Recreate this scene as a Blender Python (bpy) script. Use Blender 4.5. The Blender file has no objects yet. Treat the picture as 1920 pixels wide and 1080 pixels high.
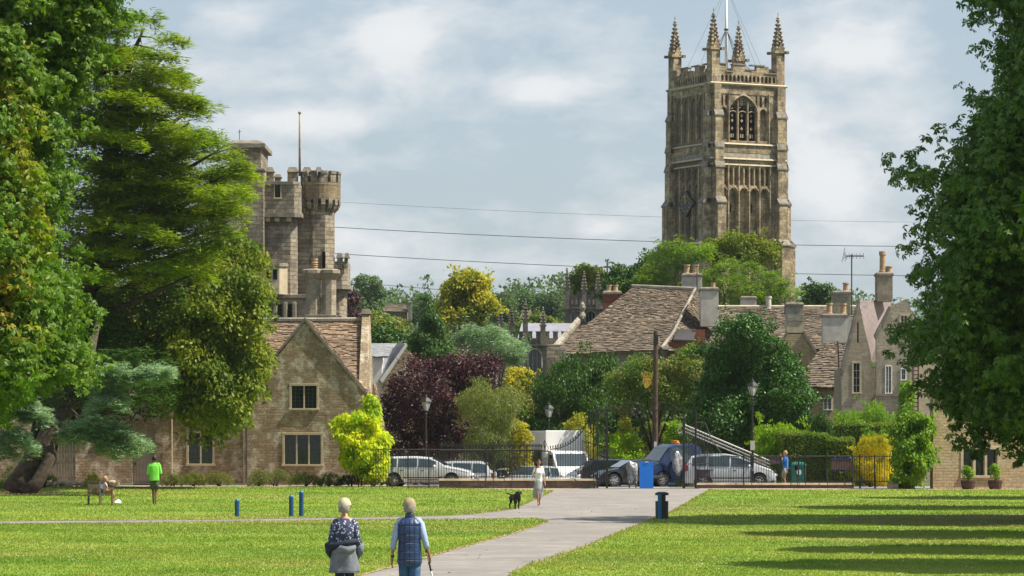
import bpy, bmesh, math, random
import numpy as np
from mathutils import Vector, Matrix
from mathutils.geometry import tessellate_polygon
R=math.radians
random.seed(7); rng=np.random.default_rng(11)
S=bpy.context.scene; COL=S.collection
# ---------------------------------------------------------------- camera, sky, sun
F=6000.0; HZ=805.0; H=2.8
cam=bpy.data.objects.new('camera',bpy.data.cameras.new('camera')); COL.objects.link(cam)
cam.location=(0,0,H); cam.rotation_euler=(R(90),0,0)
cam.data.sensor_width=36; cam.data.lens=F*36/1920; cam.data.shift_y=(HZ-540)/1920
cam.data.clip_start=1; cam.data.clip_end=6000
S.camera=cam
S.view_settings.view_transform='Standard'; S.view_settings.look='None'; S.view_settings.exposure=0.80; S.view_settings.gamma=1
try: S.view_settings.use_curve_mapping=False
except Exception: pass
SUN_AZ=98.0; SUN_EL=54.0
w=bpy.data.worlds.new("World"); S.world=w; w.use_nodes=True
def sky_nodes():
    nt=w.node_tree; N=nt.nodes; L=nt.links; N.clear()
    out=N.new('ShaderNodeOutputWorld'); bg=N.new('ShaderNodeBackground'); bg.inputs[1].default_value=0.073
    L.new(bg.outputs[0],out.inputs[0])
    sk=N.new('ShaderNodeTexSky'); sk.sky_type='NISHITA'; sk.sun_disc=False
    sk.sun_elevation=R(SUN_EL); sk.sun_rotation=R(SUN_AZ); sk.air_density=1.0; sk.dust_density=1.6; sk.ozone_density=1.2
    tc=N.new('ShaderNodeTexCoord')
    mp=N.new('ShaderNodeMapping'); mp.inputs['Scale'].default_value=(1,1,2.1); mp.inputs['Location'].default_value=(.35,.1,.07)
    L.new(tc.outputs['Generated'],mp.inputs[0])
    def noise(sc,det,rough):
        n=N.new('ShaderNodeTexNoise'); n.inputs['Scale'].default_value=sc; n.inputs['Detail'].default_value=det; n.inputs['Roughness'].default_value=rough
        n.inputs['Distortion'].default_value=.25
        L.new(mp.outputs[0],n.inputs['Vector']); return n.outputs[0]
    def math_(op,a,b=None,cl=False):
        m=N.new('ShaderNodeMath'); m.operation=op; m.use_clamp=cl
        for i,v in enumerate((a,b)):
            if v is None: continue
            if isinstance(v,(int,float)): m.inputs[i].default_value=v
            else: L.new(v,m.inputs[i])
        return m.outputs[0]
    a=noise(15,9,.56); b=noise(46,8,.62)
    v=math_('ADD',math_('MULTIPLY',a,.72),math_('MULTIPLY',b,.28))
    # a few definite cumulus puffs at their own bearings (elevation / azimuth)
    for (px,py,rx,ry,s) in ((745,72,105,62,.34),(1010,165,100,48,.24),(560,225,190,42,.26),(1560,330,130,62,.26),(1600,90,200,110,.20),(1480,235,95,85,.20),(420,30,90,40,.15),(930,395,70,30,.10),(1700,220,120,70,.18),(1130,430,60,24,.14)):
        d=Vector(((px-960)/F,1,(HZ-py)/F)).normalized()
        sb=N.new('ShaderNodeVectorMath'); sb.operation='SUBTRACT'; sb.inputs[1].default_value=d; L.new(tc.outputs['Generated'],sb.inputs[0])
        sc=N.new('ShaderNodeVectorMath'); sc.operation='MULTIPLY'; sc.inputs[1].default_value=(F/rx,F/rx,F/ry); L.new(sb.outputs[0],sc.inputs[0])
        ln=N.new('ShaderNodeVectorMath'); ln.operation='LENGTH'; L.new(sc.outputs[0],ln.inputs[0])
        g=math_('SUBTRACT',1.15,ln.outputs['Value'],True)
        v=math_('ADD',v,math_('MULTIPLY',math_('POWER',g,1.1),s*.8))
    ramp=N.new('ShaderNodeValToRGB'); L.new(v,ramp.inputs[0]); e=ramp.color_ramp
    e.elements[0].position=.40; e.elements[0].color=(0,0,0,1); e.elements[1].position=.72; e.elements[1].color=(1,1,1,1)
    e.interpolation='B_SPLINE'
    cr=N.new('ShaderNodeValToRGB'); L.new(v,cr.inputs[0]); e=cr.color_ramp
    e.elements[0].position=.49; e.elements[0].color=(4.2,4.95,5.6,1); e.elements[1].position=.70; e.elements[1].color=(6.9,7.0,7.1,1)
    mx=N.new('ShaderNodeMix'); mx.data_type='RGBA'
    veil=math_('ADD',math_('MULTIPLY',ramp.outputs[0],.46),.50,True)
    L.new(veil,mx.inputs[0])
    L.new(sk.outputs[0],mx.inputs[6]); L.new(cr.outputs[0],mx.inputs[7]); L.new(mx.outputs[2],bg.inputs[0])
sky_nodes()
sd=bpy.data.lights.new('sun','SUN'); sd.energy=5.0; sd.angle=R(.5); sd.color=(1,.93,.80)
sun=bpy.data.objects.new('sun',sd); COL.objects.link(sun)
SD=Vector((math.sin(R(SUN_AZ))*math.cos(R(SUN_EL)),math.cos(R(SUN_AZ))*math.cos(R(SUN_EL)),math.sin(R(SUN_EL))))
sun.rotation_euler=SD.to_track_quat('Z','Y').to_euler(); sun.location=(60,-40,80)
# ---------------------------------------------------------------- helpers
def P(px,py,Y): return Vector(((px-960)/F*Y,Y,H+(HZ-py)/F*Y))
def X(px,Y): return (px-960)/F*Y
def Z(py,Y): return H+(HZ-py)/F*Y
def G(px,py,z=0):
    Y=H*F/(py-HZ); return Vector(((px-960)/F*Y,Y,z))
def empty(name,loc,rz,label,cat,group=None):
    o=bpy.data.objects.new(name,None); COL.objects.link(o); o.location=loc; o.rotation_euler=(0,0,rz); o.empty_display_size=.2
    o['label']=label; o['category']=cat
    if group: o['group']=group
    return o
def tag(o,label=None,cat=None,group=None,kind=None):
    for k,v in (('label',label),('category',cat),('group',group),('kind',kind)):
        if v: o[k]=v
    return o
def link(name,me,mat,parent):
    o=bpy.data.objects.new(name,me); COL.objects.link(o)
    if mat is not None and len(me.materials)==0: me.materials.append(mat)
    if parent is not None: o.parent=parent
    return o
def pinv(parent):
    M=Matrix.Identity(4); p=parent
    while p is not None: M=p.matrix_basis@M; p=p.parent
    return M.inverted()
def copy_tree(o,parent=None):
    c=o.copy(); COL.objects.link(c); c.parent=parent
    for ch in list(o.children): copy_tree(ch,c)
    return c
SPL={'string_course','merlon_cap','merlon','parapet_coping','buttress_cap','corbel','curtain','lower_window','oriel_window','slit_window','buttress','turret_cornice','clock_hand'}
class MB:
    def __init__(s,M=None): s.v=[]; s.f=[]; s.M=M
    def add(s,vs,fs):
        b=len(s.v); s.v+= [Vector(x) for x in vs]; s.f+=[[b+i for i in f] for f in fs]; return s
    def box(s,x0,x1,y0,y1,z0,z1):
        return s.add([(x0,y0,z0),(x1,y0,z0),(x1,y1,z0),(x0,y1,z0),(x0,y0,z1),(x1,y0,z1),(x1,y1,z1),(x0,y1,z1)],
          [(0,3,2,1),(4,5,6,7),(0,1,5,4),(1,2,6,5),(2,3,7,6),(3,0,4,7)])
    def pb(s,px0,py0,px1,py1,Y,d):   # front face given by bearing at distance Y, real depth d behind it
        return s.box(X(px0,Y),X(px1,Y),Y,Y+d,Z(py1,Y),Z(py0,Y))
    def taper(s,x0,x1,y0,y1,z0,z1,i):  # box whose top is inset by i
        return s.add([(x0,y0,z0),(x1,y0,z0),(x1,y1,z0),(x0,y1,z0),(x0+i,y0+i,z1),(x1-i,y0+i,z1),(x1-i,y1-i,z1),(x0+i,y1-i,z1)],
          [(0,3,2,1),(4,5,6,7),(0,1,5,4),(1,2,6,5),(2,3,7,6),(3,0,4,7)])
    def tube(s,pts,rs,n=8,cap=True,flat=1.0):
        pts=[Vector(p) for p in pts]
        if not isinstance(rs,(list,tuple)): rs=[rs]*len(pts)
        rings=[]; up=None
        for i,p in enumerate(pts):
            d=(pts[min(i+1,len(pts)-1)]-pts[max(i-1,0)])
            if d.length<1e-9: d=Vector((0,0,1))
            d.normalize()
            if up is None: up=Vector((0,1,0)) if abs(d.y)<.9 else Vector((1,0,0))
            a=d.cross(up); 
            if a.length<1e-5: a=d.cross(Vector((1,0,0)))
            a.normalize(); b=a.cross(d).normalized(); up=b
            rings.append([p+(a*math.cos(t)+b*math.sin(t)*flat)*rs[i] for t in [2*math.pi*k/n for k in range(n)]])
        vs=[q for r in rings for q in r]; fs=[]
        for i in range(len(pts)-1):
            for k in range(n):
                k2=(k+1)%n; fs.append((i*n+k,i*n+k2,(i+1)*n+k2,(i+1)*n+k))
        if cap: fs.append(tuple(range(n))[::-1]); fs.append(tuple((len(pts)-1)*n+k for k in range(n)))
        return s.add(vs,fs)
    def lathe(s,c,prof,n=12,sx=1,sy=1,rot=0):
        c=Vector(c); vs=[]; fs=[]
        for r,z in prof:
            for k in range(n):
                t=2*math.pi*k/n+rot; vs.append(c+Vector((r*math.cos(t)*sx,r*math.sin(t)*sy,z)))
        for i in range(len(prof)-1):
            for k in range(n):
                k2=(k+1)%n; fs.append((i*n+k,i*n+k2,(i+1)*n+k2,(i+1)*n+k))
        fs.append(tuple(range(n))[::-1]); fs.append(tuple((len(prof)-1)*n+k for k in range(n)))
        return s.add(vs,fs)
    def prism(s,pts,dv):   # planar polygon extruded by dv
        pts=[Vector(p) for p in pts]; n=len(pts); dv=Vector(dv)
        t=tessellate_polygon([pts]); fs=[tuple(a) for a in t]+[tuple(n+i for i in a[::-1]) for a in t]
        fs+=[(i,(i+1)%n,n+(i+1)%n,n+i) for i in range(n)]
        return s.add(pts+[p+dv for p in pts],fs)
    def wall(s,outer,holes,O,U,V,thick,hd=None):   # 2D polygons in frame; N=UxV outward; reveals hd deep
        O=Vector(O);U=Vector(U);V=Vector(V);Nn=U.cross(V).normalized()
        loops=[[Vector((a,b,0)) for a,b in outer]]+[[Vector((a,b,0)) for a,b in h] for h in holes]
        flat=[p for l in loops for p in l]; t=tessellate_polygon(loops)
        W=[O+U*p.x+V*p.y for p in flat]; nb=len(flat)
        s.add(W,[tuple(a) for a in t])
        k=0
        for li,l in enumerate(loops):
            d=thick if li==0 else (hd or thick)
            m=len(l); a=[W[k+i] for i in range(m)]; b=[q-Nn*d for q in a]
            s.add(a+b,[(i,(i+1)%m,m+(i+1)%m,m+i) for i in range(m)])
            k+=m
        s.add([p-Nn*thick for p in W],[tuple(a) for a in t])
        return s
    def build(s,name,mat,parent=None,local=False,smooth=False,bevel=0,sub=0):
        if name in SPL:
            par=list(range(len(s.v)))
            def fd(i):
                while par[i]!=i: par[i]=par[par[i]]; i=par[i]
                return i
            for f in s.f:
                for i in f[1:]: par[fd(i)]=fd(f[0])
            gr={}
            for f in s.f: gr.setdefault(fd(f[0]),[]).append(f)
            if 1<len(gr)<=60:
                for fs in gr.values():
                    ids=sorted({i for f in fs for i in f}); mp={a:b for b,a in enumerate(ids)}; q=MB(s.M); q.v=[s.v[i] for i in ids]; q.f=[[mp[i] for i in f] for f in fs]
                    o=q.build1(name,mat,parent,local,smooth,bevel,sub)
                return o
        return s.build1(name,mat,parent,local,smooth,bevel,sub)
    def build1(s,name,mat,parent=None,local=False,smooth=False,bevel=0,sub=0):
        me=bpy.data.meshes.new(name)
        vs=[(s.M@v) if s.M else v for v in s.v]
        if parent is not None and not local:
            Mi=pinv(parent); vs=[Mi@v for v in vs]
        me.from_pydata([tuple(v) for v in vs],[],s.f); me.update()
        bm=bmesh.new(); bm.from_mesh(me)
        if smooth or bevel or sub: bmesh.ops.remove_doubles(bm,verts=bm.verts,dist=1e-4)
        bmesh.ops.recalc_face_normals(bm,faces=bm.faces); bm.to_mesh(me); bm.free()
        if smooth: me.polygons.foreach_set('use_smooth',[True]*len(me.polygons))
        o=link(name,me,mat,parent)
        if bevel:
            m=o.modifiers.new('bevel','BEVEL'); m.width=bevel; m.segments=2; m.limit_method='ANGLE'
        if sub:
            m=o.modifiers.new('sub','SUBSURF'); m.levels=sub; m.render_levels=sub
        return o
# ---------------------------------------------------------------- materials
class NT:
    def __init__(s,name):
        s.m=bpy.data.materials.new(name); s.m.use_nodes=True; s.t=s.m.node_tree; s.t.nodes.clear()
        s.out=s.n('ShaderNodeOutputMaterial'); s.b=s.n('ShaderNodeBsdfPrincipled'); s.l(s.b.outputs[0],s.out.inputs[0])
    def n(s,k,**kw):
        x=s.t.nodes.new(k)
        for a,b in kw.items(): setattr(x,a,b)
        return x
    def l(s,a,b): s.t.links.new(a,b)
    def put(s,sock,v):
        if hasattr(v,'is_output'): s.l(v,sock)
        else:
            if isinstance(v,tuple) and len(v)==3 and sock.type=='RGBA': v=v+(1,)
            sock.default_value=v
    def noise(s,vec,scale,det=4,rough=.55):
        x=s.n('ShaderNodeTexNoise'); x.inputs['Scale'].default_value=scale; x.inputs['Detail'].default_value=det; x.inputs['Roughness'].default_value=rough
        if vec is not None: s.l(vec,x.inputs['Vector'])
        return x.outputs[0]
    def ramp(s,f,p0,p1,c0=(0,0,0,1),c1=(1,1,1,1)):
        x=s.n('ShaderNodeValToRGB'); s.l(f,x.inputs[0]); e=x.color_ramp.elements
        e[0].position=p0;e[1].position=p1;e[0].color=c0 if len(c0)==4 else c0+(1,);e[1].color=c1 if len(c1)==4 else c1+(1,); return x.outputs[0]
    def mix(s,f,a,b,mode='MIX'):
        x=s.n('ShaderNodeMix',data_type='RGBA',blend_type=mode); s.put(x.inputs[0],f); s.put(x.inputs[6],a); s.put(x.inputs[7],b); return x.outputs[2]
    def math(s,op,a,b=0):
        x=s.n('ShaderNodeMath',operation=op); s.put(x.inputs[0],a); s.put(x.inputs[1],b); return x.outputs[0]
    def bump(s,h,st,d=.02):
        x=s.n('ShaderNodeBump'); x.inputs['Strength'].default_value=st; x.inputs['Distance'].default_value=d; s.l(h,x.inputs['Height']); s.l(x.outputs[0],s.b.inputs['Normal'])
    def pos(s): return s.n('ShaderNodeNewGeometry').outputs['Position']
    def uv(s):   # u along the horizontal of the surface, v up it
        g=s.n('ShaderNodeNewGeometry'); 
        def vm(op,a,b=None):
            x=s.n('ShaderNodeVectorMath',operation=op); s.put(x.inputs[0],a)
            if b is not None: s.put(x.inputs[1],b)
            return x
        T=vm('NORMALIZE',vm('CROSS_PRODUCT',(0.0,0.0001,1.0),g.outputs['True Normal']).outputs[0]).outputs[0]
        B=vm('CROSS_PRODUCT',g.outputs['True Normal'],T).outputs[0]
        u=vm('DOT_PRODUCT',g.outputs['Position'],T).outputs['Value']; v=vm('DOT_PRODUCT',g.outputs['Position'],B).outputs['Value']
        c=s.n('ShaderNodeCombineXYZ'); s.l(u,c.inputs[0]); s.l(v,c.inputs[1]); return c.outputs[0]
def mat(name,col,col2=None,scale=3,rough=.8,metal=0,bump=0,bscale=30,spec=.4,coat=0):
    t=NT(name); b=t.b
    b.inputs['Roughness'].default_value=rough; b.inputs['Metallic'].default_value=metal; b.inputs['Specular IOR Level'].default_value=spec
    b.inputs['Coat Weight'].default_value=coat
    if col2 is None: col2=tuple(c*.8 for c in col)
    p=t.pos(); t.l(t.mix(t.ramp(t.noise(p,scale),.35,.65),col,col2),b.inputs['Base Color'])
    if bump: t.bump(t.noise(p,bscale,3),bump)
    return t.m
def stone(name,c1,c2,mortar,bw,bh,dirt=(.09,.08,.065),dirtamt=.5,bump=.6,ms=.02,pale=None,paleamt=.3):
    t=NT(name); b=t.b; b.inputs['Roughness'].default_value=.92; b.inputs['Specular IOR Level'].default_value=.2
    uv=t.uv(); p=t.pos()
    wv=t.n('ShaderNodeVectorMath',operation='MULTIPLY_ADD'); 
    nz=t.n('ShaderNodeTexNoise'); nz.inputs['Scale'].default_value=2.2/bw*.3; t.l(p,nz.inputs['Vector'])
    wv.inputs[1].default_value=(bw*.5,bh*.45,0); t.l(nz.outputs['Color'],wv.inputs[0]); t.l(uv,wv.inputs[2])
    br=t.n('ShaderNodeTexBrick'); br.offset=.5; br.inputs['Scale'].default_value=1; br.inputs['Brick Width'].default_value=bw; br.inputs['Row Height'].default_value=bh
    br.inputs['Mortar Size'].default_value=ms*.6; br.inputs['Mortar Smooth'].default_value=.3; br.inputs['Bias'].default_value=0
    t.l(wv.outputs[0],br.inputs['Vector'])
    for k,c in (('Color1',c1),('Color2',c2),('Mortar',mortar)): br.inputs[k].default_value=c+(1,)
    c=br.outputs['Color']
    c=t.mix(t.math('MULTIPLY',t.ramp(t.noise(p,.45,8,.7),.42,.60),dirtamt),c,dirt)
    mp=t.n('ShaderNodeMapping'); mp.inputs['Scale'].default_value=(1.6,1.6,.22); t.l(p,mp.inputs[0]); c=t.mix(t.math('MULTIPLY',t.ramp(t.noise(mp.outputs[0],1.1,6,.7),.50,.64),dirtamt*.8),c,dirt)
    c=t.mix(t.math('MULTIPLY',t.ramp(t.noise(p,3.2,5,.75),.52,.62),dirtamt*.7),c,dirt)
    if pale: c=t.mix(t.math('MULTIPLY',t.ramp(t.noise(p,1.1,6,.7),.5,.64),paleamt),c,pale)
    f=t.noise(p,8,6,.8); c=t.mix(.62,c,t.ramp(f,.28,.70,(.25,.25,.25),(1.15,1.15,1.15)),'MULTIPLY')
    c=t.mix(.35,c,(1.25,1.25,1.25),'MULTIPLY')
    t.l(c,b.inputs['Base Color'])
    h=t.math('ADD',t.math('MULTIPLY',br.outputs['Fac'],-1.0),t.math('MULTIPLY',t.noise(p,14,4,.6),.9)); t.bump(h,bump,.035)
    return t.m
def tilemat(name,c1,c2,c3,lichen=(.45,.43,.36)):
    t=NT(name); b=t.b; b.inputs['Roughness'].default_value=.9; b.inputs['Specular IOR Level'].default_value=.25
    g=t.n('ShaderNodeNewGeometry'); p=g.outputs['Position']
    c=t.mix(g.outputs['Random Per Island'],c1,c2); c=t.mix(t.ramp(t.noise(p,.7,5,.6),.4,.7),c,c3)
    c=t.mix(t.math('MULTIPLY',t.ramp(t.noise(p,5,4,.7),.55,.7),.5),c,lichen)
    t.l(c,b.inputs['Base Color']); t.bump(t.noise(p,16,4,.7),.4,.03); return t.m
def leafmat(name,c1,c2,c3=None,tr=.35,rough=.5,spec=.35,cs=.5):
    lift=lambda c:None if c is None else tuple(min(.8,k*g_) for k,g_ in zip(c,(1.30,1.22,1.0)))
    c1,c2,c3=lift(c1),lift(c2),lift(c3); spec*=.6; rough=max(rough,.48)
    t=NT(name); b=t.b; g=t.n('ShaderNodeNewGeometry'); p=g.outputs['Position']
    c=t.mix(g.outputs['Random Per Island'],c1,c2)
    if c3: c=t.mix(t.ramp(t.noise(p,cs,3,.6),.42,.62),c,c3)
    t.l(c,b.inputs['Base Color']); b.inputs['Roughness'].default_value=rough; b.inputs['Specular IOR Level'].default_value=spec
    tn=t.n('ShaderNodeBsdfTranslucent'); t.l(t.mix(1.0,c,(1.5,1.7,.55),'MULTIPLY'),tn.inputs[0])
    ms=t.n('ShaderNodeMixShader'); ms.inputs[0].default_value=tr; t.l(b.outputs[0],ms.inputs[1]); t.l(tn.outputs[0],ms.inputs[2]); t.l(ms.outputs[0],t.out.inputs[0])
    return t.m
m={}
m['cottage']=stone('cottage_stone',(.50,.38,.225),(.30,.23,.145),(.34,.265,.17),.37,.135,dirtamt=.55,pale=(.72,.66,.54),paleamt=.85,dirt=(.17,.135,.095),ms=.03,bump=.9)
m['warm']=stone('warm_stone',(.56,.42,.24),(.42,.32,.19),(.36,.29,.19),.38,.14,dirtamt=.2,pale=(.66,.58,.42),dirt=(.2,.16,.1),ms=.03)
m['castle']=stone('castle_stone',(.47,.385,.27),(.17,.14,.105),(.2,.17,.13),.55,.24,dirtamt=.5,bump=1.0,ms=.035,pale=(.56,.52,.42),dirt=(.15,.135,.115))
m['ashlar']=stone('ashlar',(.46,.385,.27),(.28,.235,.165),(.3,.26,.2),.7,.28,dirtamt=.6,bump=.4,dirt=(.2,.18,.15))
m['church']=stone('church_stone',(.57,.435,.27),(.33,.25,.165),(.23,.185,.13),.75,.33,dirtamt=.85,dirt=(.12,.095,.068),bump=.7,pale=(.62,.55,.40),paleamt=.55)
m['church_dark']=stone('church_weathered_shaded',(.31,.235,.145),(.21,.16,.105),(.19,.16,.12),.7,.33,dirtamt=.7,dirt=(.10,.085,.07),bump=.6)  # darker copy of the tower stone: its sunless sides' shade is in the colour
m['coping']=mat('weathered_coping',(.26,.23,.18),(.14,.125,.105),2.5,.95,bump=.5)
m['dress']=mat('dressed_stone',(.50,.42,.29),(.38,.32,.22),2.5,.9,bump=.3)
m['house']=stone('pale_house_stone',(.47,.40,.29),(.36,.31,.23),(.3,.27,.21),.5,.2,dirtamt=.5,dirt=(.2,.18,.15),pale=(.52,.47,.38))
m['chim']=stone('chimney_stone',(.42,.38,.31),(.33,.30,.25),(.3,.27,.22),.5,.22,dirtamt=.7,dirt=(.13,.12,.1),pale=(.5,.47,.4))
m['render_']=mat('grey_render',(.52,.49,.43),(.36,.34,.30),1.5,.95,bump=.3)
m['brick']=stone('red_brick',(.30,.085,.042),(.20,.06,.035),(.36,.28,.2),.225,.075,dirtamt=.3,dirt=(.16,.06,.04),ms=.012)
m['tile_red']=tilemat('cottage_roof_slates',(.31,.215,.135),(.14,.095,.065),(.13,.095,.07))
m['tile']=tilemat('stone_roof_slates',(.215,.165,.115),(.075,.058,.043),(.10,.08,.06))
m['slate']=tilemat('blue_slates',(.21,.22,.24),(.28,.29,.31),(.17,.18,.2),(.33,.34,.34))
m['pinkslate']=tilemat('purple_slates',(.215,.17,.16),(.115,.085,.085),(.25,.225,.21),(.36,.33,.31))
m['nave']=stone('nave_stone',(.27,.235,.19),(.18,.155,.125),(.15,.13,.11),.6,.3,dirtamt=.7,dirt=(.09,.08,.07),bump=.6)
m['lead']=mat('lead_roof',(.27,.265,.31),(.21,.205,.24),1,.5,spec=.5)
m['pot']=mat('clay_pot',(.46,.32,.18),(.30,.21,.125),6,.85)
m['glass']=mat('window_glass',(.022,.028,.033),(.012,.015,.02),2,.06,spec=.7)
m['glassin']=mat('car_glass',(.03,.05,.06),(.02,.035,.045),2,.03,spec=.9,coat=.6)
m['wframe']=mat('white_frame',(.72,.71,.66),None,4,.6)
m['iron']=mat('black_iron',(.012,.012,.014),(.022,.02,.018),8,.45,spec=.5)
m['irongrey']=mat('worn_iron',(.035,.037,.04),(.06,.05,.045),9,.5)
m['void']=mat('dark_opening',(.012,.011,.01),None,2,1,spec=.05)
m['tarmac']=mat('tarmac',(.25,.235,.225),(.20,.19,.185),.35,.95,bump=.3,bscale=60)
m['boxfront']=mat('box_front_panel',(.82,.81,.80),(.76,.74,.72),1,.5); m['castle_w']=stone('turret_stone',(.42,.32,.19),(.32,.245,.15),(.25,.2,.13),.5,.2,dirtamt=.6,dirt=(.15,.12,.08)); m['door']=mat('grey_door',(.34,.31,.26),(.28,.255,.215),3,.8)
m['bark']=mat('bark',(.085,.062,.042),(.035,.027,.02),5,.95,bump=.9,bscale=16)
m['wood']=mat('weathered_wood',(.36,.30,.24),(.22,.18,.145),4,.9,bump=.4)
m['polewood']=mat('pole_wood',(.10,.056,.038),(.055,.034,.026),4,.85,bump=.4)
m['gold']=mat('gilding',(.85,.50,.10),(.6,.34,.06),8,.3,metal=.8)
m['white']=mat('white_paint',(.78,.78,.76),(.66,.66,.65),1.2,.35,spec=.5)
m['rubber']=mat('rubber',(.018,.018,.018),(.03,.029,.027),8,.8)
m['alloy']=mat('alloy',(.55,.55,.56),(.35,.35,.36),9,.3,metal=.8)
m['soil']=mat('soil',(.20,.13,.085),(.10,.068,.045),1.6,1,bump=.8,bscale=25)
def wires(): pass
# ---------------------------------------------------------------- ground
def inpoly(px,py,poly):
    c=np.zeros(len(px),bool); n=len(poly)
    for i in range(n):
        x0,y0=poly[i]; x1,y1=poly[i-1]
        if y0==y1: continue
        k=((y0>py)!=(y1>py))&(px<(x1-x0)*(py-y0)/(y1-y0)+x0); c^=k
    return c
def edgedist(px,py,poly):
    d=np.full(len(px),1e9); n=len(poly)
    for i in range(n):
        x0,y0=poly[i-1]; x1,y1=poly[i]; dx=x1-x0; dy=y1-y0; L=dx*dx+dy*dy+1e-9
        t=np.clip(((px-x0)*dx+(py-y0)*dy)/L,0,1); d=np.minimum(d,np.hypot(px-x0-t*dx,py-y0-t*dy))
    return d
def sheet(name,pts,z,mt):
    pts=[Vector((p[0],p[1],z)) for p in pts]; me=bpy.data.meshes.new(name)
    t=tessellate_polygon([pts]); me.from_pydata([tuple(p) for p in pts],[],[tuple(a) for a in t]); me.update()
    bm=bmesh.new(); bm.from_mesh(me); bmesh.ops.recalc_face_normals(bm,faces=bm.faces)
    for f in bm.faces:
        if f.normal.z<0: f.normal_flip()
    bm.to_mesh(me); bm.free()
    return tag(link(name,me,mt,None),kind='structure')
def grassmat(name,leaf):
    t=NT(name); b=t.b; g=t.n('ShaderNodeNewGeometry'); p=g.outputs['Position']
    mp=t.n('ShaderNodeMapping'); mp.inputs['Scale'].default_value=(.6,1,1); mp.inputs['Rotation'].default_value=(0,0,.5); t.l(p,mp.inputs[0])
    c=t.mix(t.ramp(t.noise(mp.outputs[0],.22,5,.6),.38,.62),(.155,.27,.030),(.275,.355,.050))
    c=t.mix(t.math('MULTIPLY',t.ramp(t.noise(p,1.3,5,.7),.52,.70),.6),c,(.42,.38,.09)); c=t.mix(t.math('MULTIPLY',t.ramp(t.noise(p,.07,6,.65),.48,.66),.5),c,(.33,.29,.10))
    c=t.mix(t.math('MULTIPLY',t.ramp(t.noise(p,.9,5,.7),.30,.45,(1,1,1,1),(0,0,0,1)),.55),c,(.10,.19,.016))
    if leaf: c=t.mix(.45,c,t.mix(g.outputs['Random Per Island'],(.78,.80,.78),(1.2,1.18,1.1)),'MULTIPLY')
    else: c=t.mix(.8,c,t.ramp(t.noise(p,18,4,.8),.3,.7,(.45,.5,.45),(1.1,1.1,1.0)),'MULTIPLY'); t.bump(t.noise(p,30,4,.8),.6,.04)
    t.l(c,b.inputs['Base Color']); b.inputs['Roughness'].default_value=.75; b.inputs['Specular IOR Level'].default_value=.15
    if leaf:
        tn=t.n('ShaderNodeBsdfTranslucent'); t.l(c,tn.inputs[0]); ms=t.n('ShaderNodeMixShader'); ms.inputs[0].default_value=.35
        t.l(b.outputs[0],ms.inputs[1]); t.l(tn.outputs[0],ms.inputs[2]); t.l(ms.outputs[0],t.out.inputs[0])
    return t.m
m['grass']=grassmat('lawn_turf',False); m['blade']=grassmat('grass_blades',True)
m['dirt']=mat('gravel_edge',(.36,.27,.21),(.25,.18,.14),1.2,1,bump=.8,bscale=30)
m['field']=mat('rough_ground',(.07,.10,.025),(.05,.07,.02),.05,1)
def pathmat():
    t=NT('path_tarmac'); b=t.b; p=t.pos(); b.inputs['Roughness'].default_value=.93
    c=t.mix(t.ramp(t.noise(p,.25,6,.6),.35,.65),(.235,.213,.198),(.19,.173,.163))
    c=t.mix(t.math('MULTIPLY',t.ramp(t.noise(p,1.7,6,.7),.56,.72),.5),c,(.165,.15,.14))
    mp=t.n('ShaderNodeMapping'); mp.inputs['Scale'].default_value=(.25,1.6,1); mp.inputs['Rotation'].default_value=(0,0,.12); t.l(p,mp.inputs[0])
    c=t.mix(t.math('MULTIPLY',t.ramp(t.noise(mp.outputs[0],.6,6,.7),.58,.66),.45),c,(.15,.138,.13))
    vo=t.n('ShaderNodeTexVoronoi',feature='DISTANCE_TO_EDGE'); vo.inputs['Scale'].default_value=.33
    wa=t.n('ShaderNodeVectorMath',operation='MULTIPLY_ADD'); nz=t.n('ShaderNodeTexNoise'); nz.inputs['Scale'].default_value=1.4; nz.inputs['Detail'].default_value=6; t.l(p,nz.inputs['Vector']); wa.inputs[1].default_value=(1.6,1.6,0); t.l(nz.outputs['Color'],wa.inputs[0]); t.l(p,wa.inputs[2]); t.l(wa.outputs[0],vo.inputs['Vector'])
    c=t.mix(t.math('MULTIPLY',t.ramp(vo.outputs['Distance'],.0,.016,(1,1,1,1),(0,0,0,1)),t.ramp(t.noise(p,.3,3,.5),.45,.6)),c,(.10,.09,.08))
    c=t.mix(t.math('MULTIPLY',t.ramp(t.noise(p,.6,7,.75),.5,.58),.35),c,(.36,.325,.29))
    c=t.mix(.5,c,t.ramp(t.noise(p,60,3,.8),.3,.7,(.6,.6,.6),(1.1,1.1,1.1)),'MULTIPLY')
    t.l(c,b.inputs['Base Color']); t.bump(t.noise(p,70,3,.8),.35,.01); return t.m
m['path']=pathmat()
def GZ(Y):
    k=min(1,max(0,(Y-157.5)/11)); return -.75*k*k*(3-2*k)
def profile_sheet(name,x0,x1,ys,dz,mt):
    vs=[];fs=[]
    for y in ys: vs+=[(x0(y),y,GZ(y)+dz),(x1(y),y,GZ(y)+dz)]
    for i in range(len(ys)-1): fs.append((2*i,2*i+1,2*i+3,2*i+2))
    tag(MB().add(vs,fs).build(name,mt),kind='structure')
profile_sheet('ground',lambda y:-600-y*.4,lambda y:600+y*.4,[2,100,157]+[158+i for i in range(12)]+[200,400,3400],-.012,m['field'])
profile_sheet('car_park_tarmac',lambda y:-9,lambda y:60,[152.5,157]+[158+i for i in range(12)]+[186],-.004,m['tarmac'])
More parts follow.
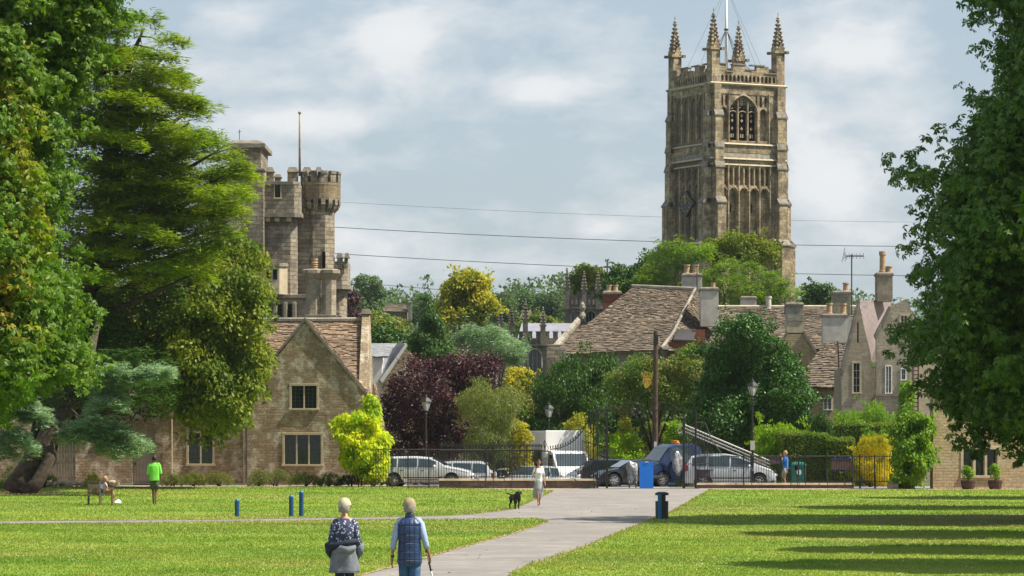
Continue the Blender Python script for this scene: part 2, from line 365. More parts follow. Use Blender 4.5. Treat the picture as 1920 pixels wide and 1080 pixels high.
mainp=[G(1333,916.5),G(1262,960),G(1190,988.5),G(1100,1025),G(1012,1055),G(962,1074),G(800,1180),G(500,1400),G(-200,1400),G(300,1180),G(670,1080),G(780,1050),G(850,1030),G(960,1000),G(1000,988),G(1023,978),G(1000,972.5),G(800,974.5),G(600,976),G(350,979.5),G(0,983),G(-600,987),G(-600,981),G(0,977.5),G(350,975),G(600,971.5),G(820,968),G(890,964),G(960,955),G(1003,936),G(1035,921),G(1045,917.5),G(1110,916.0)]
sheet('park_path',mainp,.004,m['path'])
LW=[[(-900,913.5),(735,913.5),(1035,920.5),(1003,936),(960,955),(890,964),(820,968),(600,971.5),(350,975),(0,977.5),(-900,981)],
    [(-900,989),(0,983),(350,979.5),(600,976),(800,974.5),(1000,972.5),(1023,978),(1000,988),(960,1000),(850,1030),(780,1050),(670,1080),(300,1180),(-300,1400),(-5000,1400)],
    [(1333,918.5),(1262,960),(1190,988.5),(1100,1025),(1012,1055),(962,1074),(800,1180),(500,1400),(6000,1400),(3000,918.3)]]
for i,l in enumerate(LW): sheet('lawn',[G(*p) for p in l],.010,m['grass'])
sheet('gravel_verge',[G(-200,908.5),G(700,908.5),G(1050,913.5),G(1112,914.5),G(1045,919),G(1030,921.5),G(735,914.5),G(-200,914.5)],.001,m['dirt'])
sheet('gravel_verge',[G(1310,915.5),G(3000,915.5),G(3000,919.3),G(1325,919.3)],.001,m['dirt'])
def edge_strip():
    for l in LW:
        q=[G(*p) for p in l]; 
        for a,b in zip(q,q[1:]):
            if (b-a).length>60 or min(a.y,b.y)<50 or max(a.y,b.y)>151: continue
            EDG.append((a,b))
    vs=[];fs=[]
    for a,b in EDG:
        d=(b-a).normalized(); nn=Vector((-d.y,d.x,0)); k=max(2,int((b-a).length/.5))
        for i in range(k):
            p=a.lerp(b,i/k);r=a.lerp(b,(i+1)/k); w0,w1=random.uniform(.04,.14),random.uniform(.04,.14); c=len(vs)
            vs+=[p-nn*w0,r-nn*w1,r+nn*w0,p+nn*w1]; fs.append((c,c+1,c+2,c+3))
    for v in vs: v.z=.0135+random.uniform(0,.003)
    tag(MB().add(vs,fs).build('dry_grass_edge',m['straw'],None),kind='structure')
EDG=[]; m['straw']=mat('dry_edge',(.40,.29,.13),(.27,.20,.11),3,1,bump=.5)
edge_strip()
def grass_blades():
    V=[];n_tot=0
    polys=[[tuple(G(*p))[:2] for p in l] for l in LW]
    xs=[];ys=[];hs=[]
    for Y0,Y1,den in ((57,75,300),(75,95,180),(95,125,80),(125,156,46)):
        x0=-.168*Y1; x1=.168*Y1; n=int((x1-x0)*(Y1-Y0)*den)
        x=rng.uniform(x0,x1,n); y=rng.uniform(Y0,Y1,n)
        k=np.zeros(n,bool)
        for q in polys: k|=inpoly(x,y,q)
        k&=np.abs(x)<.165*y+.3
        xs.append(x[k]);ys.append(y[k]);hs.append(np.full(k.sum(),.017+.00024*Y0))
    # ragged overhang along the path edges
    for l in polys:
        for a,b in zip(l,l[1:]):
            L=math.hypot(b[0]-a[0],b[1]-a[1])
            if L>60 or min(a[1],b[1])<50: continue
            n=int(L*26); t=rng.random(n); xs.append(a[0]+(b[0]-a[0])*t+rng.normal(0,.05,n)); ys.append(a[1]+(b[1]-a[1])*t+rng.normal(0,.06,n)); hs.append(np.full(n,.05))
    x=np.concatenate(xs);y=np.concatenate(ys);h=np.concatenate(hs);n=len(x)
    patch=.75+.5*(np.sin(x*.9+y*.31)*np.sin(y*.7-x*.2)*.5+.5)
    h=h*rng.uniform(.6,1.5,n)*patch; wd=rng.uniform(.006,.013,n)*(1+y/110); a=rng.uniform(0,math.pi,n)
    lx=rng.normal(0,.5,n)*h; ly=rng.normal(0,.5,n)*h
    co=np.empty((n,3,3)); dx=np.cos(a)*wd; dy=np.sin(a)*wd
    co[:,0]=np.stack([x-dx,y-dy,np.full(n,.005)],1); co[:,1]=np.stack([x+dx,y+dy,np.full(n,.005)],1); co[:,2]=np.stack([x+lx,y+ly,h+.005],1)
    rawmesh('grass_blades',co,m['blade'],None,3,kind='stuff')
    # daisies
    n=420; x=rng.uniform(-22,22,n); y=57+rng.random(n)**1.4*70; k=np.zeros(n,bool)
    for q in polys: k|=inpoly(x,y,q)
    x=x[k];y=y[k];n=len(x);co=np.empty((n,4,3)); s=.011
    for j,(a,b) in enumerate(((-s,0),(0,-s),(s,0),(0,s))): co[:,j]=np.stack([x+a,y+b*.6,.055+b*.8+0*x],1)
    rawmesh('daisies',co,m['white'],None,4,kind='stuff')
def rawmesh(name,co,mt,parent,k,kind=None,loc=None):
    n=len(co); me=bpy.data.meshes.new(name); me.vertices.add(n*k); me.loops.add(n*k); me.polygons.add(n)
    if parent is not None:
        Mi=np.array(pinv(parent)); co=co@Mi[:3,:3].T+Mi[:3,3]
    me.vertices.foreach_set('co',co.reshape(-1).astype(np.float32)); me.loops.foreach_set('vertex_index',np.arange(n*k,dtype=np.int32))
    me.polygons.foreach_set('loop_start',np.arange(0,n*k,k,dtype=np.int32))
    try: me.polygons.foreach_set('loop_total',np.full(n,k,dtype=np.int32))
    except Exception: pass
    me.update(calc_edges=True)
    o=link(name,me,mt,parent)
    if kind: o['kind']=kind
    return o
grass_blades()
# ---------------------------------------------------------------- foliage
def unit(a): return a/np.maximum(np.linalg.norm(a,axis=-1,keepdims=True),1e-9)
def leaves(c,nrm,ls,asp,style):
    """c (N,3) leaf positions, nrm (N,3) preferred normals -> (M,4,3) quads"""
    n=len(c)
    if style=='palm':   # a hand of drooping leaflets
        k=5; out=[]
        axis=unit(nrm+rng.normal(0,.5,(n,3))+np.array([0,0,.4])); a=unit(np.cross(axis,rng.normal(size=(n,3)))); b=np.cross(axis,a)
        sz=ls*rng.uniform(.7,1.25,n)[:,None]
        for j in range(k):
            th=2*math.pi*j/6.2-.0; d=unit(a*math.cos(th)+b*math.sin(th)-axis*.35+np.array([0,0,-.45])); s=unit(np.cross(d,axis))
            L=sz*(1.0 if j in (2,1) else .8); wv=L*asp*.5
            out.append(np.stack([c,c+d*L*.62+s*wv,c+d*L,c+d*L*.62-s*wv],1))
        return np.concatenate(out)
    if style=='spray':  # long flat drooping sprays
        d=unit(nrm*np.array([1,1,.15])+rng.normal(0,.45,(n,3))*np.array([1,1,.25])+np.array([0,0,-.12])); up=unit(np.array([0,0,1.])+rng.normal(0,.35,(n,3)))
    elif style=='droop':
        d=unit(nrm*np.array([1,1,.2])*.6+rng.normal(0,.35,(n,3))+np.array([0,0,-.75])); up=unit(nrm+rng.normal(0,.5,(n,3)))
    elif style=='up':
        d=unit(rng.normal(0,.35,(n,3))+np.array([0,0,1.])); up=unit(nrm+rng.normal(0,.3,(n,3)))
    else:
        up=unit(nrm*.9+rng.normal(0,.55,(n,3))+np.array([0,0,.35])); d=unit(rng.normal(size=(n,3))+np.array([0,0,-.2]))
    s=unit(np.cross(d,up)); L=(ls*rng.uniform(.65,1.35,n))[:,None]; wv=L*asp*.5
    return np.stack([c-d*L*.5,c+s*wv,c+d*L*.5,c-s*wv],1)
def clumps_to_leaves(C,r,nl,ls,asp,style,flat,out):
    """C clump centres, out their outward directions"""
    n=len(C); rr=r*rng.uniform(.6,1.35,n)
    u=unit(rng.normal(size=(n,nl,3))+out[:,None,:]*.55); rad=rng.uniform(.55,1.05,(n,nl,1))
    off=u*rad*rr[:,None,None]*np.array([1,1,flat]); 
    if style=='spray': off[...,2]-= .22*np.hypot(off[...,0],off[...,1])
    c=(C[:,None,:]+off).reshape(-1,3); nn=unit(u*np.array([1,1,1.0])+np.array([0,0,.3])).reshape(-1,3)
    return leaves(c,nn,ls,asp,style)
def poly_clumps(poly,Y,thick,n,inset=0,front=.62,lump=.85,ls_f=1):
    """poly = outline by bearings, at distance Y metres; rounded to real thickness"""
    q=[(X(a,Y),Z(b,Y)) for a,b in poly]; xs=[a for a,b in q]; zs=[b for a,b in q]; area=0
    P_=[];k=0
    while k<n:
        x=rng.uniform(min(xs),max(xs),n*3); z=rng.uniform(min(zs),max(zs),n*3); i=inpoly(x,z,q); x=x[i];z=z[i]
        d=edgedist(x,z,q); rg=inset*.55+.2*min(thick,1.4)*(1+np.sin(x*2.3+z*1.1)*np.sin(z*2.9-x*.7+1))*min(1,ls_f); i=d>rg; P_.append(np.stack([x[i],z[i],d[i]],1)); k+=i.sum()
    a=np.concatenate(P_)[:n]; x,z,d=a[:,0],a[:,1],np.minimum(a[:,2]-inset,thick)
    t=np.sqrt(np.maximum(thick**2-(thick-d)**2,0)); sg=np.where(rng.random(n)<front,-1,1); u=rng.random(n)**.45
    sc=max(thick*.42,.5); p1,p2,p3=rng.uniform(0,9,3)
    bl=np.sin(x/sc*1.7+p1+1.3*np.sin(z/sc+p3))*np.sin(z/sc*1.9+p2+.9*np.sin(x/sc*.8)); y=Y+sg*t*u
    y=np.where(sg<0,y+(1-bl)*.5*thick*lump*np.minimum(1,d/max(thick*.4,.1)),y)
    cx,cz=sum(xs)/len(xs),sum(zs)/len(zs)
    w_,h_=(max(xs)-min(xs))/2,(max(zs)-min(zs))/2
    out=unit(np.stack([(x-cx)/w_*.8,(y-Y)/max(thick,.1),(z-cz)/h_*.6+.15],1))
    return np.stack([x,y,z],1),out
def spurs(poly,Y,n,r):
    q=[Vector((X(a,Y),Z(b,Y))) for a,b in poly]; c=sum(q,Vector((0,0)))/len(q); C=[];O=[]; L=[(q[i]-q[i-1]).length for i in range(len(q))]
    for _ in range(n):
        i=random.choices(range(len(q)),L)[0]; p=q[i-1].lerp(q[i],random.random()); d=(p-c).normalized(); e=q[i]-q[i-1]; nn=Vector((e.y,-e.x)).normalized()
        if nn.dot(d)<0: nn=-nn
        d=(nn*.8+d*.4+Vector((random.uniform(-.4,.4),random.uniform(-.5,.2)))).normalized(); k=random.randint(1,3); y=Y+random.uniform(-1,1)*r*1.5
        for j in range(k): w=p+d*r*(j*.62-.55); C.append((w.x,y,w.y)); O.append((d.x,0,d.y+.1))
    return np.array(C),unit(np.array(O,float))
def crown(parent,polys,Y,thick,nc,r,nl,ls,mt,style='leaf',flat=.75,asp=.55,name='crown',inset=None,front=.65,spur=.035):
    """polys: a polygon or a list of (polygon, weight, dY)"""
    if not isinstance(polys[0][0],(list,tuple)) : polys=[(polys,1,0)]
    Q=[]
    for pl,wt,dY in polys:
        C,o=poly_clumps(pl,Y+dY,thick,max(3,int(nc*wt)),inset=(r*.55 if inset is None else inset),front=front); Q.append(clumps_to_leaves(C,r,nl,ls,asp,style,flat,o))
        if spur and len(C)>80: C,o=spurs(pl,Y+dY,int(len(C)*spur),r); Q.append(clumps_to_leaves(C,r*.55,max(6,nl//2),ls,asp,style,flat,o))
    return rawmesh(name,np.concatenate(Q),mt,parent,4)
def trunk(parent,base,tips,r0,mt=None,name='trunk',r1=None,bendy=.12,split=.35,n=7):
    mb=MB(); b=Vector(base); tips=[Vector(t) for t in tips]
    top=sum(tips,Vector())/len(tips); f=b.lerp(top,split); f=Vector((b.x*.5+f.x*.5,b.y*.5+f.y*.5,f.z))
    mb.tube([b-Vector((0,0,.1)),b+Vector((0,0,.25)),b.lerp(f,.5)+Vector((r0*.2,0,0)),f],[r0*1.45,r0*1.05,r0*.9,r0*.75],10)
    for t in tips:
        L=(t-f).length; k=[]
        for s in (0,.3,.6,1): k.append(f.lerp(t,s)+Vector((random.uniform(-1,1),random.uniform(-1,1),random.uniform(-.3,1)*(.8 if s<1 else 0)))*bendy*L*(0 if s==0 else .5))
        rr=r0*random.uniform(.35,.6); mb.tube(k,[rr,rr*.75,rr*.45,rr*.12],6)
    return mb.build(name,mt or m['bark'],parent,smooth=True)
L_=leafmat
m['l_chest']=L_('chestnut_leaf',(.038,.095,.010),(.115,.185,.016),(.065,.14,.012),.36,.42,.4,1.0)
m['l_robinia']=L_('robinia_leaf',(.115,.195,.018),(.18,.26,.026),(.08,.15,.018),.36,.5,.3)
m['l_chest_r']=L_('shaded_chestnut_leaf',(.028,.085,.016),(.105,.18,.024),(.05,.12,.018),.25,.5,.4,.7)  # darker chestnut leaf: shade on the crown's near side is put into the colour
m['l_chest2']=L_('chestnut_leaf_gold',(.17,.22,.016),(.08,.15,.012),(.22,.20,.02),.40,.4,.4)
m['l_cedar']=L_('cedar_needles',(.135,.20,.014),(.215,.27,.018),(.09,.155,.014),.34,.6,.2)
m['l_yew']=L_('hornbeam_leaf',(.105,.145,.013),(.19,.215,.018),(.06,.105,.012),.34,.5,.3)
m['l_blue']=L_('blue_cedar_needles',(.17,.27,.20),(.25,.36,.28),(.11,.19,.12),.2,.6,.2)
m['l_purple']=L_('copper_beech_leaf',(.038,.013,.024),(.078,.026,.042),(.020,.009,.015),.18,.4,.45)
m['l_olive']=L_('olive_green_leaf',(.12,.155,.055),(.19,.21,.08),(.08,.12,.03),.3,.55,.3)
m['l_dark']=L_('dark_green_leaf',(.022,.065,.012),(.05,.11,.018),(.035,.085,.014),.2,.45,.4)
m['l_holly']=L_('holly_leaf',(.020,.068,.009),(.045,.12,.016),None,.14,.42,.5)
m['l_mid']=L_('mid_green_leaf',(.06,.12,.022),(.10,.165,.035),(.15,.16,.05),.3,.5,.3)
m['l_bright']=L_('bright_green_leaf',(.16,.27,.016),(.24,.35,.022),(.11,.21,.015),.40,.5,.3)
m['l_yellow']=L_('yellow_green_leaf',(.27,.26,.03),(.36,.32,.04),(.15,.18,.03),.4,.5,.3)
m['l_lime']=L_('lime_climber_leaf',(.36,.42,.016),(.55,.54,.02),(.20,.32,.016),.45,.5,.3,.9)
m['l_gold']=L_('golden_hedge_leaf',(.52,.42,.015),(.40,.34,.02),(.22,.22,.02),.35,.55,.3,.8)
m['l_hedge']=L_('hedge_leaf',(.06,.115,.014),(.10,.165,.018),(.13,.17,.025),.25,.55,.25)
m['l_far']=L_('far_tree_leaf',(.055,.10,.035),(.085,.135,.045),(.04,.08,.035),.25,.6,.2,.08)
m['l_poplar']=L_('grey_green_leaf',(.07,.12,.065),(.10,.155,.085),None,.25,.6,.2)
m['l_climb']=L_('wisteria_leaf',(.11,.215,.016),(.20,.31,.024),(.07,.155,.016),.38,.45,.4,1.2)
def tree(nm,label,cat,base_px,Y,polys,thick,nc,r,nl,ls,mk,r0=.35,ntip=10,group=None,tips=None,baseY=None,**kw):
    b=Vector((X(base_px,baseY or Y),baseY or Y,GZ(baseY or Y))); o=empty(nm,b,0,label,cat,group)
    c=crown(o,polys,Y,thick,nc,r,nl,ls,m[mk],**kw)
    if r0:
        pl=polys if not isinstance(polys[0][0],(list,tuple)) else polys[0][0]
        if tips is None:
            C,_=poly_clumps(pl,Y,thick*.5,ntip); tips=[p for p in C]
        else: tips=[P(a,bb,Y) for a,bb in tips]
        trunk(o,b,tips,r0)
    return o
# ---------------------------------------------------------------- near trees
tree('chestnut_tree','big horse chestnut filling the upper left corner, its trunk out of view','tree',-130,95,
 [([(-160,-160),(240,-160),(232,-10),(222,50),(190,100),(186,150),(160,205),(135,260),(142,330),(125,400),(112,445),(146,500),(160,575),(180,640),(170,700),(140,735),(90,752),(40,782),(-60,800),(-160,790)],1,0),
  ([(-160,30),(60,10),(95,160),(60,330),(100,480),(95,640),(150,690),(60,760),(-160,780)],.35,-2.6)],
 3.4,2100,.56,17,.215,'l_chest',r0=.55,tips=[(-300,300),(-200,100),(-250,500),(-150,600)],style='palm',asp=.38,flat=.7)
o=bpy.context.scene.objects['chestnut_tree']
crown(o,[(-60,60),(70,60),(75,150),(60,240),(110,480),(70,520),(90,690),(-60,720)],92.2,1.2,300,.55,16,.215,m['l_chest2'],style='palm',asp=.38)
tree('chestnut_tree','big dark horse chestnut on the right edge, overhanging the warm stone wall','tree',2330,98,
 [([(1835,-160),(1822,-20),(1850,50),(1852,95),(1800,128),(1838,160),(1775,182),(1810,215),(1785,262),(1722,262),(1745,300),(1668,322),(1700,350),(1722,385),(1700,420),(1722,470),(1690,510),(1735,520),(1672,548),(1705,580),(1660,622),(1690,652),(1685,690),(1730,700),(1735,745),(1768,770),(1800,790),(1815,828),(1832,800),(1860,850),(1885,832),(1905,870),(2100,860),(2250,860),(2600,600),(2600,-160)],1,0),
  ([(1900,-100),(1880,100),(1840,250),(1790,350),(1760,480),(1760,620),(1800,740),(1880,820),(2200,820),(2200,-100)],.45,-3.0)],
 5.0,3600,.58,17,.225,'l_chest_r',r0=.6,tips=[(2350,200),(2250,500),(2200,300),(2400,400),(2230,100)],style='palm',asp=.38,flat=.7)
# bright cedar: flat plates of foliage stepping down to the right
def cedar_plates(parent,Y,rows,mt,r=.55,nl=26,ls=.36,thick=1.6,asp=.16,per=1.0,name='crown'):
    """rows: (px0,py0,px1,py1,dY) a bough's plate from its inner end to its tip"""
    Q=[]
    for px0,py0,px1,py1,dY in rows:
        a=P(px0,py0,Y+dY*.3); b=P(px1,py1,Y+dY); L=(b-a).length; n=int(L*7.5*per)+6
        t=rng.random(n)**.75; wdt=thick*(1-.72*t); off=rng.uniform(-1,1,n)*wdt
        cx=a.x+(b.x-a.x)*t; cy=a.y+(b.y-a.y)*t+off; cz=a.z+(b.z-a.z)*t+.38*np.sin(t*math.pi)-.10*np.abs(off)+rng.normal(0,.14,n)
        C=np.stack([cx,cy,cz],1); d=np.tile(unit(np.array([[b.x-a.x,b.y-a.y,0]])),(n,1)); d[:,1]+=off*.6
        Q.append(clumps_to_leaves(C,r,nl,ls,asp,'spray',.30,unit(d)))
    return rawmesh(name,np.concatenate(Q),mt,parent,4)
YC=147
o=empty('cedar_tree',(X(105,YC),YC,0),0,'tall cedar with tiers of flat bright green sprays, behind the left chestnut','tree')
edge=[(235,28),(300,45),(345,92),(322,118),(360,150),(398,190),(385,222),(420,250),(442,272),(462,300),(484,330),(470,352),(455,380),(462,405),(440,440),(425,470),(395,505)]
rows=[]
for i,(ex,ey) in enumerate(edge):
    for k in range(9):
        L=random.uniform(70,260)*(1.0 if k else .9); x1=ex-(0 if k==0 else random.uniform(0,230)); y1=ey+random.uniform(-14,18)+(ex-x1)*.03
        rows.append((x1-L,y1-L*random.uniform(.0,.22)+20,x1,y1,random.uniform(-6,4)))
rows=[r_ for r_ in rows if r_[2]>150]
cedar_plates(o,YC,rows,m['l_cedar'],per=1.15)
tt=[P(x-30,y+8,YC+random.uniform(-3,3)) for x,y in edge[1:]]+[P(250,300,YC-3),P(420,330,YC-2),P(300,210,YC),P(360,420,YC-3)]
mb=MB(); b0=Vector((X(60,YC+6),YC+6,0)); topp=P(225,30,YC); 
mb.tube([b0,b0.lerp(topp,.3)+Vector((1.0,0,0)),b0.lerp(topp,.65)+Vector((.8,0,0)),topp],[.6,.45,.3,.08],10)
for i,t in enumerate(tt):
    s=min(.93,max(.22,(t.z-1.6)/topp.z*.92)); f=b0.lerp(topp,s)+Vector((.8,0,0)); mid=f.lerp(t,.5)+Vector((0,0,-.1+random.uniform(0,.6)))
    mb.tube([f,f.lerp(mid,.5)+Vector((0,0,.15)),mid,mid.lerp(t,.6),t],[.19,.16,.12,.08,.03],6)
    for k in range(6):
        q=f.lerp(t,random.uniform(.3,.95)); e=q+Vector((random.uniform(-.2,1.6),random.uniform(-1.5,1.5),random.uniform(-.5,.7))); mb.tube([q,q.lerp(e,.5)+Vector((0,0,.1)),e],[.045,.03,.01],4)
mb.build('trunk',m['bark'],o,smooth=True)
crown(o,[(150,60),(250,60),(300,160),(330,260),(360,330),(330,430),(330,480),(360,560),(320,680),(300,770),(120,790),(30,760),(60,400)],YC+2.2,1.6,800,.9,24,.34,m['l_dark'],style='spray',asp=.25,flat=.4,name='inner_foliage')
# broad hornbeam draping in front of the cottage
tree('hornbeam_tree','broad olive green tree draping over the left end of the stone cottage','tree',60,153,
 [([(120,470),(230,520),(300,490),(360,470),(410,440),(455,430),(490,455),(512,490),(500,530),(515,560),(490,600),(500,640),(512,690),(500,730),(478,745),(470,780),(452,770),(440,815),(424,845),(412,810),(392,835),(378,800),(345,800),(330,765),(290,775),(250,740),(200,760),(130,700)],1,0),
  ([(300,560),(400,520),(480,480),(512,560),(512,700),(485,770),(440,830),(380,820),(310,780),(290,680)],.5,-2.6)],
 3.4,1500,.52,34,.20,'l_yew',r0=.22,ntip=14,flat=.8,asp=.6,style='droop')
tree('yew_tree','dark green yew in deep shade low at the left, behind the blue cedar','tree',30,155,
 [(-40,520),(120,520),(260,560),(330,640),(320,760),(250,800),(140,800),(40,780),(-40,760)],2.6,520,.7,30,.20,'l_dark',r0=.2,ntip=6)
# blue cedar with the dark leaning trunk
YB=139
o=empty('blue_cedar_tree',(X(38,YB),YB,0),0,'blue-green cedar with a dark leaning trunk and low drooping boughs at the left','tree')
mb=MB()
mb.tube([P(30,926,YB),P(45,895,YB),P(75,845,YB),P(105,800,YB),P(135,750,YB+.4),P(165,680,YB+1),P(185,600,YB+2)],[.72,.54,.46,.40,.34,.24,.1],12)
mb.tube([P(92,822,YB),P(95,860,YB-.5),P(70,905,YB-.6),P(48,928,YB-.7)],[.2,.28,.30,.4],9)
mb.tube([P(70,752,YB-.6),P(85,780,YB-.7),P(108,808,YB-.6),P(150,820,YB-.6),P(190,822,YB-1),P(230,826,YB-1)],[.07,.10,.13,.12,.08,.04],7)
for a,b_ in (((70,752),(60,735)),((150,700),(230,715)),((165,690),(250,735)),((120,765),(150,782)),((118,765),(155,795)),((130,750),(90,700)),((150,720),(60,700)),((160,700),(300,705)),((140,740),(200,700))):
    p=P(*a,YB); q=P(*b_,YB-.8); mb.tube([p,p.lerp(q,.5)+Vector((0,0,.12)),q],[.09,.06,.02],6)
mb.build('trunk',m['bark'],o,smooth=True)
rows=[]
def fan(x0,y0,x1,y1,n,dy,sp=10):
    for i in range(n): rows.append((x0+random.uniform(-10,10),y0+random.uniform(-sp,sp)*.5,x1+random.uniform(-34,8),y1+random.uniform(-sp,sp),dy+random.uniform(-1.2,1.2)))
fan(180,740,322,702,14,-1,9); fan(160,770,250,760,8,-1,12); fan(170,725,250,700,6,-1.5,6)
fan(110,820,278,838,12,-1,16); fan(150,810,225,852,8,-1.4,9); fan(120,806,240,806,7,-1.2,6)
fan(60,770,-40,800,9,-1,18); fan(40,790,98,785,7,-1.6,14); fan(0,820,80,835,8,-1.5,14); fan(-40,770,60,760,8,-1,12); fan(-60,850,30,850,6,-1,12)
cedar_plates(o,YB-3,rows,m['l_blue'],r=.24,nl=24,ls=.19,thick=.7,asp=.16,per=2.6)
crown(o,[(-60,720),(20,690),(110,650),(210,640),(330,655),(335,740),(300,785),(230,770),(170,765),(120,790),(60,770),(-60,800)],YB+.4,.9,420,.42,26,.2,m['l_dark'],style='spray',flat=.5,asp=.25,name='inner_foliage')
# ---------------------------------------------------------------- trees behind the railings
tree('copper_beech_tree','dark purple copper beech behind the silver cars','tree',800,176,
 [([(700,770),(722,715),(745,700),(760,665),(800,672),(830,650),(872,662),(905,655),(938,672),(945,705),(925,740),(920,790),(900,850),(860,872),(760,880),(720,860),(706,820)],1,0)],3.2,950,.55,34,.15,'l_purple',r0=.35,flat=.75)
tree('olive_tree','grey-green small tree between the purple beech and the dark yews','tree',905,167,
 [(850,745),(880,715),(905,705),(925,720),(955,712),(985,755),(975,800),(955,870),(880,880),(860,840),(868,790)],2.2,420,.42,34,.13,'l_olive',r0=.18,style='up',asp=.35)
tree('yew_tree','dense dark green yew standing behind the white truck','tree',1040,181,
 [([(940,870),(950,800),(985,770),(985,720),(1020,690),(1045,672),(1075,655),(1112,658),(1140,662),(1170,690),(1160,740),(1140,790),(1120,860),(1050,880)],1,0)],2.6,1000,.5,34,.17,'l_dark',r0=.35,style='up',asp=.4)
tree('garden_tree','mid green tree with thin bare stems behind the wooden pole','tree',1222,172,
 [([(1125,720),(1150,680),(1185,662),(1225,672),(1250,655),(1290,645),(1318,650),(1325,720),(1310,770),(1270,782),(1235,760),(1200,778),(1150,775),(1135,750)],1,0)],2.6,600,.45,30,.15,'l_mid',r0=.2,
 tips=[(1180,700),(1215,700),(1240,720),(1260,700),(1290,700),(1210,745),(1280,740)])
tree('lime_tree','dark leafy tree mass behind the thin-stemmed garden tree','tree',1180,186,[(1085,860),(1100,720),(1130,695),(1180,690),(1240,700),(1300,690),(1310,860)],1.6,620,.55,30,.18,'l_dark',r0=.25)
tree('holly_tree','large glossy dark green dome of holly behind the right lamp post','tree',1405,166,
 [([(1292,790),(1288,745),(1305,700),(1312,655),(1335,620),(1358,590),(1390,566),(1420,590),(1450,612),(1475,645),(1505,672),(1522,710),(1538,752),(1525,790),(1480,815),(1420,850),(1330,860),(1296,840)],1,0)],4.2,1700,.42,34,.15,'l_holly',r0=.35,flat=.85)
tree('spruce_tree','tall thin dark spruce between the far houses','tree',806,214,
 [([(801,508),(805,540),(818,548),(812,560),(826,590),(838,615),(850,640),(862,668),(868,700),(750,700),(762,668),(770,640),(776,612),(792,585),(790,560),(796,535)],1,0)],2.2,900,.34,24,.2,'l_dark',r0=.2,ntip=5,style='droop',asp=.3,inset=.02)
tree('maple_tree','round yellow-green tree rising behind the spruce','tree',876,262,
 [([(812,610),(818,570),(828,540),(842,520),(862,512),(880,503),(900,512),(918,522),(915,545),(932,560),(934,590),(915,596),(900,612)],1,0)],3.8,520,.75,26,.3,'l_yellow',r0=.3)
tree('blue_cedar_tree','spreading blue-green cedar in the middle distance, left of the battlements','tree',925,226,
 [([(846,640),(852,612),(880,600),(905,605),(930,602),(960,622),(985,640),(998,665),(988,690),(950,684),(920,690),(868,672)],1,0)],3,520,.7,30,.22,'l_blue',style='spray',flat=.3,asp=.25,r0=.25)
tree('garden_tree','small yellow-green tree in front of the church arches','tree',965,190,
 [(938,715),(945,690),(965,672),(985,688),(1004,705),(1000,735),(975,752),(945,745)],1.8,220,.42,28,.15,'l_yellow',r0=.12)
tree('garden_tree','light green bush beside the olive tree, under the stone roofs','tree',990,180,
 [(940,760),(955,735),(990,730),(1010,760),(1000,800),(960,810)],1.4,140,.42,28,.14,'l_mid',r0=.1)
tree('robinia_tree','bright feathery green tree in front of the church tower','tree',1330,262,
 [([(1168,580),(1190,545),(1178,520),(1205,490),(1228,455),(1262,440),(1292,447),(1330,445),(1352,465),(1330,490),(1300,505),(1250,540),(1230,580)],.42,0),
  ([(1215,575),(1235,545),(1290,515),(1320,490),(1370,478),(1420,482),(1465,505),(1490,528),(1505,548),(1485,572),(1440,578),(1400,585),(1340,575),(1280,590)],.6,-2)],4.2,1150,.62,34,.22,'l_robinia',style='spray',flat=.42,asp=.4,r0=.4,
  tips=[(1300,520),(1340,500),(1400,500),(1450,540),(1250,490),(1230,540),(1380,555),(1430,560),(1360,530)])
tree('oak_tree','darker green tree close against the foot of the church tower','tree',1395,285,
 [(1312,478),(1325,448),(1362,432),(1395,438),(1432,438),(1452,455),(1465,478),(1452,500),(1400,500),(1340,500)],3,330,.6,30,.24,'l_yew',r0=.3)
tree('oak_tree','dark green tree left of the church tower, behind the brick chimney','tree',1165,292,
 [([(1125,560),(1130,520),(1150,492),(1180,498),(1208,472),(1232,480),(1235,530),(1215,580),(1140,585)],1,0)],3.6,420,.7,28,.28,'l_dark',r0=.3)
tree('oak_tree','dark green tree rising behind the church porch pinnacles','tree',1100,345,
 [([(1066,540),(1072,508),(1092,494),(1118,500),(1140,512),(1138,580),(1080,590)],1,0)],3.6,300,.8,26,.33,'l_yew',r0=.3)
tree('oak_tree','dark green tree right of the church tower, behind the chimneys','tree',1538,330,
 [([(1500,600),(1505,548),(1522,530),(1548,526),(1568,538),(1580,560),(1585,600)],1,0)],3,260,.8,26,.32,'l_dark',r0=.3)
tree('copper_beech_tree','dark purple tree showing past the right side of the battlemented castle','tree',662,235,
 [(640,640),(644,560),(655,545),(672,560),(680,600),(672,640)],1.6,120,.7,24,.25,'l_purple',r0=.2)
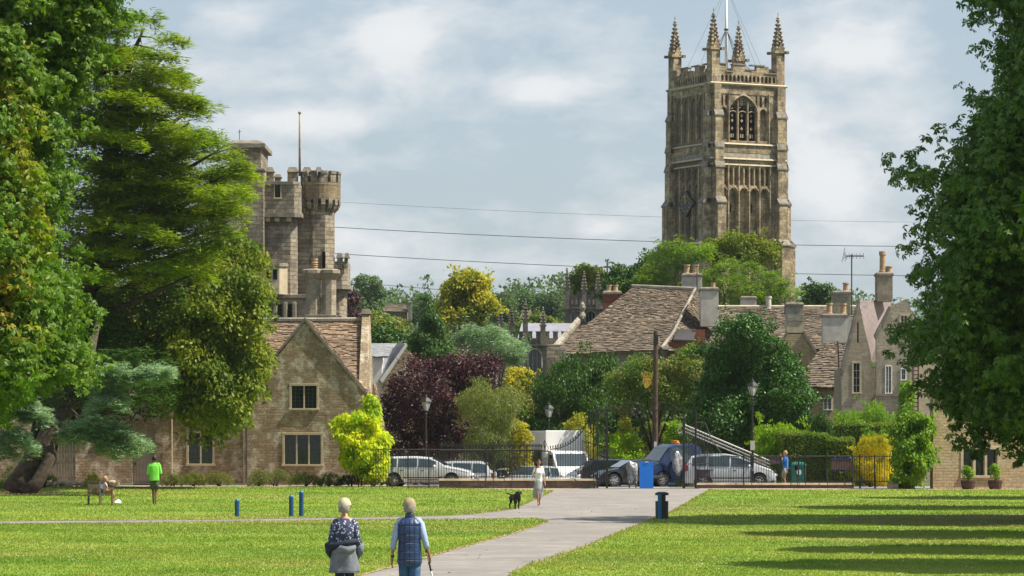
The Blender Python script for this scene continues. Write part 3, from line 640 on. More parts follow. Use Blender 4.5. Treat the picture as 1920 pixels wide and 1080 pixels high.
# far trees: individual crowns
far=[('poplar_tree','tall grey-green rounded tree on the skyline beside the castle',690,430,[(655,600),(660,545),(666,520),(688,512),(705,520),(720,528),(724,560),(716,600)],'l_poplar',.8),
 ('far_tree','mid green bushy tree below the skyline, left of the spruce',715,250,[(668,650),(672,600),(700,582),(735,590),(768,600),(780,640),(770,662),(700,660)],'l_mid',.6),
 ('far_tree','dark evergreen tree in front of the far rooftops, left of the spruce',720,236,[(690,662),(692,625),(715,615),(745,612),(768,630),(765,668)],'l_dark',.6),
 ('far_tree','round green tree on the skyline, just left of the far chimney',735,520,[(715,610),(722,575),(745,570),(765,578),(770,610)],'l_far',.9),
 ('far_tree','green tree on the skyline behind the spruce top',775,560,[(745,610),(752,562),(790,552),(815,562),(820,610)],'l_far',1.0),
 ('far_tree','dark skyline tree between the yellow-green tree and the battlements',945,520,[(918,610),(922,556),(945,546),(965,556),(972,600)],'l_far',1.0),
 ('far_tree','skyline tree above the church pinnacles',980,540,[(955,615),(960,555),(985,545),(1002,560),(1010,610)],'l_dark',1.0),
 ('far_tree','round skyline tree just left of the church porch',1030,500,[(998,612),(1002,560),(1025,547),(1050,552),(1062,575),(1060,612)],'l_far',1.0),
 ('far_tree','light green bush at the foot of the church porch',1010,420,[(960,630),(970,600),(1000,586),(1040,590),(1062,610),(1062,640)],'l_mid',.8)]
for nm,lb,bx,Y,pl,mk,r in far: tree(nm,lb,'tree',bx,Y,pl,5,int(170 if Y<400 else 210),r,24,.42 if Y>400 else .3,mk,r0=.25,ntip=5,baseY=Y)
# distant hills and their woods
def hills():
    nx,ny=60,26; vs=[];fs=[]
    for j in range(ny):
        Y=330+j*75
        for i in range(nx):
            x=(i/(nx-1)-.5)*(Y*.9); k=min(1,max(0,(Y-380)/520)); k=k*k*(3-2*k)
            vs.append((x,Y,-.5+k*(29+3*math.sin(x*.02+1)+2*math.sin(x*.05+Y*.01)))) 
    for j in range(ny-1):
        for i in range(nx-1): a=j*nx+i; fs.append((a,a+1,a+nx+1,a+nx))
    tag(MB().add(vs,fs).build('hills',m['field'],smooth=True),kind='structure')
hills()
def wood():
    n=2600; Y=rng.uniform(440,900,n); x=rng.uniform(-.17,.17,n)*Y
    k=np.clip((Y-380)/520,0,1); k=k*k*(3-2*k); z=k*(29+3*np.sin(x*.02+1)+2*np.sin(x*.05+Y*.01)); 
    z+=rng.uniform(2,8,n)+2.2*np.sin(x*.11)+1.5*np.sin(x*.31+Y)
    C=np.stack([x,Y,z],1); o=np.tile(np.array([[0,-.6,.5]]),(n,1))
    tag(rawmesh('distant_wood',clumps_to_leaves(C,2.6,34,1.1,.6,'leaf',.8,o),m['l_far'],None,4),kind='stuff')
wood()
# ---------------------------------------------------------------- shrubs, hedges and border plants
def bush(nm,label,cat,px0,px1,pyt,Y,mk,r=.22,ls=.09,n=None,group=None,style='leaf',thick=None,nl=22,pyb=None,asp=.55,poly=None,flat=.85,spur=.035):
    pyb=pyb or HZ+(H-GZ(Y))*F/Y; cx=(px0+px1)/2; o=empty(nm,(X(cx,Y),Y,GZ(Y)),0,label,cat,group)
    if poly is None:
        poly=[]
        for i in range(15):
            a=math.pi*i/14; poly.append((cx-(px1-px0)/2*math.cos(a)*(1+random.uniform(-.08,.08)),pyb-(pyb-pyt)*(math.sin(a)**.7)*(1+random.uniform(-.12,.05))))
    q=abs((px1-px0)*(pyb-pyt))*(Y/F)**2
    n=n or int(q/(r*r)*3.2)+8
    crown(o,poly,Y,thick or max(.3,(px1-px0)*Y/F*.35),n,r,nl,ls,m[mk],style=style,name='foliage',asp=asp,flat=flat,spur=spur)
    mb=MB(); 
    for k in range(5): 
        e=P(cx+random.uniform(-.3,.3)*(px1-px0),pyt*.6+pyb*.4,Y+random.uniform(-.1,.1)); mb.tube([(X(cx,Y)+random.uniform(-.1,.1),Y,GZ(Y)),e],[.03,.012],5)
    mb.build('stem',m['bark'],o); return o
bush('climbing_shrub','bright yellow-lime climbing shrub against the right corner of the gable','shrub',610,738,728,156.2,'l_lime',r=.3,ls=.16,nl=26,thick=1.5,n=900,asp=.6,style='droop',spur=0,
 poly=[(606,825),(612,795),(632,770),(655,762),(680,755),(684,738),(672,728),(690,726),(702,738),(708,760),(722,775),(728,800),(738,812),(732,835),(738,862),(728,900),(700,912),(650,908),(636,880),(640,850),(622,838)])
bush('tree_of_box','clipped bright green wisteria column against the end of the right wall','shrub',1665,1755,762,150.4,'l_climb',r=.28,ls=.15,nl=26,thick=1.2,n=520,
 poly=[(1672,915),(1668,880),(1672,840),(1665,800),(1690,772),(1715,762),(1742,770),(1750,795),(1747,830),(1758,850),(1748,880),(1745,905),(1720,916)],style='droop',asp=.6)
bpy.context.scene.objects['tree_of_box'].name='wisteria_shrub'
bush('laurel_shrub','sunlit bright laurel bank below the holly dome','shrub',1395,1530,782,161,'l_bright',r=.30,ls=.15,thick=1.6,n=520,style='up',asp=.4,poly=[(1395,910),(1400,810),(1420,782),(1460,785),(1500,788),(1530,800),(1528,860),(1470,912)])
bush('yew_bush','small dark conical yew standing above the clipped hedges','shrub',1520,1562,762,162.5,'l_dark',r=.22,ls=.1,thick=.7,n=260,style='up',asp=.35,poly=[(1520,840),(1521,800),(1528,775),(1538,762),(1546,766),(1556,785),(1562,810),(1563,842)])
bush('golden_shrub','golden yellow rounded conifer hedge behind the right railings','shrub',1588,1676,812,155.8,'l_gold',r=.2,ls=.09,thick=1.0,n=520,poly=[(1594,912),(1588,870),(1592,845),(1612,822),(1640,812),(1676,814),(1678,912)],style='up')
bush('garden_shrub','loose yellow-green garden growth in front of the steep gabled house','shrub',1560,1690,742,178,'l_climb',r=.3,ls=.14,thick=2,n=330,style='up',asp=.4,poly=[(1560,830),(1562,775),(1580,770),(1600,745),(1612,730),(1618,755),(1640,745),(1655,765),(1690,765),(1695,830)])
bush('laurel_shrub','pale green laurel sprigs poking above the golden conifer','shrub',1618,1672,795,160,'l_climb',r=.22,ls=.16,thick=.8,n=90,style='up',asp=.35,poly=[(1615,830),(1625,800),(1640,808),(1655,796),(1672,805),(1674,830)])
bush('climbing_shrub','ivy column climbing the right house beside the iron ladder','shrub',1685,1712,690,184,'l_climb',r=.28,ls=.15,thick=.8,n=150,poly=[(1683,790),(1684,720),(1692,688),(1710,692),(1714,730),(1712,790)])
def hedge(label,px0,px1,pyt,Y,depth,mk,dens=620,nm='hedge',ls=.08,slope=0):
    x0,x1=X(px0,Y),X(px1,Y); zt=Z(pyt,Y); o=empty(nm,((x0+x1)/2,Y+depth/2,0),0,label,'hedge')
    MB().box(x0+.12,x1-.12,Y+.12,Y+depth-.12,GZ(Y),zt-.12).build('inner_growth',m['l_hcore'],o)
    def face(n,f):
        a,b=rng.random(n),rng.random(n); return f(a,b)
    W=x1-x0; C=[];N=[]
    def put(n,fx,fy,fz,nv):
        a,b=rng.random(n),rng.random(n); C.append(np.stack([fx(a,b),fy(a,b),fz(a,b)],1)+rng.normal(0,.035,(n,3))); N.append(np.tile(np.array([nv],float),(n,1)))
    wob=lambda a:.05*np.sin(a*W*2.3)+.04*np.sin(a*W*5.1+1)
    put(int(W*zt*dens),lambda a,b:x0+a*W,lambda a,b:Y+wob(a)+0*b,lambda a,b:GZ(Y)+b*(zt-GZ(Y)),(0,-1,.1))
    put(int(W*depth*dens),lambda a,b:x0+a*W,lambda a,b:Y+b*depth,lambda a,b:zt+wob(a)-.10*(np.abs(b-.5)*2)**4,(0,0,1))
    put(int(zt*depth*dens),lambda a,b:x0+0*a,lambda a,b:Y+a*depth,lambda a,b:b*zt,(-1,0,0))
    put(int(zt*depth*dens),lambda a,b:x1+0*a,lambda a,b:Y+a*depth,lambda a,b:b*zt,(1,0,0))
    rawmesh('foliage',leaves(np.concatenate(C),np.concatenate(N),ls,.6,'leaf'),m[mk],o,4); return o
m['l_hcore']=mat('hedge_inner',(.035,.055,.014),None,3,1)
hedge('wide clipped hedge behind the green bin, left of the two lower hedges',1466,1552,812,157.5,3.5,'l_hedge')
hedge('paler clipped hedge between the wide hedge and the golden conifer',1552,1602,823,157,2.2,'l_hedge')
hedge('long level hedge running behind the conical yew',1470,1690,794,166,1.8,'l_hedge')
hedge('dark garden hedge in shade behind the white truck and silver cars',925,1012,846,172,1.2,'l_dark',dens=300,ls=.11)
for a in (('golden_shrub','variegated yellow shrub behind the second silver car',890,930,848,169,'l_gold'),('garden_shrub','yellow-green shrub right above the white truck',1045,1125,768,178.6-2,'l_yellow'),
 ('garden_shrub','leafy light green shrub behind the dark estate car',1125,1215,790,171,'l_bright'),('garden_shrub','pale yellow flowering shrub between the truck and the wooden pole',1145,1200,775,174,'l_yellow'),('garden_shrub','dark green background shrub left of the brick wall',1195,1300,770,176,'l_mid'),('garden_shrub','bright green tiered shrub between the wooden pole and the holly',1228,1300,785,170,'l_bright'),
 ('garden_shrub','dark low shrub left of the foot of the wooden pole',1180,1240,850,168,'l_dark'),('garden_shrub','yellowish shrub tucked under the dark yew, left of the truck',950,1000,770,168.5,'l_yellow'),
 ('garden_shrub','small green shrub in front of the purple beech, right of the lime climber',735,790,865,172,'l_dark')):
    bush(a[0],a[1],'shrub',*a[2:6],a[6],r=.3,ls=.14)
bd=[(305,345,888,'l_olive'),(340,385,884,'l_hedge'),(380,440,886,'l_mid'),(470,500,882,'l_olive'),(488,545,880,'l_olive'),(545,600,888,'l_hedge'),(596,640,890,'l_mid'),(636,680,888,'l_dark'),(680,720,890,'l_olive'),(712,745,885,'l_climb'),(80,110,890,'l_olive'),(160,185,882,'l_yellow'),(0,40,880,'l_climb'),(-30,14,905,'l_climb')]
bl=['greyish border plant left of the drainpipe end by the far window','green border plant under the left cottage window','low green mound at the left end of the cottage bed','thin grey sprig by the dark downpipe','tall grey lavender clump under the gable windows, left one','low green plant under the three-light window','green plant right of the three-light window','dark plant at the foot of the lime climber','grey-green plant below the lime climber','spiky bright plant at the corner by the car','small grey plant before the plank door','yellow-green spiky plant above the rockery','leafy green shoots at the foot of the leaning trunk','low leaves at the far left lawn edge']
for (a,b_,c,k),lb in zip(bd,bl): bush('border_plant',lb,'plant',a-6,b_+6,c-5,157.4 if a>0 and a<800 and a!=160 else 150,k,r=.13,ls=.075,style='up',asp=.3,thick=.4,n=120,group='plants along the cottage wall')

# avenue chestnuts just outside the right of the view; their shade stripes the lawn
for i,(x,y,h,rr) in enumerate(((17.5,84,16,3.5),(16.5,73,15,2.8),(15.8,64.5,16,3.3),(19.5,113,13,3.4),(24.5,129,14,3.2))):
    o=empty('chestnut_tree',(x,y,0),0,['avenue chestnut just outside the right edge, level with the litter bin','chestnut outside the right edge, nearer than the litter bin','nearest chestnut outside the right edge of the view','chestnut outside the right edge beyond the big crown','farthest chestnut outside the right edge, by the lodge'][i],'tree','avenue trees outside the view')
    n=440; u=unit(rng.normal(size=(n,3))); C=np.array([x,y,h*.58])+u*np.array([rr,rr,h*.40])*rng.uniform(.55,1,(n,1))*(1-.35*np.clip(u[:,2:],0,1)); rawmesh('crown',clumps_to_leaves(C,.75,20,.5,.7,'leaf',.8,u),m['l_chest'],o,4)
    trunk(o,(x,y,0),[(x+1,y,h*.8),(x-1,y+1,h*.7),(x,y-1,h*.75)],.35)
# ---------------------------------------------------------------- buildings
def root(nm,label,cat,px,Y,group=None): return empty(nm,(X(px,Y),Y,0),0,label,cat,group)
def pxw(outer,holes,Y,thick,hd=.28):  # a wall facing the camera, outline given by bearings at its real distance
    f=lambda q:[(X(a,Y),Z(b,Y)) for a,b in q]
    return MB().wall(f(outer),[f(h) for h in holes],(0,Y,0),(1,0,0),(0,0,1),thick,hd)
def rect(a,b,c,d): return [(a,b),(c,b),(c,d),(a,d)]
def window(parent,px0,py0,px1,py1,Y,n=2,rec=.2,surr=.1,mull=.07,rows=5,cols=3,mt='dress',lead=True,label=None,curtain=False,arched=False):
    x0,x1,z0,z1=X(px0,Y),X(px1,Y),Z(py1,Y),Z(py0,Y); b=MB(); s=surr
    b.box(x0-s,x0+.015,Y-.03,Y+rec-.03,z0,z1).box(x1-.015,x1+s,Y-.03,Y+rec-.03,z0,z1).box(x0-s,x1+s,Y-.035,Y+rec-.02,z1-.012,z1+s*1.1).box(x0-s*1.25,x1+s*1.25,Y-.09,Y+rec-.02,z0-s*.9,z0+.012)
    w=(x1-x0)/n
    for i in range(1,n): b.box(x0+i*w-mull/2,x0+i*w+mull/2,Y+.01,Y+rec-.05,z0+.012,z1-.012)
    o=b.build('window',m[mt],parent,bevel=.008)
    if label: o['label']=label
    MB().box(x0-.01,x1+.01,Y+rec-.045,Y+rec-.03,z0-.01,z1+.01).build('pane',m['glass'],o)
    if lead:
        l=MB(); 
        for i in range(n):
            a,c=x0+i*w,x0+(i+1)*w
            for k in range(1,cols): l.box(a+(c-a)*k/cols-.009,a+(c-a)*k/cols+.009,Y+rec-.062,Y+rec-.046,z0,z1)
            for k in range(1,rows): l.box(a,c,Y+rec-.066,Y+rec-.0465,z0+(z1-z0)*k/rows-.009,z0+(z1-z0)*k/rows+.009)
        l.build('glazing_bars',m['wframe'] if lead=='white' else m['irongrey'],o)
    if curtain:
        MB().box(x0+.02,x0+w*.45,Y+rec-.028,Y+rec-.02,z0,z1).box(x1-w*.4,x1-.02,Y+rec-.028,Y+rec-.02,z0,z1).build('curtain',m['curtain'],o)
    return o
m['curtain']=mat('curtain',(.35,.40,.36),None,3,.9)
def tiles(parent,A,B,C,D,course=.17,tw=.30,mk='tile_red',th=.035,name='roof',over=.06,skip=0):
    """A-B eave, D-C ridge: jittered stone slates laid in courses over a solid deck"""
    A,B,C,D=map(Vector,(A,B,C,D)); n=(B-A).cross(D-A).normalized()
    if n.z<0: n=-n
    L=max((D-A).length,(C-B).length); W=(B-A).length; nr=max(3,int(L/course)); vs=[];fs=[]
    bl=lambda s,t:(A.lerp(B,s)).lerp(D.lerp(C,s),t)
    t=0; rows=[]; tt=0
    for j in range(nr+1): rows.append(tt); tt+=1.25-.5*j/nr
    rows=[q/rows[-1] for q in rows]
    for j in range(nr):
        s=-random.random()*.6*tw/W; t0=rows[j]-over/L*(.3 if j else 1); t1=min(1,rows[j+1]+.05/L)
        while s<1:
            ws=tw/W*random.uniform(.6,1.45); a,c=max(0,s)+.004/W,min(1,s+ws)-.004/W; s+=ws
            if c-a<.02*tw/W: continue
            h=th*random.uniform(.9,2.1); dt=random.uniform(-.04,.04)/L*2; tl=random.uniform(-.012,.012)
            p=[bl(a,t0+dt)+n*(h+tl),bl(c,t0+dt)+n*(h-tl),bl(c,t1)+n*.012,bl(a,t1)+n*.012,bl(a,t0+dt)-n*.004,bl(c,t0+dt)-n*.004]
            b=len(vs); vs+=p; fs+=[(b,b+1,b+2,b+3),(b+4,b+5,b+1,b),(b+5,b+2,b+1),(b+4,b,b+3)]
    mb=MB(); mb.add(vs,fs); mb.add([A,B,C,D]+[q-n*.1 for q in (A,B,C,D)],[(0,1,2,3),(7,6,5,4),(0,4,5,1),(1,5,6,2),(2,6,7,3),(3,7,4,0)])
    o=mb.build(name,m[mk],parent); return o
def potlathe(mb,x,y,z,h,r=.14):
    mb.lathe((x,y,z),[(r*1.15,0),(r*1.15,h*.08),(r*.95,h*.12),(r*.9,h*.8),(r*1.12,h*.84),(r*1.12,h),(r*.85,h),(r*.85,h*.8)],12)
def chimney(parent,px0,py0,px1,py1,Y,d,pots=(),mk='chim',cap=.12,name='chimney'):
    """stack with an oversailing cap; pots: (px, top py, radius)"""
    x0,x1,z0,z1=X(px0,Y),X(px1,Y),Z(py1,Y),Z(py0,Y); b=MB()
    b.box(x0+.06,x1-.06,Y+.06,Y+d-.06,z0,z1-.22)
    o=b.build(name,m[mk],parent,bevel=.01)
    c=MB().box(x0,x1,Y,Y+d,z1-.22,z1-.08).taper(x0+.02,x1-.02,Y+.02,Y+d-.02,z1-.08,z1,.08); c.build('cap',m['coping'],o,bevel=.015)
    for px,pt,r in pots:
        q=MB(); potlathe(q,X(px,Y+d/2),Y+d/2,z1-.01,Z(pt,Y)-z1,r); q.build('chimney_pot',m['pot'],o,smooth=False)
    return o
# ---- the stone cottage
Yc=160
o=root('stone_cottage','stone cottage with a steep gable and mullioned windows beside the lawn','cottage',575,Yc)
g=pxw([(455,911),(455,742),(572,599),(692,745),(692,911)],[rect(546,723,594,766),rect(533,815,602,871)],Yc,.45)
g.build('gable_wall',m['cottage'],o)
v=MB()
for a,b_ in (((572,595),(449,745)),((572,595),(699,750))):
    p,q=P(*a,Yc),P(*b_,Yc); dn=Vector((0,0,-.16)); v.add([p+Vector((0,-.09,0)),q+Vector((0,-.09,0)),q+Vector((0,-.09,0))+dn,p+Vector((0,-.09,0))+dn*1.2,p+Vector((0,.4,0)),q+Vector((0,.4,0)),q+Vector((0,.4,0))+dn,p+Vector((0,.4,0))+dn*1.2],[(0,1,2,3),(7,6,5,4),(0,4,5,1),(3,2,6,7),(1,5,6,2),(0,3,7,4)])
v.build('verge',m['coping'],o)
window(o,546,723,594,766,Yc,2,rows=6,label='upper two-light window in the gable')
window(o,533,815,602,871,Yc,3,rows=5,curtain=True,label='lower three-light window with curtains')
# gable roof slopes run back to the main roof; main range behind
Ym=161.2; zr=Z(602,Ym+4.1); ze=Z(752,Yc+.9)
xl,xr=X(380,Ym),X(690,Ym)
apex=P(572,597,Yc); 
for sx,ex in ((-1,449),(1,699)):
    e=P(ex,750,Yc); back=Vector((0,4.4,0)); tiles(o,e,e+back,apex+back,apex) if sx>0 else tiles(o,e+back,e,apex,apex+back)
def mainz(y): return ze+(zr-ze)*(y-(Yc+.9))/(4.4)
def rp(px,y): return Vector(((px-960)/F*(Yc+2.5),y,mainz(y)))
# main roof: lit slopes either side of the gable
tiles(o,rp(380,Yc+.9),rp(676,Yc+.9),rp(676,Yc+5.3),rp(380,Yc+5.3),name='main_roof')
MB().tube([rp(384,Yc+5.25)+Vector((0,0,.1)),rp(572,Yc+5.25)+Vector((0,0,.1))],.13,6).tube([rp(572,Yc+5.25)+Vector((0,0,.1)),rp(674,Yc+5.25)+Vector((0,0,.12))],.12,6).build('ridge',m['chim'],o)
xa,xb=rp(674,0).x,rp(689,0).x
MB().prism([(xa,Yc+.75,0),(xa,Yc+.75,mainz(Yc+.8)+.12),(xa,Yc+5.2,zr+.38),(xa,Yc+5.7,zr+.38),(xa,Yc+10.0,mainz(Yc+.8)+.12),(xa,Yc+10.0,0)],(xb-xa,0,0)).build('end_wall',m['cottage'],o,bevel=.02)
MB().taper(xa-.05,xb+.06,Yc+5.0,Yc+5.7,zr+.36,zr+.62,.08).build('kneeler',m['coping'],o)
tiles(o,Vector((xa,Yc+10.4,ze-.2)),Vector((xl,Yc+10.4,ze-.2)),Vector((xl,Yc+5.3,zr)),Vector((xa,Yc+5.3,zr)),name='rear_roof')
MB().box(X(460,Yc+1.2),xa-.01,Yc+1.2,Yc+1.6,0,ze-.08).build('front_wall',m['cottage'],o)
# back lean-to whose tiles show to the right of the end wall
tiles(o,Vector((xb+.55,Yc+8.2,2.6)),Vector((xb+.55,Yc+11.6,2.6)),Vector((xb+.02,Yc+11.6,ze+1.0)),Vector((xb+.02,Yc+8.2,ze+1.0)),name='side_roof')
# downpipe
MB().tube([P(462,735,Yc-.07),P(462,905,Yc-.07)],.04,8).build('downpipe',m['irongrey'],o)
# left wing
g=pxw([(142,907),(142,745),(454.5,745),(454.5,907)],[rect(353,812,399,870),rect(248,803,291,906)],Yc+.15,.4)
o2=root('cottage_wing','low stone wing of the cottage with a grey plank door, under the trees','cottage',300,Yc+.15)
g.build('wall',m['cottage'],o2)
window(o2,353,812,399,870,Yc+.15,2,rows=6)
b=MB(); x0,x1=X(248,Yc),X(291,Yc); k=7
for i in range(k): b.box(x0+(x1-x0)*i/k+.006,x0+(x1-x0)*(i+1)/k-.006,Yc+.36,Yc+.40,.02,Z(803,Yc+.15))
b.box(x0,x1,Yc+.40,Yc+.44,.0,Z(803,Yc+.15)); d_=b.build('door',m['door'] if 'door' in m else m['wood'],o2)
MB().box(x0+.1,x0+.14,Yc+.30,Yc+.36,1.0,1.15).build('handle',m['iron'],d_)
MB().tube([P(322,748,Yc+.05),P(322,905,Yc+.05)],.035,8).build('downpipe',m['dress'],o2)
tiles(o2,P(142,748,Yc),P(454,748,Yc),Vector((X(454,Yc),Yc+4.4,Z(620,Yc+4))),Vector((X(142,Yc),Yc+4.4,Z(620,Yc+4))),name='roof')
b=MB(); x0,x1=X(62,Yc+.3),X(141.4,Yc+.3); k=15
for i in range(k): b.box(x0+(x1-x0)*i/k+.008,x0+(x1-x0)*(i+1)/k-.008,Yc+.32+random.uniform(0,.015),Yc+.36,.03,Z(826,Yc+.3)+random.uniform(-.01,.01))
g_=root('plank_gate','pale vertical plank gate behind the dark leaning trunk','gate',100,Yc+.3); b.build('planks',m['wood'],g_); MB().box(x0,x1,Yc+.362,Yc+.42,.3,.42).box(x0,x1,Yc+.362,Yc+.42,1.6,1.72).build('rail',m['wood'],g_)
tag(pxw([(-250,907),(-250,790),(61.5,790),(61.5,907)],[],Yc+.4,.4).build('garden_wall',m['cottage'],None),'stone garden wall in shade left of the plank gate','wall')
# ---- castle-like barracks
Yb=185; q=root('barracks_castle','battlemented stone castle building rising behind the cottage','castle',560,Yb)
c=MB(); c.pb(395,318,494.5,905,Yb-.6,14).pb(430,276,490,318,Yb+.2,5); c.build('west_block',m['castle'],q,bevel=.03)
MB().pb(425,268,497,277,Yb-.1,5.6).taper(X(428,Yb),X(495,Yb),Yb,Yb+5.4,Z(268,Yb),Z(262,Yb),.25).pb(393,315,497,320,Yb-.75,1).build('cornice',m['coping'],q,bevel=.03)
MB().pb(495,385,600,905,Yb+1.6,9).build('main_wall',m['castle'],q)
b=MB(); # parapet with merlons behind the turret
b.pb(495,352,600,386,Yb+1.5,.5)
for a,c_ in ((495,513),(539,558),(567,584),(591,604)): b.pb(a,320,c_,353,Yb+1.5,.5)
b.build('parapet',m['castle'],q)
b=MB()
for a,c_ in ((494,514.5),(537.5,559.5),(566,585),(590,605)): b.taper(X(a,Yb+1.4),X(c_,Yb+1.4),Yb+1.35,Yb+2.2,Z(322,Yb+1.4),Z(313,Yb+1.4),.12)
b.build('merlon_cap',m['coping'],q)
def chamf(px0,px1,Y,d,z0,z1,ch):   # plan with chamfered front right corner
    x0,x1=X(px0,Y),X(px1,Y); pl=[(x0,Y),(x1-ch,Y),(x1,Y+ch),(x1,Y+d),(x0,Y+d)]
    return [(a,b_,z0) for a,b_ in pl],z1-z0
def chp(mb,px0,px1,pya,pyb,Y,d,ch): 
    p,h=chamf(px0,px1,Y,d,Z(pyb,Y),Z(pya,Y),ch); mb.prism(p,(0,0,h)); return mb
b=chp(MB(),495,563,345,400,Yb,3.2,.35); b.pb(515,333,526.6,346,Yb,.5)
chp(b,495,556,406,905,Yb+.35,3,.35); b.build('bay_tower',m['castle'],q,bevel=.02)
b=chp(MB(),494.6,566,399,407,Yb-.15,3.5,.4); chp(b,494.6,561,340,346,Yb-.1,3.3,.35); chp(b,494.6,560,552,558,Yb+.1,3.2,.35)
b.taper(X(513.5,Yb),X(529,Yb),Yb-.1,Yb+.6,Z(333,Yb),Z(326,Yb),.1); b.build('string_course',m['coping'],q,bevel=.02)
b=MB(); [b.pb(a,407,a+9,415,Yb+.05,.5) for a in (497,515,537)]; b.build('corbel',m['dress'],q,bevel=.02)
f_=MB().pb(513.5,343,515.2,371,Yb-.06,.12).pb(525.8,343,527.5,371,Yb-.06,.12).pb(512.5,370,528.5,373,Yb-.1,.16).build('window',m['dress'],q)
MB().pb(515.2,343,525.8,370,Yb-.03,.02).build('pane',m['glass'],f_)
# round machicolated turret
cx,cy=X(600,Yb+1.6),Yb+2.2; zt=lambda py:Z(py,Yb)
Rr=38/F*Yb; b=MB(); b.lathe((cx,cy,0),[(Rr,zt(368)),(Rr,zt(345)),(Rr*1.01,zt(343)),(Rr*1.01,zt(341)),(Rr,zt(340)),(Rr,zt(338)),(Rr-.35,zt(338)),(Rr-.35,zt(350))],28); b.build('turret_drum',m['castle_w'] if 'castle_w' in m else m['warmc'] if 'warmc' in m else m['castle'],q,smooth=False)
b=MB(); cp=MB()
for k in range(12):
    a0=2*math.pi*(k+.12)/12; a1=2*math.pi*(k+.78)/12; pts=[]
    for r_ in (Rr,Rr-.34):
        for a in (a0,(a0+a1)/2,a1) if r_==Rr else (a1,(a0+a1)/2,a0): pts.append((cx+r_*math.cos(a),cy+r_*math.sin(a),zt(338)-.01))
    b.prism(pts,(0,0,zt(323)-zt(338))); pts=[(cx+(p[0]-cx)*1.035,cy+(p[1]-cy)*1.035,zt(323)) for p in pts]; cp.prism(pts,(0,0,.2))
    a2=2*math.pi*(k+.98)/12
b.build('merlon',m['castle'],q); cp.build('merlon_cap',m['coping'],q,bevel=.04)
b=MB(); Rs=30/F*Yb   # corbels with rounded undersides
for k in range(16):
    a=2*math.pi*(k+.5)/16; d=Vector((math.cos(a),math.sin(a),0)); t=Vector((-d.y,d.x,0)); hw=.125
    prof=[(Rs*.8,zt(367)),(Rr-.01,zt(367)),(Rr-.01,zt(380)),(Rr-.12,zt(388)),(Rr-.36,zt(396)),(Rs*.8,zt(402))]
    pts=[Vector((cx,cy,0))+d*r_+Vector((0,0,z))-t*hw for r_,z in prof]; b.prism(pts,t*hw*2)
b.lathe((cx,cy,0),[(Rr-.02,zt(367)-.02),(Rr-.02,zt(371)),(Rs,zt(371))],28)
b.build('machicolation',m['castle'],q)
b=MB(); b.lathe((cx-.05,cy,0),[(Rs,0),(Rs,zt(368))],8,rot=R(22.5)); b.build('turret_shaft',m['castle'],q)
MB().box(cx+.15,cx+.33,cy-Rs-.03,cy-Rs+.2,zt(500),zt(470)).build('slit',m['void'],q)
MB().tube([P(562,330,Yb+2),P(562,213,Yb+2)],[.075,.05],8).lathe(P(562,214,Yb+2),[(.02,0),(.1,.05),(.1,.12),(.02,.18)],10).build('flagpole',m['wood'],q,smooth=True)
# small right turret
b=chp(MB(),618,652,490,536,Yb+2,3,.35)
for a,c_ in ((617,625),(632,642),(645.5,652)): b.pb(a,480,c_,491,Yb+2,.45)
chp(b,612,646,541,905,Yb+2.2,3,.3); b.build('side_turret',m['castle'],q,bevel=.02)
b=chp(MB(),613,656,533,542,Yb+1.8,3.4,.45); 
for a,c_ in ((615,628),(630,644),(645,656)): b.taper(X(a,Yb+2),X(c_,Yb+2),Yb+1.9,Yb+2.6,Z(484,Yb+2),Z(474,Yb+2),.08)
for a in (624,644): b.pb(a,497,a+8,503,Yb+1.92,.2)
b.build('turret_cornice',m['coping'],q,bevel=.02)
# oriel
b=chp(MB(),495,537,500,552,Yb-.5,1.2,.4); b.build('oriel',m['dress'],q,bevel=.02)
chp(MB(),494.5,538.5,493,500,Yb-.6,1.4,.45).build('oriel_roof',m['coping'],q,bevel=.03)
MB().pb(500,505,508,524,Yb-.52,.03).pb(512,505,520,524,Yb-.52,.03).build('oriel_window',m['glass'],q)
b=MB().pb(494.6,552,620,559,Yb-.2,2.0); b.build('lower_string',m['coping'],q,bevel=.02)
b=MB().pb(495,559,612,905,Yb+.0,1.8); [b.pb(a,566,a+7,640,Yb-.5,.6) for a in (512,531,548)]; b.build('lower_wall',m['ashlar'],q,bevel=.03)
b=MB(); [b.pb(a,570,a+7,610,Yb-.03,.04) for a in (500,521,540)]; b.build('lower_window',m['glass'],q)
# tall double chimney standing before the castle
q=root('double_chimney','tall double-shafted stone chimney with one clay pot, before the castle','chimney',600,178)
b=MB(); Yk=178
for a,c_ in ((575,600),(604,630)): b.lathe((X((a+c_)/2,Yk+.4),Yk+.4,0),[(.42,0),(.42,Z(524,Yk)),(.5,Z(520,Yk)),(.62,Z(514,Yk)),(.66,Z(512,Yk)),(.66,Z(506,Yk)),(.5,Z(504,Yk))],8,rot=R(22.5))
b.build('shaft',m['ashlar'],q); MB().pb(570,590,632,597,Yk-.25,1.5).build('base_slab',m['coping'],q,bevel=.03)
b=MB(); potlathe(b,X(589,Yk),Yk+.4,Z(505,Yk),.62,.17); [b.lathe((X(589,Yk),Yk+.4,Z(505,Yk)+.12*k),[(.17,0),(.21,.03),(.17,.06)],12) for k in (1,2,3)]; b.build('chimney_pot',m['pot'],q)
MB().pb(560,592,640,905,Yk-.2,2).build('stack_base',m['castle'],q)
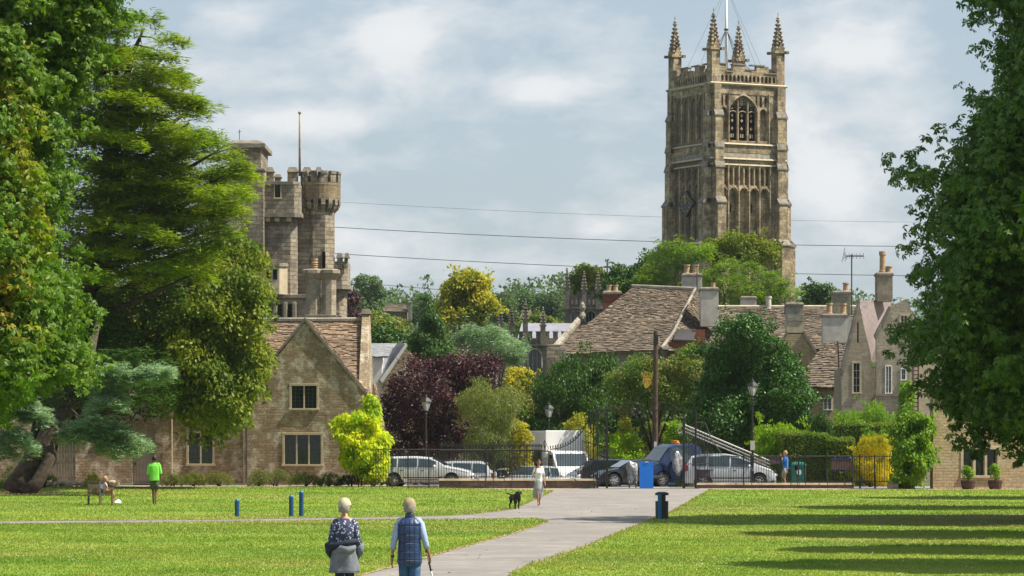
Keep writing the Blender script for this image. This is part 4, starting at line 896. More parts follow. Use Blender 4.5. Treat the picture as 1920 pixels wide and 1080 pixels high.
# ---- house with slate gables between castle and beech
Ys=196; q=root('slate_house','grey slate roofed house with white bargeboards right of the cottage','house',730,Ys)
tiles(q,P(692,700,Ys),P(752,700,Ys),P(762,644,Ys+5),P(692,644,Ys+5),.22,.4,'slate',.012)
tiles(q,P(700,668,Ys-.8),P(728,668,Ys-.8),P(737,650,Ys+1),P(700,650,Ys+1),.2,.35,'slate',.012,name='dormer_roof')
pxw([(720,905),(716,712),(758,650),(775,668),(800,700),(800,905)],[],Ys-1,.4).build('gable_wall',m['cottage'],q)
b=MB(); b.prism([P(712,712,Ys-1.2),P(760,645,Ys-1.2),P(764,648,Ys-1.2),P(717,718,Ys-1.2)],(0,.3,0)); b.build('bargeboard',m['white'],q)
tiles(q,P(712,714,Ys-1.0),P(700,700,Ys+4),P(748,640,Ys+4),P(759,645,Ys-1.0),.22,.4,'slate',.012,name='gable_roof')
MB().pb(694,668,716,905,Ys-.5,4).build('wall',m['white'],q)
MB().pb(692,700,752,905,Ys+.3,5).build('side_wall',m['cottage'],q)
q=root('far_house','low brown roofed house with a chimney, on the hillside left of the spruce','house',745,470)
tiles(q,P(716,584,470),P(766,584,470),P(760,571,474),P(722,571,474),.5,.9,'tile',.05); MB().pb(718,584,764,600,471,4).build('wall',m['cottage'],q)
chimney(q,764,565,773,600,470,1.0)
q=root('far_house','low stone roofed house top showing behind the purple beech','house',890,232)
tiles(q,P(848,668,232),P(934,668,232),P(930,643,237),P(852,643,237),.25,.45,'tile',.04); MB().pb(850,668,932,905,233,5).build('wall',m['cottage'],q); chimney(q,923,638,931,668,236,.6)
q=root('far_house','small far gabled house behind the church pinnacles','house',992,420)
tiles(q,P(972,600,420),P(998,600,420),P(996,582,424),P(980,582,424),.4,.8,'tile',.04); pxw([(975,640),(975,600),(984,585),(996,600),(996,640)],[],419.5,5).build('wall',m['warm'],q)
# ---- big house with the sweeping stone roof
Yh=198; q=root('stone_roofed_house','long house with a huge sweeping stone slate roof in the centre','house',1180,Yh)
A,B_,C_,D_=P(1030,665,Yh-2),P(1237,656,Yh-2),P(1304,545,Yh+5),P(1187,539,Yh+5)
tiles(q,A,B_,C_,D_,.20,.32,'tile',.04,name='main_roof')
tiles(q,P(1238,655,Yh-1.6),P(1352,668,Yh+1),P(1346,575,Yh+6),P(1305,546,Yh+5.2),.20,.32,'tile',.04,name='side_roof')
b=MB(); b.tube([B_+Vector((.1,-.1,.1)),B_.lerp(C_,.25)+Vector((.25,0,.12)),B_.lerp(C_,.6)+Vector((.12,0,.15)),C_+Vector((0,0,.15))],[.10,.10,.10,.09],6); b.build('verge',m['chim'],q)
MB().tube([D_+Vector((-.1,0,.08)),C_+Vector((0,0,.1))],.13,6).build('ridge',m['moss'] if 'moss' in m else m['coping'],q)
MB().pb(1036,662,1236,905,Yh-1.4,6).build('front_wall',m['chim'],q)
b=MB().pb(1025,652,1062,905,Yh-2.3,2).pb(1027,646,1050,653,Yh-2.2,1.5); b.build('stepped_end',m['castle'],q,bevel=.02)
tiles(q,P(1034,665,Yh+.5),P(1110,660,Yh+.5),P(1128,606,Yh+5.2),P(1082,604,Yh+5.2),.2,.32,'tile',.04,name='rear_roof')
b=MB(); b.prism([P(1030,662,Yh+.3),P(1084,600,Yh+5),P(1090,604,Yh+5),P(1040,664,Yh+.3)],(0,0,.25)); b.lathe(P(1092,598,Yh+5),[(.2,0),(.22,.2),(.1,.45),(.2,.7),(.14,.95),(.04,1.1)],8); b.build('ridge_finial',m['chim'],q)
chimney(q,1130,545,1166,592,Yh+4.5,1.3,((1142,533,.17),(1154,533,.17)),'brick')
chimney(q,1278,512,1318,546,Yh+5.5,1.2,((1288,495,.19),(1304,495,.19)),'render_')
chimney(q,1312,538,1349,612,Yh+1.5,1.4,((1337,529,.14),),'render_')
MB().pb(1298,618,1322,655,Yh+.5,3).build('brick_wall',m['brick'],q); MB().pb(1296,655,1352,905,Yh+.52,3).build('side_wall',m['chim'],q)
b=MB(); b.prism([P(1262,636,Yh-1),P(1300,638,Yh-1),P(1306,617,Yh+1),P(1270,617,Yh+1)],(0,0,-.1)); b.build('lean_to_roof',m['irongrey'],q)
MB().pb(1255,640,1296,670,Yh-.8,3).build('lean_to_wall',m['brick'],q); MB().pb(1255,670,1296,905,Yh-.79,3).build('lower_wall',m['chim'],q)
MB().pb(1240,648,1254,655,Yh-2,.8).build('dormer_cheek',m['render_'],q)
MB().tube([P(1307,545,Yh+5),P(1307,495,Yh+5)],.035,6).build('rod',m['irongrey'],q)
# ---- long roofs and chimneys right of the holly
Yr=214; q=root('terrace_house','long stone roofed terrace with tall chimneys, right of the green dome','house',1450,Yr)
tiles(q,P(1340,655,Yr-1),P(1610,655,Yr-1),P(1610,577,Yr+5),P(1340,577,Yr+5),.22,.36,'tile',.04)
MB().pb(1342,655,1600,905,Yr,6).build('wall',m['chim'],q)
MB().tube([P(1340,576,Yr+5),P(1610,576,Yr+5)],.14,6).build('ridge',m['dress'],q)
chimney(q,1388,555,1420,580,Yr+5,1.2,(),'render_'); b=MB(); potlathe(b,X(1441,Yr+5),Yr+5,Z(580,Yr+5),.9,.2); b.build('chimney_pot',m['render_'],q)
chimney(q,1474,567,1508,602,Yr-3,1.4,(),'chim'); MB().pb(1475,602,1507,626,Yr-2.9,1.3).build('chimney_base',m['white2'] if 'white2' in m else m['dress'],q)
pxw([(1462,905),(1462,650),(1476,624),(1508,624),(1534,668),(1534,905)],[],Yr-2.9,.5).build('gable_wall',m['warm'],q)
b=MB(); b.prism([P(1508,620,Yr-3.1),P(1535,664,Yr-3.1),P(1534,670,Yr-3.1),P(1506,626,Yr-3.1)],(0,.6,0)); b.prism([P(1460,648,Yr-3.1),P(1476,620,Yr-3.1),P(1478,625,Yr-3.1),P(1462,654,Yr-3.1)],(0,.6,0)); b.build('verge',m['coping'],q)
MB().tube([P(1472,560,Yr+4),P(1472,610,Yr+4)],.05,6).tube([P(1444,561,Yr+5),P(1473,562,Yr+5)],.03,5).build('aerial_mast',m['irongrey'],q)
Yq=200; q=root('stone_cottage','yellowish cottage with a sagging stone roof between holly and gabled house','cottage',1545,Yq)
tiles(q,P(1484,728,Yq-1),P(1578,726,Yq-1),P(1588,624,Yq+4),P(1560,625,Yq+4),.24,.42,'tile',.05)
tiles(q,P(1505,690,Yq-1.2),P(1530,728,Yq-1.2),P(1578,700,Yq+1),P(1570,630,Yq+4),.24,.42,'tile',.05,name='valley_roof') if False else None
pxw([(1500,905),(1500,727),(1578,727),(1578,905)],[rect(1545,748,1559,768)],Yq-.5,.4).build('wall',m['warm'],q); window(q,1545,748,1559,768,Yq-.5,2,rec=.15,rows=3,lead='white',mt='wframe',surr=.05)
chimney(q,1541,588,1590,730,Yq+3,1.0,((1555,567,.2),(1581,568,.2)),'render_'); chimney(q,1561,545,1597,590,Yq+9,1.5,((1586,529,.2),),'ashlar'); MB().pb(1563,590,1595,905,Yq+9.2,1.2).build('stack_base',m['render_'],q)
MB().tube([P(1571,640,Yq-1.2),P(1576,770,Yq-1.2)],.05,6).build('downpipe',m['irongrey'],q)
Yv=190; q=root('victorian_house','tall pale house with a steep narrow gable and pink slate roof','house',1640,Yv)
pxw([(1578,905),(1578,690),(1609,568),(1633,665),(1633,905)],[rect(1600,681,1612,736),rect(1607,604,1610,642)],Yv,.4).build('gable_wall',m['house'],q)
window(q,1600,681,1612,736,Yv,1,rec=.2,rows=4,cols=2,lead='white',mt='dress',surr=.09); MB().pb(1607,604,1610,642,Yv+.15,.02).build('slit_window',m['glass'],q)
b=MB(); b.prism([P(1576,700,Yv-.25),P(1610,560,Yv-.25),P(1613,568,Yv-.25),P(1580,706,Yv-.25)],(0,.5,0)); b.build('bargeboard',m['coping'],q)
tiles(q,P(1633,676,Yv+.2),P(1648,676,Yv+3.5),P(1672,564,Yv+4.5),P(1609,563,Yv+.2),.2,.32,'pinkslate',.012,name='right_roof')
tiles(q,P(1576,690,Yv+5),P(1576,690,Yv-.2),P(1609,563,Yv-.2),P(1609,563,Yv+5),.2,.32,'slate',.012,name='left_roof')
MB().pb(1580,690,1645,905,Yv+.42,5).build('side_wall',m['house'],q)
pxw([(1643,905),(1643,620),(1668,575),(1700,560),(1716,600),(1716,905)],[rect(1661,687,1671,737),rect(1689,592,1701,612),rect(1690,692,1698,712)],Yv-1.2,.4).build('front_wall',m['house'],q)
window(q,1661,687,1671,737,Yv-1.2,2,rec=.2,rows=4,cols=1,lead='white',mt='wframe',surr=.05); window(q,1689,592,1701,612,Yv-1.2,2,rec=.2,rows=2,cols=1,lead='white',mt='dress',surr=.1); window(q,1690,692,1698,712,Yv-1.2,1,rec=.2,rows=2,cols=2,lead='white',mt='wframe',surr=.05)
MB().pb(1642,738,1716,743,Yv-1.35,.3).build('string_course',m['coping'],q)
b=MB(); b.prism([P(1640,628,Yv-1.4),P(1668,574,Yv-1.4),P(1670,580,Yv-1.4),P(1643,636,Yv-1.4)],(0,.6,0)); b.build('verge',m['coping'],q)
MB().pb(1716,640,1990,905,Yv-.8,8).build('east_wing',m['warmr'] if 'warmr' in m else m['dress'],q)
chimney(q,1643,510,1676,565,Yv+2,1.3,((1655,470,.2),(1667,498,.2)),'ashlar')
b=MB()
for a in (1711,1721): b.tube([P(a,830,Yv-2.6),P(a+1.5,640,Yv-2.6)],.05,5)
for k in range(24): b.tube([P(1711,650+k*7.5,Yv-2.6),P(1721.5,650+k*7.5,Yv-2.6)],.03,4)
tag(b.build('iron_ladder',m['polewood'],None),'rust brown iron ladder fixed beside the ivy column','ladder')
# ---- right hand wall of the lodge
Yl=151; q=root('stone_lodge','warm stone lodge with a three-light window at the right edge','building',1850,Yl)
pxw([(1746,919),(1746,735),(2150,735),(2150,919)],[rect(1804,842,1871,892)],Yl,.5,.3).build('wall',m['warm'],q)
window(q,1804,842,1871,892,Yl,3,rec=.3,surr=.12,mull=.12,rows=4,cols=3)
MB().pb(1744,722,2150,735,Yl-.05,.6).build('wall_top',m['coping'],q)
q.rotation_euler=(0,0,R(9))
# ---------------------------------------------------------------- church
Yt=330; ang=R(27.5); q=empty('church_tower',(X(1335,Yt),Yt,0),ang,'tall Perpendicular church tower with four crocketed pinnacles and a flagpole','tower')
zc=lambda py:Z(py,Yt); ku=16.05; kv=8.35
W=8.75
def tb(nm,mk,fn,bevel=0,smooth=False,par=None):
    b=MB(); fn(b); return b.build(nm,m[mk],par or q,local=True,bevel=bevel,smooth=smooth)
def ubox(b,px0,px1,z0,z1,d0,d1): b.box((px0-1335)/ku,(px1-1335)/ku,d0,d1,z0,z1)     # on the right face (local y=0)
def vbox(b,px0,px1,z0,z1,d0,d1): b.box(d0,d1,(1335-px1)/kv,(1335-px0)/kv,z0,z1)     # on the left face (local x=0)
def arch(cx,z0,zs,zt,hw,n=7):   # pointed arch outline: sill z0, spring zs, apex zt
    r=[(cx+hw,z0),(cx+hw,zs)]; l=[]
    for i in range(1,n):
        a=i/n; r.append((cx+hw*(1-a**1.7),zs+(zt-zs)*(1-(1-a)**1.25)))
    r.append((cx,zt)); l=[(2*cx-x,z) for x,z in r[:-1]][::-1]
    return r+l
Uu,Vv=(1,0,0),(0,0,1)
def U(px): return (px-1335)/ku
# core
tb('tower_core','church',lambda b:b.box(.45,W-.45,.45,W-.45,0,zc(125)))
# belfry stage: right face with real openings
bel=arch(U(1395),zc(261),zc(207),zc(175),(1421-1369)/2/ku); sidep=[arch(U(1358.5),zc(260),zc(207),zc(199),.44),arch(U(1435),zc(260),zc(207),zc(199),.44)]
ups=[arch(U(p),zc(196),zc(181),zc(176),.17) for p in (1354,1363,1430,1439.5)]
lowp=[arch(U(1356+k*20.3-.5),5.0,zc(360),zc(350),.46) for k in range(5)]
upp=[arch(U(1351.2+k*10.15),zc(345),zc(316),zc(312),.22) for k in range(10)]
def rf(b): b.wall([(.05,0),(W-.05,0),(W-.05,zc(153)),(.05,zc(153))],[bel]+sidep+ups+lowp+upp,(0,.0,0),Uu,Vv,.46,.42)
tb('south_face','church',rf)
# left face: narrower panels, same pattern, and the diamond clock
Vl=(0,-1,0)
def rl(b):
    hs=[]
    for k in range(5): hs.append(arch(-(1.75+k*1.3),6,zc(352),zc(342),.4)); hs.append(arch(-(1.75+k*1.3),zc(334),zc(315),zc(312),.4))
    for k in range(4): hs.append(arch(-(2.2+k*1.5),zc(258),zc(190),zc(178),.42))
    b.wall([(-W+.05,0),(-.05,0),(-.05,zc(153)),(-W+.05,zc(153))],hs,(0,0,0),(0,-1,0),(0,0,1),.46,.4)
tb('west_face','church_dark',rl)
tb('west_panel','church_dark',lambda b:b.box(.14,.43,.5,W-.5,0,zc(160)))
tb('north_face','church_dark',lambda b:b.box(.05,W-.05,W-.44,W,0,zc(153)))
tb('east_face','church',lambda b:b.box(W-.44,W,.47,W-.45,0,zc(153)))
# belfry tracery
def tr(b):
    hs=[]
    for c0 in (1377,1395.5,1414):
        c=U(c0)
        for py in (213,223,238): hs.append([(c+.17*math.cos(t*math.pi/6)*(1 if t%3 else .95)*(1.0 if t%3==0 else .62),zc(py)+.2*math.sin(t*math.pi/6)*(1.0 if t%3==0 else .62)) for t in range(12)])
        for dx in (-.13,.13): hs.append([(c+dx-.07,zc(255)),(c+dx+.07,zc(255)),(c+dx+.07,zc(248)),(c+dx-.07,zc(248))])
    for c0,t0,t1 in ((1391,181,203),(1400,181,203),(1376,193,203),(1382,191,203),(1409,191,203),(1415,193,203)):
        c=U(c0); 
        for k in range(int((t1-t0)/5)): a=zc(t0+k*5+4.0); hs.append([(c-.13,a),(c+.13,a+.06),(c+.13,a+.17),(c-.13,a+.11)])
    b.wall(bel,hs,(0,.28,0),Uu,Vv,.08,.08)
tb('belfry_tracery','church',tr)
def mul(b):
    for p in (1386,1405): ubox(b,p-1.1,p+1.1,zc(261),zc(186),.02,.36)
    for c0 in (1377,1395.5,1414): 
        ps=arch(U(c0),zc(212),zc(210),zc(205),.5,5)[1:-1]; b.tube([(x,.16,z) for x,z in ps],.07,5)
    ps=arch(U(1395),zc(261),zc(205),zc(174.5),1.74,9); b.tube([(x,-.03,z) for x,z in ps],.11,5)
    for a in arch(U(1395),zc(261),zc(205),zc(177),1.6,3)[:0]: pass
tb('belfry_mullion','church',mul)
tb('belfry_dark','void',lambda b:b.box(U(1369),U(1421.5),.40,.445,zc(261),zc(177)))
# shafts and blind ribs between the lower panels
def ribs(b):
    for k in range(6): ubox(b,1345.6+k*20.3-.9,1345.6+k*20.3+.9,5,zc(306),-.16,.02)
    for k in range(5): ubox(b,1355.8+k*20.3-.45,1355.8+k*20.3+.45,zc(346),zc(309),-.03,.3)
    for p in (1349,1367,1423,1445.5): ubox(b,p-.8,p+.8,zc(262),zc(171),-.13,.02)
    for k in range(5):
        b.tube([(x,-.05,z) for x,z in arch(U(1355.8+k*20.3),zc(356),zc(356),zc(348),.5,5)[1:-1]],.09,5)
        b.lathe((U(1355.8+k*20.3),-.02,zc(351)),[(.02,-.1),(.12,0),(.02,.1)],6)
    for k in range(6): vbox(b,0,0,0,0,0,0) if 0 else b.box(-.15,.02,1.08+k*1.3,1.26+k*1.3,6,zc(306))
    for k in range(5): b.box(-.15,.02,1.38+k*1.5,1.56+k*1.5,zc(262),zc(171))
tb('blind_rib','church',ribs)
tb('slit_window','void',lambda b:(ubox(b,1373.7,1375.7,zc(396),zc(380),.32,.46),ubox(b,1414.3,1416.3,zc(396),zc(380),.32,.46)))
# string courses and sloping set-offs
def ring(b,z0,z1,o0,o1=None):
    o1=o0 if o1 is None else o1
    b.add([(-o0,-o0,z0),(W+o0,-o0,z0),(W+o0,W+o0,z0),(-o0,W+o0,z0),(-o1,-o1,z1),(W+o1,-o1,z1),(W+o1,W+o1,z1),(-o1,W+o1,z1)],[(0,3,2,1),(4,5,6,7),(0,1,5,4),(1,2,6,5),(2,3,7,6),(3,0,4,7)])
def strings(b):
    ring(b,zc(158),zc(155),.22,.30); ring(b,zc(155),zc(152.5),.30,.12)
    ring(b,zc(269),zc(266),.22,.10); ring(b,zc(297),zc(294),.30,.20); ring(b,zc(308),zc(305),.18,.10)
tb('string_course','dress',strings,bevel=.02)
tb('set_off','coping',lambda b:ring(b,zc(294),zc(284),.20,.0))
tb('frieze','church',lambda b:(ring(b,zc(284),zc(269),.05),ring(b,zc(174),zc(158),.06)))
# buttresses: a pair at each corner, stepping out downward
lev=[(153,208,.30,.95),(208,268,.48,1.05),(268,305,.52,1.1),(305,372,.62,1.1),(372,450,.95,1.15),(450,870,1.5,1.2)]
def butt(b,cap):
    for i,(a,c,pj,wd) in enumerate(lev):
        z1,z0=zc(a)-(.0 if i else .1),(0 if c>800 else zc(c)); zt=z1-(.45 if i else 0)
        for (sx,sy) in ((0,0),(1,0),(0,1),(1,1)):
            x0=0 if not sx else W-wd; y0=0 if not sy else W-wd; ix=.12
            # one projecting along y, one along x
            if not cap:
                yy=(-pj,.3) if not sy else (W-.3,W+pj); b.box(x0+(ix if sx==0 else 0),x0+wd-(ix if sx else 0),yy[0],yy[1],z0,zt)
                xx=(-pj,.3) if not sx else (W-.3,W+pj); b.box(xx[0],xx[1],y0+(ix if sy==0 else 0),y0+wd-(ix if sy else 0),z0+.01,zt-.01)
            elif i:
                pp=lev[i-1][2]; e=.08
                for ax in (0,1):
                    if ax==0:
                        s=-1 if not sy else 1; yb=0 if not sy else W; q_=[(yb+s*(pj+e),zt-.02),(yb+s*(pj+e),zt+.12),(yb+s*(pp-.02),z1+.22),(yb+s*(pp-.05),zt-.02)]
                        b.prism([(x0+(ix if sx==0 else 0)-e,y,z) for y,z in q_],(wd-ix+2*e,0,0))
                    else:
                        s=-1 if not sx else 1; xb=0 if not sx else W; q_=[(xb+s*(pj+e),zt-.02),(xb+s*(pj+e),zt+.12),(xb+s*(pp-.02),z1+.22),(xb+s*(pp-.05),zt-.02)]
                        b.prism([(x,y0+(ix if sy==0 else 0)-e,z) for x,z in q_],(0,wd-ix+2*e,0))
tb('buttress','church',lambda b:butt(b,False),bevel=.02)
tb('buttress_cap','coping',lambda b:butt(b,True))
# great flying buttress foot at the left
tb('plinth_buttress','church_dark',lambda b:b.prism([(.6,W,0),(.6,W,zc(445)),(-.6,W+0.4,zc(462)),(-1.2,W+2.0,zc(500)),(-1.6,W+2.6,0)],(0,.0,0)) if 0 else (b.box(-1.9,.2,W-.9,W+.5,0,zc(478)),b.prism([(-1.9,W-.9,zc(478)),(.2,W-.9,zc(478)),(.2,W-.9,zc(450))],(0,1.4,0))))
# parapet: pierced frieze and stepped merlons
def par(b):
    for (o_,u_) in (((0,-.04,0),(1,0,0)),((-.04,W,0),(0,-1,0)),((W+.04,0,0),(0,1,0)),((W,W+.04,0),(-1,0,0))):
        L=W; hs=[]; n=14
        for k in range(n):
            c=1.0+(L-2.0)*(k+.5)/n; hs.append(arch(c,zc(150),zc(141),zc(137.5),.155,3))
        top=[(0.0,zc(151.5)),(L,zc(151.5)),(L,zc(118))]; c=[(1.0,118),(1.0,118)]
        pts=[(L-.95,118),(L-.95,133),(L-1.9,133),(L-1.9,119),(L-3.4,119),(L-3.4,128),(L-4.0,128),(L-4.0,128),(L-4.75,128),(L-4.75,119),(L-6.25,119),(L-6.25,133),(L-7.1,133),(L-7.1,119),(.0,119)]
        b.wall(top+[(a,zc(p_)) for a,p_ in pts],hs,o_,u_,(0,0,1),.38,.25)
tb('parapet','church',par)
def parcap(b):
    for side in range(4):
        for a,c,py in ((.9,1.75,119),(2.45,4.05,119),(4.0,4.8,128),(4.7,6.35,119),(1.65,2.55,133),(6.85,7.85,133),(6.3,6.95,133)):
            if side==0: b.box(a,c,-.12,.42,zc(py)-.0,zc(py)+.13)
            elif side==1: b.box(-.12,.42,a,c,zc(py),zc(py)+.13)
            elif side==2: b.box(W-.42,W+.12,a,c,zc(py)+.004,zc(py)+.134)
            else: b.box(a,c,W-.42,W+.12,zc(py)+.004,zc(py)+.134)
tb('parapet_coping','coping',parcap)
tb('tower_roof','lead',lambda b:b.taper(.6,W-.6,.6,W-.6,zc(148),zc(138),3.4))
def pinnacle(x,y):
    z0=zc(152.5); z1=zc(92); z2=zc(30); s=.52
    b=MB(); b.box(x-s,x+s,y-s,y+s,z0-.3,z1); o=b.build('pinnacle',m['church'],q,local=True,bevel=.05)
    sp=MB(); sp.add([(x-.36,y-.36,z1),(x+.36,y-.36,z1),(x+.36,y+.36,z1),(x-.36,y+.36,z1),(x-.07,y-.07,z2),(x+.07,y-.07,z2),(x+.07,y+.07,z2),(x-.07,y+.07,z2)],[(0,1,5,4),(1,2,6,5),(2,3,7,6),(3,0,4,7),(4,5,6,7)]); 
    sp.build('spirelet',m['church'],o,local=True)
    c=MB()
    for k in range(8):
        t=(k+.3)/8.2; zz=z1+(z2-z1)*t; rr=.40*(1-t)+.06*t; sz=.23*(1-t*.45)
        for ax,ay in ((-1,-1),(1,-1),(1,1),(-1,1)):
            c.lathe((x+ax*(rr+.04),y+ay*(rr+.04),zz),[(sz*.35,-sz),(sz,-sz*.1),(sz*.9,sz*.5),(.02,sz*.9)],6)
        for ax,ay in ((0,-1),(0,1),(1,0),(-1,0)):
            if k<5: c.lathe((x+ax*(rr+.06),y+ay*(rr+.06),zz+.25),[(sz*.3,-sz*.8),(sz*.8,0),(.02,sz*.7)],6)
    for ax in (-1,1):   # gables and gargoyle stubs at the base of the spirelet
        for ay in (-1,1): c.box(min(x+ax*.5,x+ax*.85),max(x+ax*.5,x+ax*.85),min(y+ay*.5,y+ay*.85),max(y+ay*.5,y+ay*.85),z1-.05,z1+.22)
    for d in range(4):
        a=d*math.pi/2; dx,dy=math.cos(a),math.sin(a); tx,ty=-dy,dx
        c.prism([(x+dx*.53-tx*.5,y+dy*.53-ty*.5,z1),(x+dx*.53+tx*.5,y+dy*.53+ty*.5,z1),(x+dx*.53,y+dy*.53,z1+1.15)],(dx*.1,dy*.1,0))
    c.lathe((x,y,z2-.1),[(.05,0),(.24,.1),(.24,.25),(.08,.3),(.2,.42),(.05,.6)],8)
    c.build('crocket',m['church'],o,local=True)
    v=MB(); v.tube([(x,y,z2),(x,y,z2+.95)],.022,5); v.tube([(x-.14,y,z2+.72),(x+.14,y,z2+.72)],.015,4); v.build('vane_rod',m['iron'],o,local=True)
for x,y in ((.45,.45),(W-.45,.45),(.45,W-.45),(W-.45,W-.45)): pinnacle(x,y)
# flagpole with iron stays
cxm=W/2; tb('flagpole','white',lambda b:b.tube([(cxm,cxm,zc(150)),(cxm,cxm,zc(42)),(cxm,cxm,zc(-40))],[.17,.15,.12],10),smooth=True)
def stays(b):
    for a in range(8):
        an=a*math.pi/4+.3; e=(cxm+2.4*math.cos(an),cxm+2.4*math.sin(an),zc(128)) ; b.tube([(cxm,cxm,zc(42)),e],.035,4)
        if a%2==0: f=Vector((cxm,cxm,zc(42))).lerp(Vector(e),.72); b.tube([f,(cxm+3.3*math.cos(an+.25),cxm+3.3*math.sin(an+.25),zc(128))],.03,4)
    b.lathe((cxm,cxm,zc(44)),[(.22,0),(.26,.1),(.22,.2)],8)
    for a in range(4):
        an=a*math.pi/2+.1; b.tube([(cxm,cxm,zc(-40)),(cxm+5.2*math.cos(an),cxm+5.2*math.sin(an),zc(125))],.014,3)
tb('stay','irongrey',stays)
# clock on the left face
def clock(b): 
    cy_=(1335-1295)/kv; c_z=zc(377); b.prism([(-.32,cy_-1.65,c_z),(-.32,cy_,c_z+1.35),(-.32,cy_+1.65,c_z),(-.32,cy_,c_z-1.35)],(.3,0,0))
tb('clock_face','iron',clock)
def hands(b):
    cy_=(1335-1295)/kv; c_z=zc(377); b.tube([(-.36,cy_,c_z),(-.36,cy_+.1,c_z+.95)],.04,4); b.tube([(-.36,cy_,c_z),(-.36,cy_-.8,c_z+.55)],.05,4)
    for k in range(12):
        a=k*math.pi/6; b.box(-.36,-.33,cy_+.85*math.cos(a)-.04,cy_+.85*math.cos(a)+.04,c_z+.85*math.sin(a)-.06,c_z+.85*math.sin(a)+.06)
tb('clock_hand','gold',hands)
# ---- nave and porch
Yn=312; q=root('church_nave','battlemented church aisle with lead roof, arched windows and pinnacles','church',1020,Yn)
A,B_,C_,D_=P(970,636,Yn+1),P(1110,636,Yn+1),P(1110,606,Yn+7),P(978,606,Yn+7)
MB().add([A,B_,C_,D_],[(0,1,2,3)]).build('lead_roof',m['lead'],q)
def pa(cx,y0,ys,yt,hw,n=5):
    r=[(cx+hw,y0),(cx+hw,ys)]+[(cx+hw*math.cos(i/n*math.pi/2),ys+(yt-ys)*math.sin(i/n*math.pi/2)) for i in range(1,n)]+[(cx,yt)]
    return r+[(2*cx-a,b_) for a,b_ in r[:-1]][::-1]
wn=[pa(1003,700,668,656,12),pa(1042,700,668,656,12)]
pxw([(955,905),(955,648),(1110,648),(1110,905)],wn,Yn,.6,.5).build('aisle_wall',m['nave'],q)
fr=MB(); gl=MB()
for c0 in (1003,1042):
    gl.pb(c0-13,655,c0+13,700,Yn+.45,.03)
    for d in (-4,4): fr.pb(c0+d-.6,658,c0+d+.6,700,Yn+.25,.15)
    fr.tube([P(a,b_,Yn-.05) for a,b_ in pa(c0,690,668,654.5,13)],.1,5)
gl.build('glazing',m['glass'],q); fr.build('window_tracery',m['chim'],q)
b=MB(); b.pb(955,634,1110,649,Yn-.1,.7)
for k in range(10): b.pb(957+k*16,623,966+k*16,635,Yn-.08,.6)
b.build('parapet',m['nave'],q); b=MB(); b.pb(955,645,1110,648,Yn-.25,.4)
for k in range(10): b.pb(956+k*16,621,967+k*16,623,Yn-.15,.75)
b.build('parapet_coping',m['coping'],q)
def pinn(q,px,pyb,pyt,Y,w=.25):
    x=X(px,Y); z0,z2=Z(pyb,Y),Z(pyt,Y); z1=z0+(z2-z0)*.5; b=MB(); b.box(x-w,x+w,Y-w,Y+w,z0,z1); b.taper(x-w*.9,x+w*.9,Y-w*.9,Y+w*.9,z1,z2-.3,w*.8)
    for k in range(5):
        t=(k+.3)/5.2; r_=w*(1-t)+.03
        for ax,ay in ((-1,-1),(1,-1),(1,1),(-1,1)): b.lathe((x+ax*r_,Y+ay*r_,z1+(z2-z1-.3)*t),[(.04,-.12),(.12,0),(.03,.14)],5)
    b.lathe((x,Y,z2-.4),[(.04,0),(.15,.1),(.05,.2),(.12,.28),(.02,.42)],6); return b.build('pinnacle',m['nave'],q)
for px,a,c in ((985,640,560),(1018,648,575)): pinn(q,px,a,c,Yn-.3)
for px,a,c in ((904,640,572),(938,640,573),(959,640,575)): pinn(q,px,a,c,Yn+14)
MB().pb(890,628,990,905,Yn+14,1).build('far_aisle',m['nave'],q)
Yp=322; q=root('church_porch','three-storey church porch with pierced parapet, pinnacles and a cross','church',1095,Yp)
wn=[pa(1080,604,592,583,9),pa(1107,604,592,583,9)]
pxw([(1059,905),(1059,575),(1140,575),(1140,905)],wn,Yp,.6,.45).build('wall',m['nave'],q)
gl=MB();fr=MB()
for c0 in (1080,1107):
    gl.pb(c0-10,582,c0+10,606,Yp+.42,.02)
    for d in (-3,3): fr.pb(c0+d-.5,584,c0+d+.5,605,Yp+.2,.15)
    fr.tube([P(a,b_,Yp-.05) for a,b_ in pa(c0,604,592,582,10)],.09,5)
gl.build('glazing',m['glass'],q); fr.build('window_tracery',m['chim'],q)
def ppar(b):
    Y=Yp; hs=[]
    for k in range(9): hs.append([(X(1063+k*8,Y),Z(571,Y)),(X(1067+k*8,Y),Z(571,Y)),(X(1067+k*8,Y),Z(563,Y)),(X(1065+k*8,Y),Z(560,Y)),(X(1063+k*8,Y),Z(563,Y))])
    top=[(X(1059,Y),Z(575,Y)),(X(1140,Y),Z(575,Y))]; k=0; px=1140
    while px>1062: top+=[(X(px,Y),Z(546 if k%2==0 else 554,Y)),(X(px-6.5,Y),Z(546 if k%2==0 else 554,Y))]; px-=6.5; k+=1
    top.append((X(1059,Y),Z(546,Y))); b.wall(top,hs,(0,Y-.1,0),(1,0,0),(0,0,1),.5,.5); return b
ppar(MB()).build('parapet',m['nave'],q); MB().pb(1057,575,1142,579,Yp-.3,.8).build('string_course',m['coping'],q)
MB().pb(1060,577,1140,600,Yp+5,1).pb(1062,560,1138,578,Yp+6,.4).build('rear_wall',m['nave'],q)
for px,c in ((1063,502),(1095,508),(1121,506)): pinn(q,px,580,c,Yp-.4,.24)
o=pinn(q,1139,580,512,Yp+.5,.24); x=X(1139,Yp); z=Z(505,Yp); MB().box(x-.08,x+.08,Yp+.45,Yp+.6,Z(520,Yp),Z(487,Yp)).box(x-.38,x-.08,Yp+.45,Yp+.6,z+.2,z+.36).box(x+.08,x+.38,Yp+.45,Yp+.6,z+.2,z+.36).build('stone_cross',m['nave'],q)
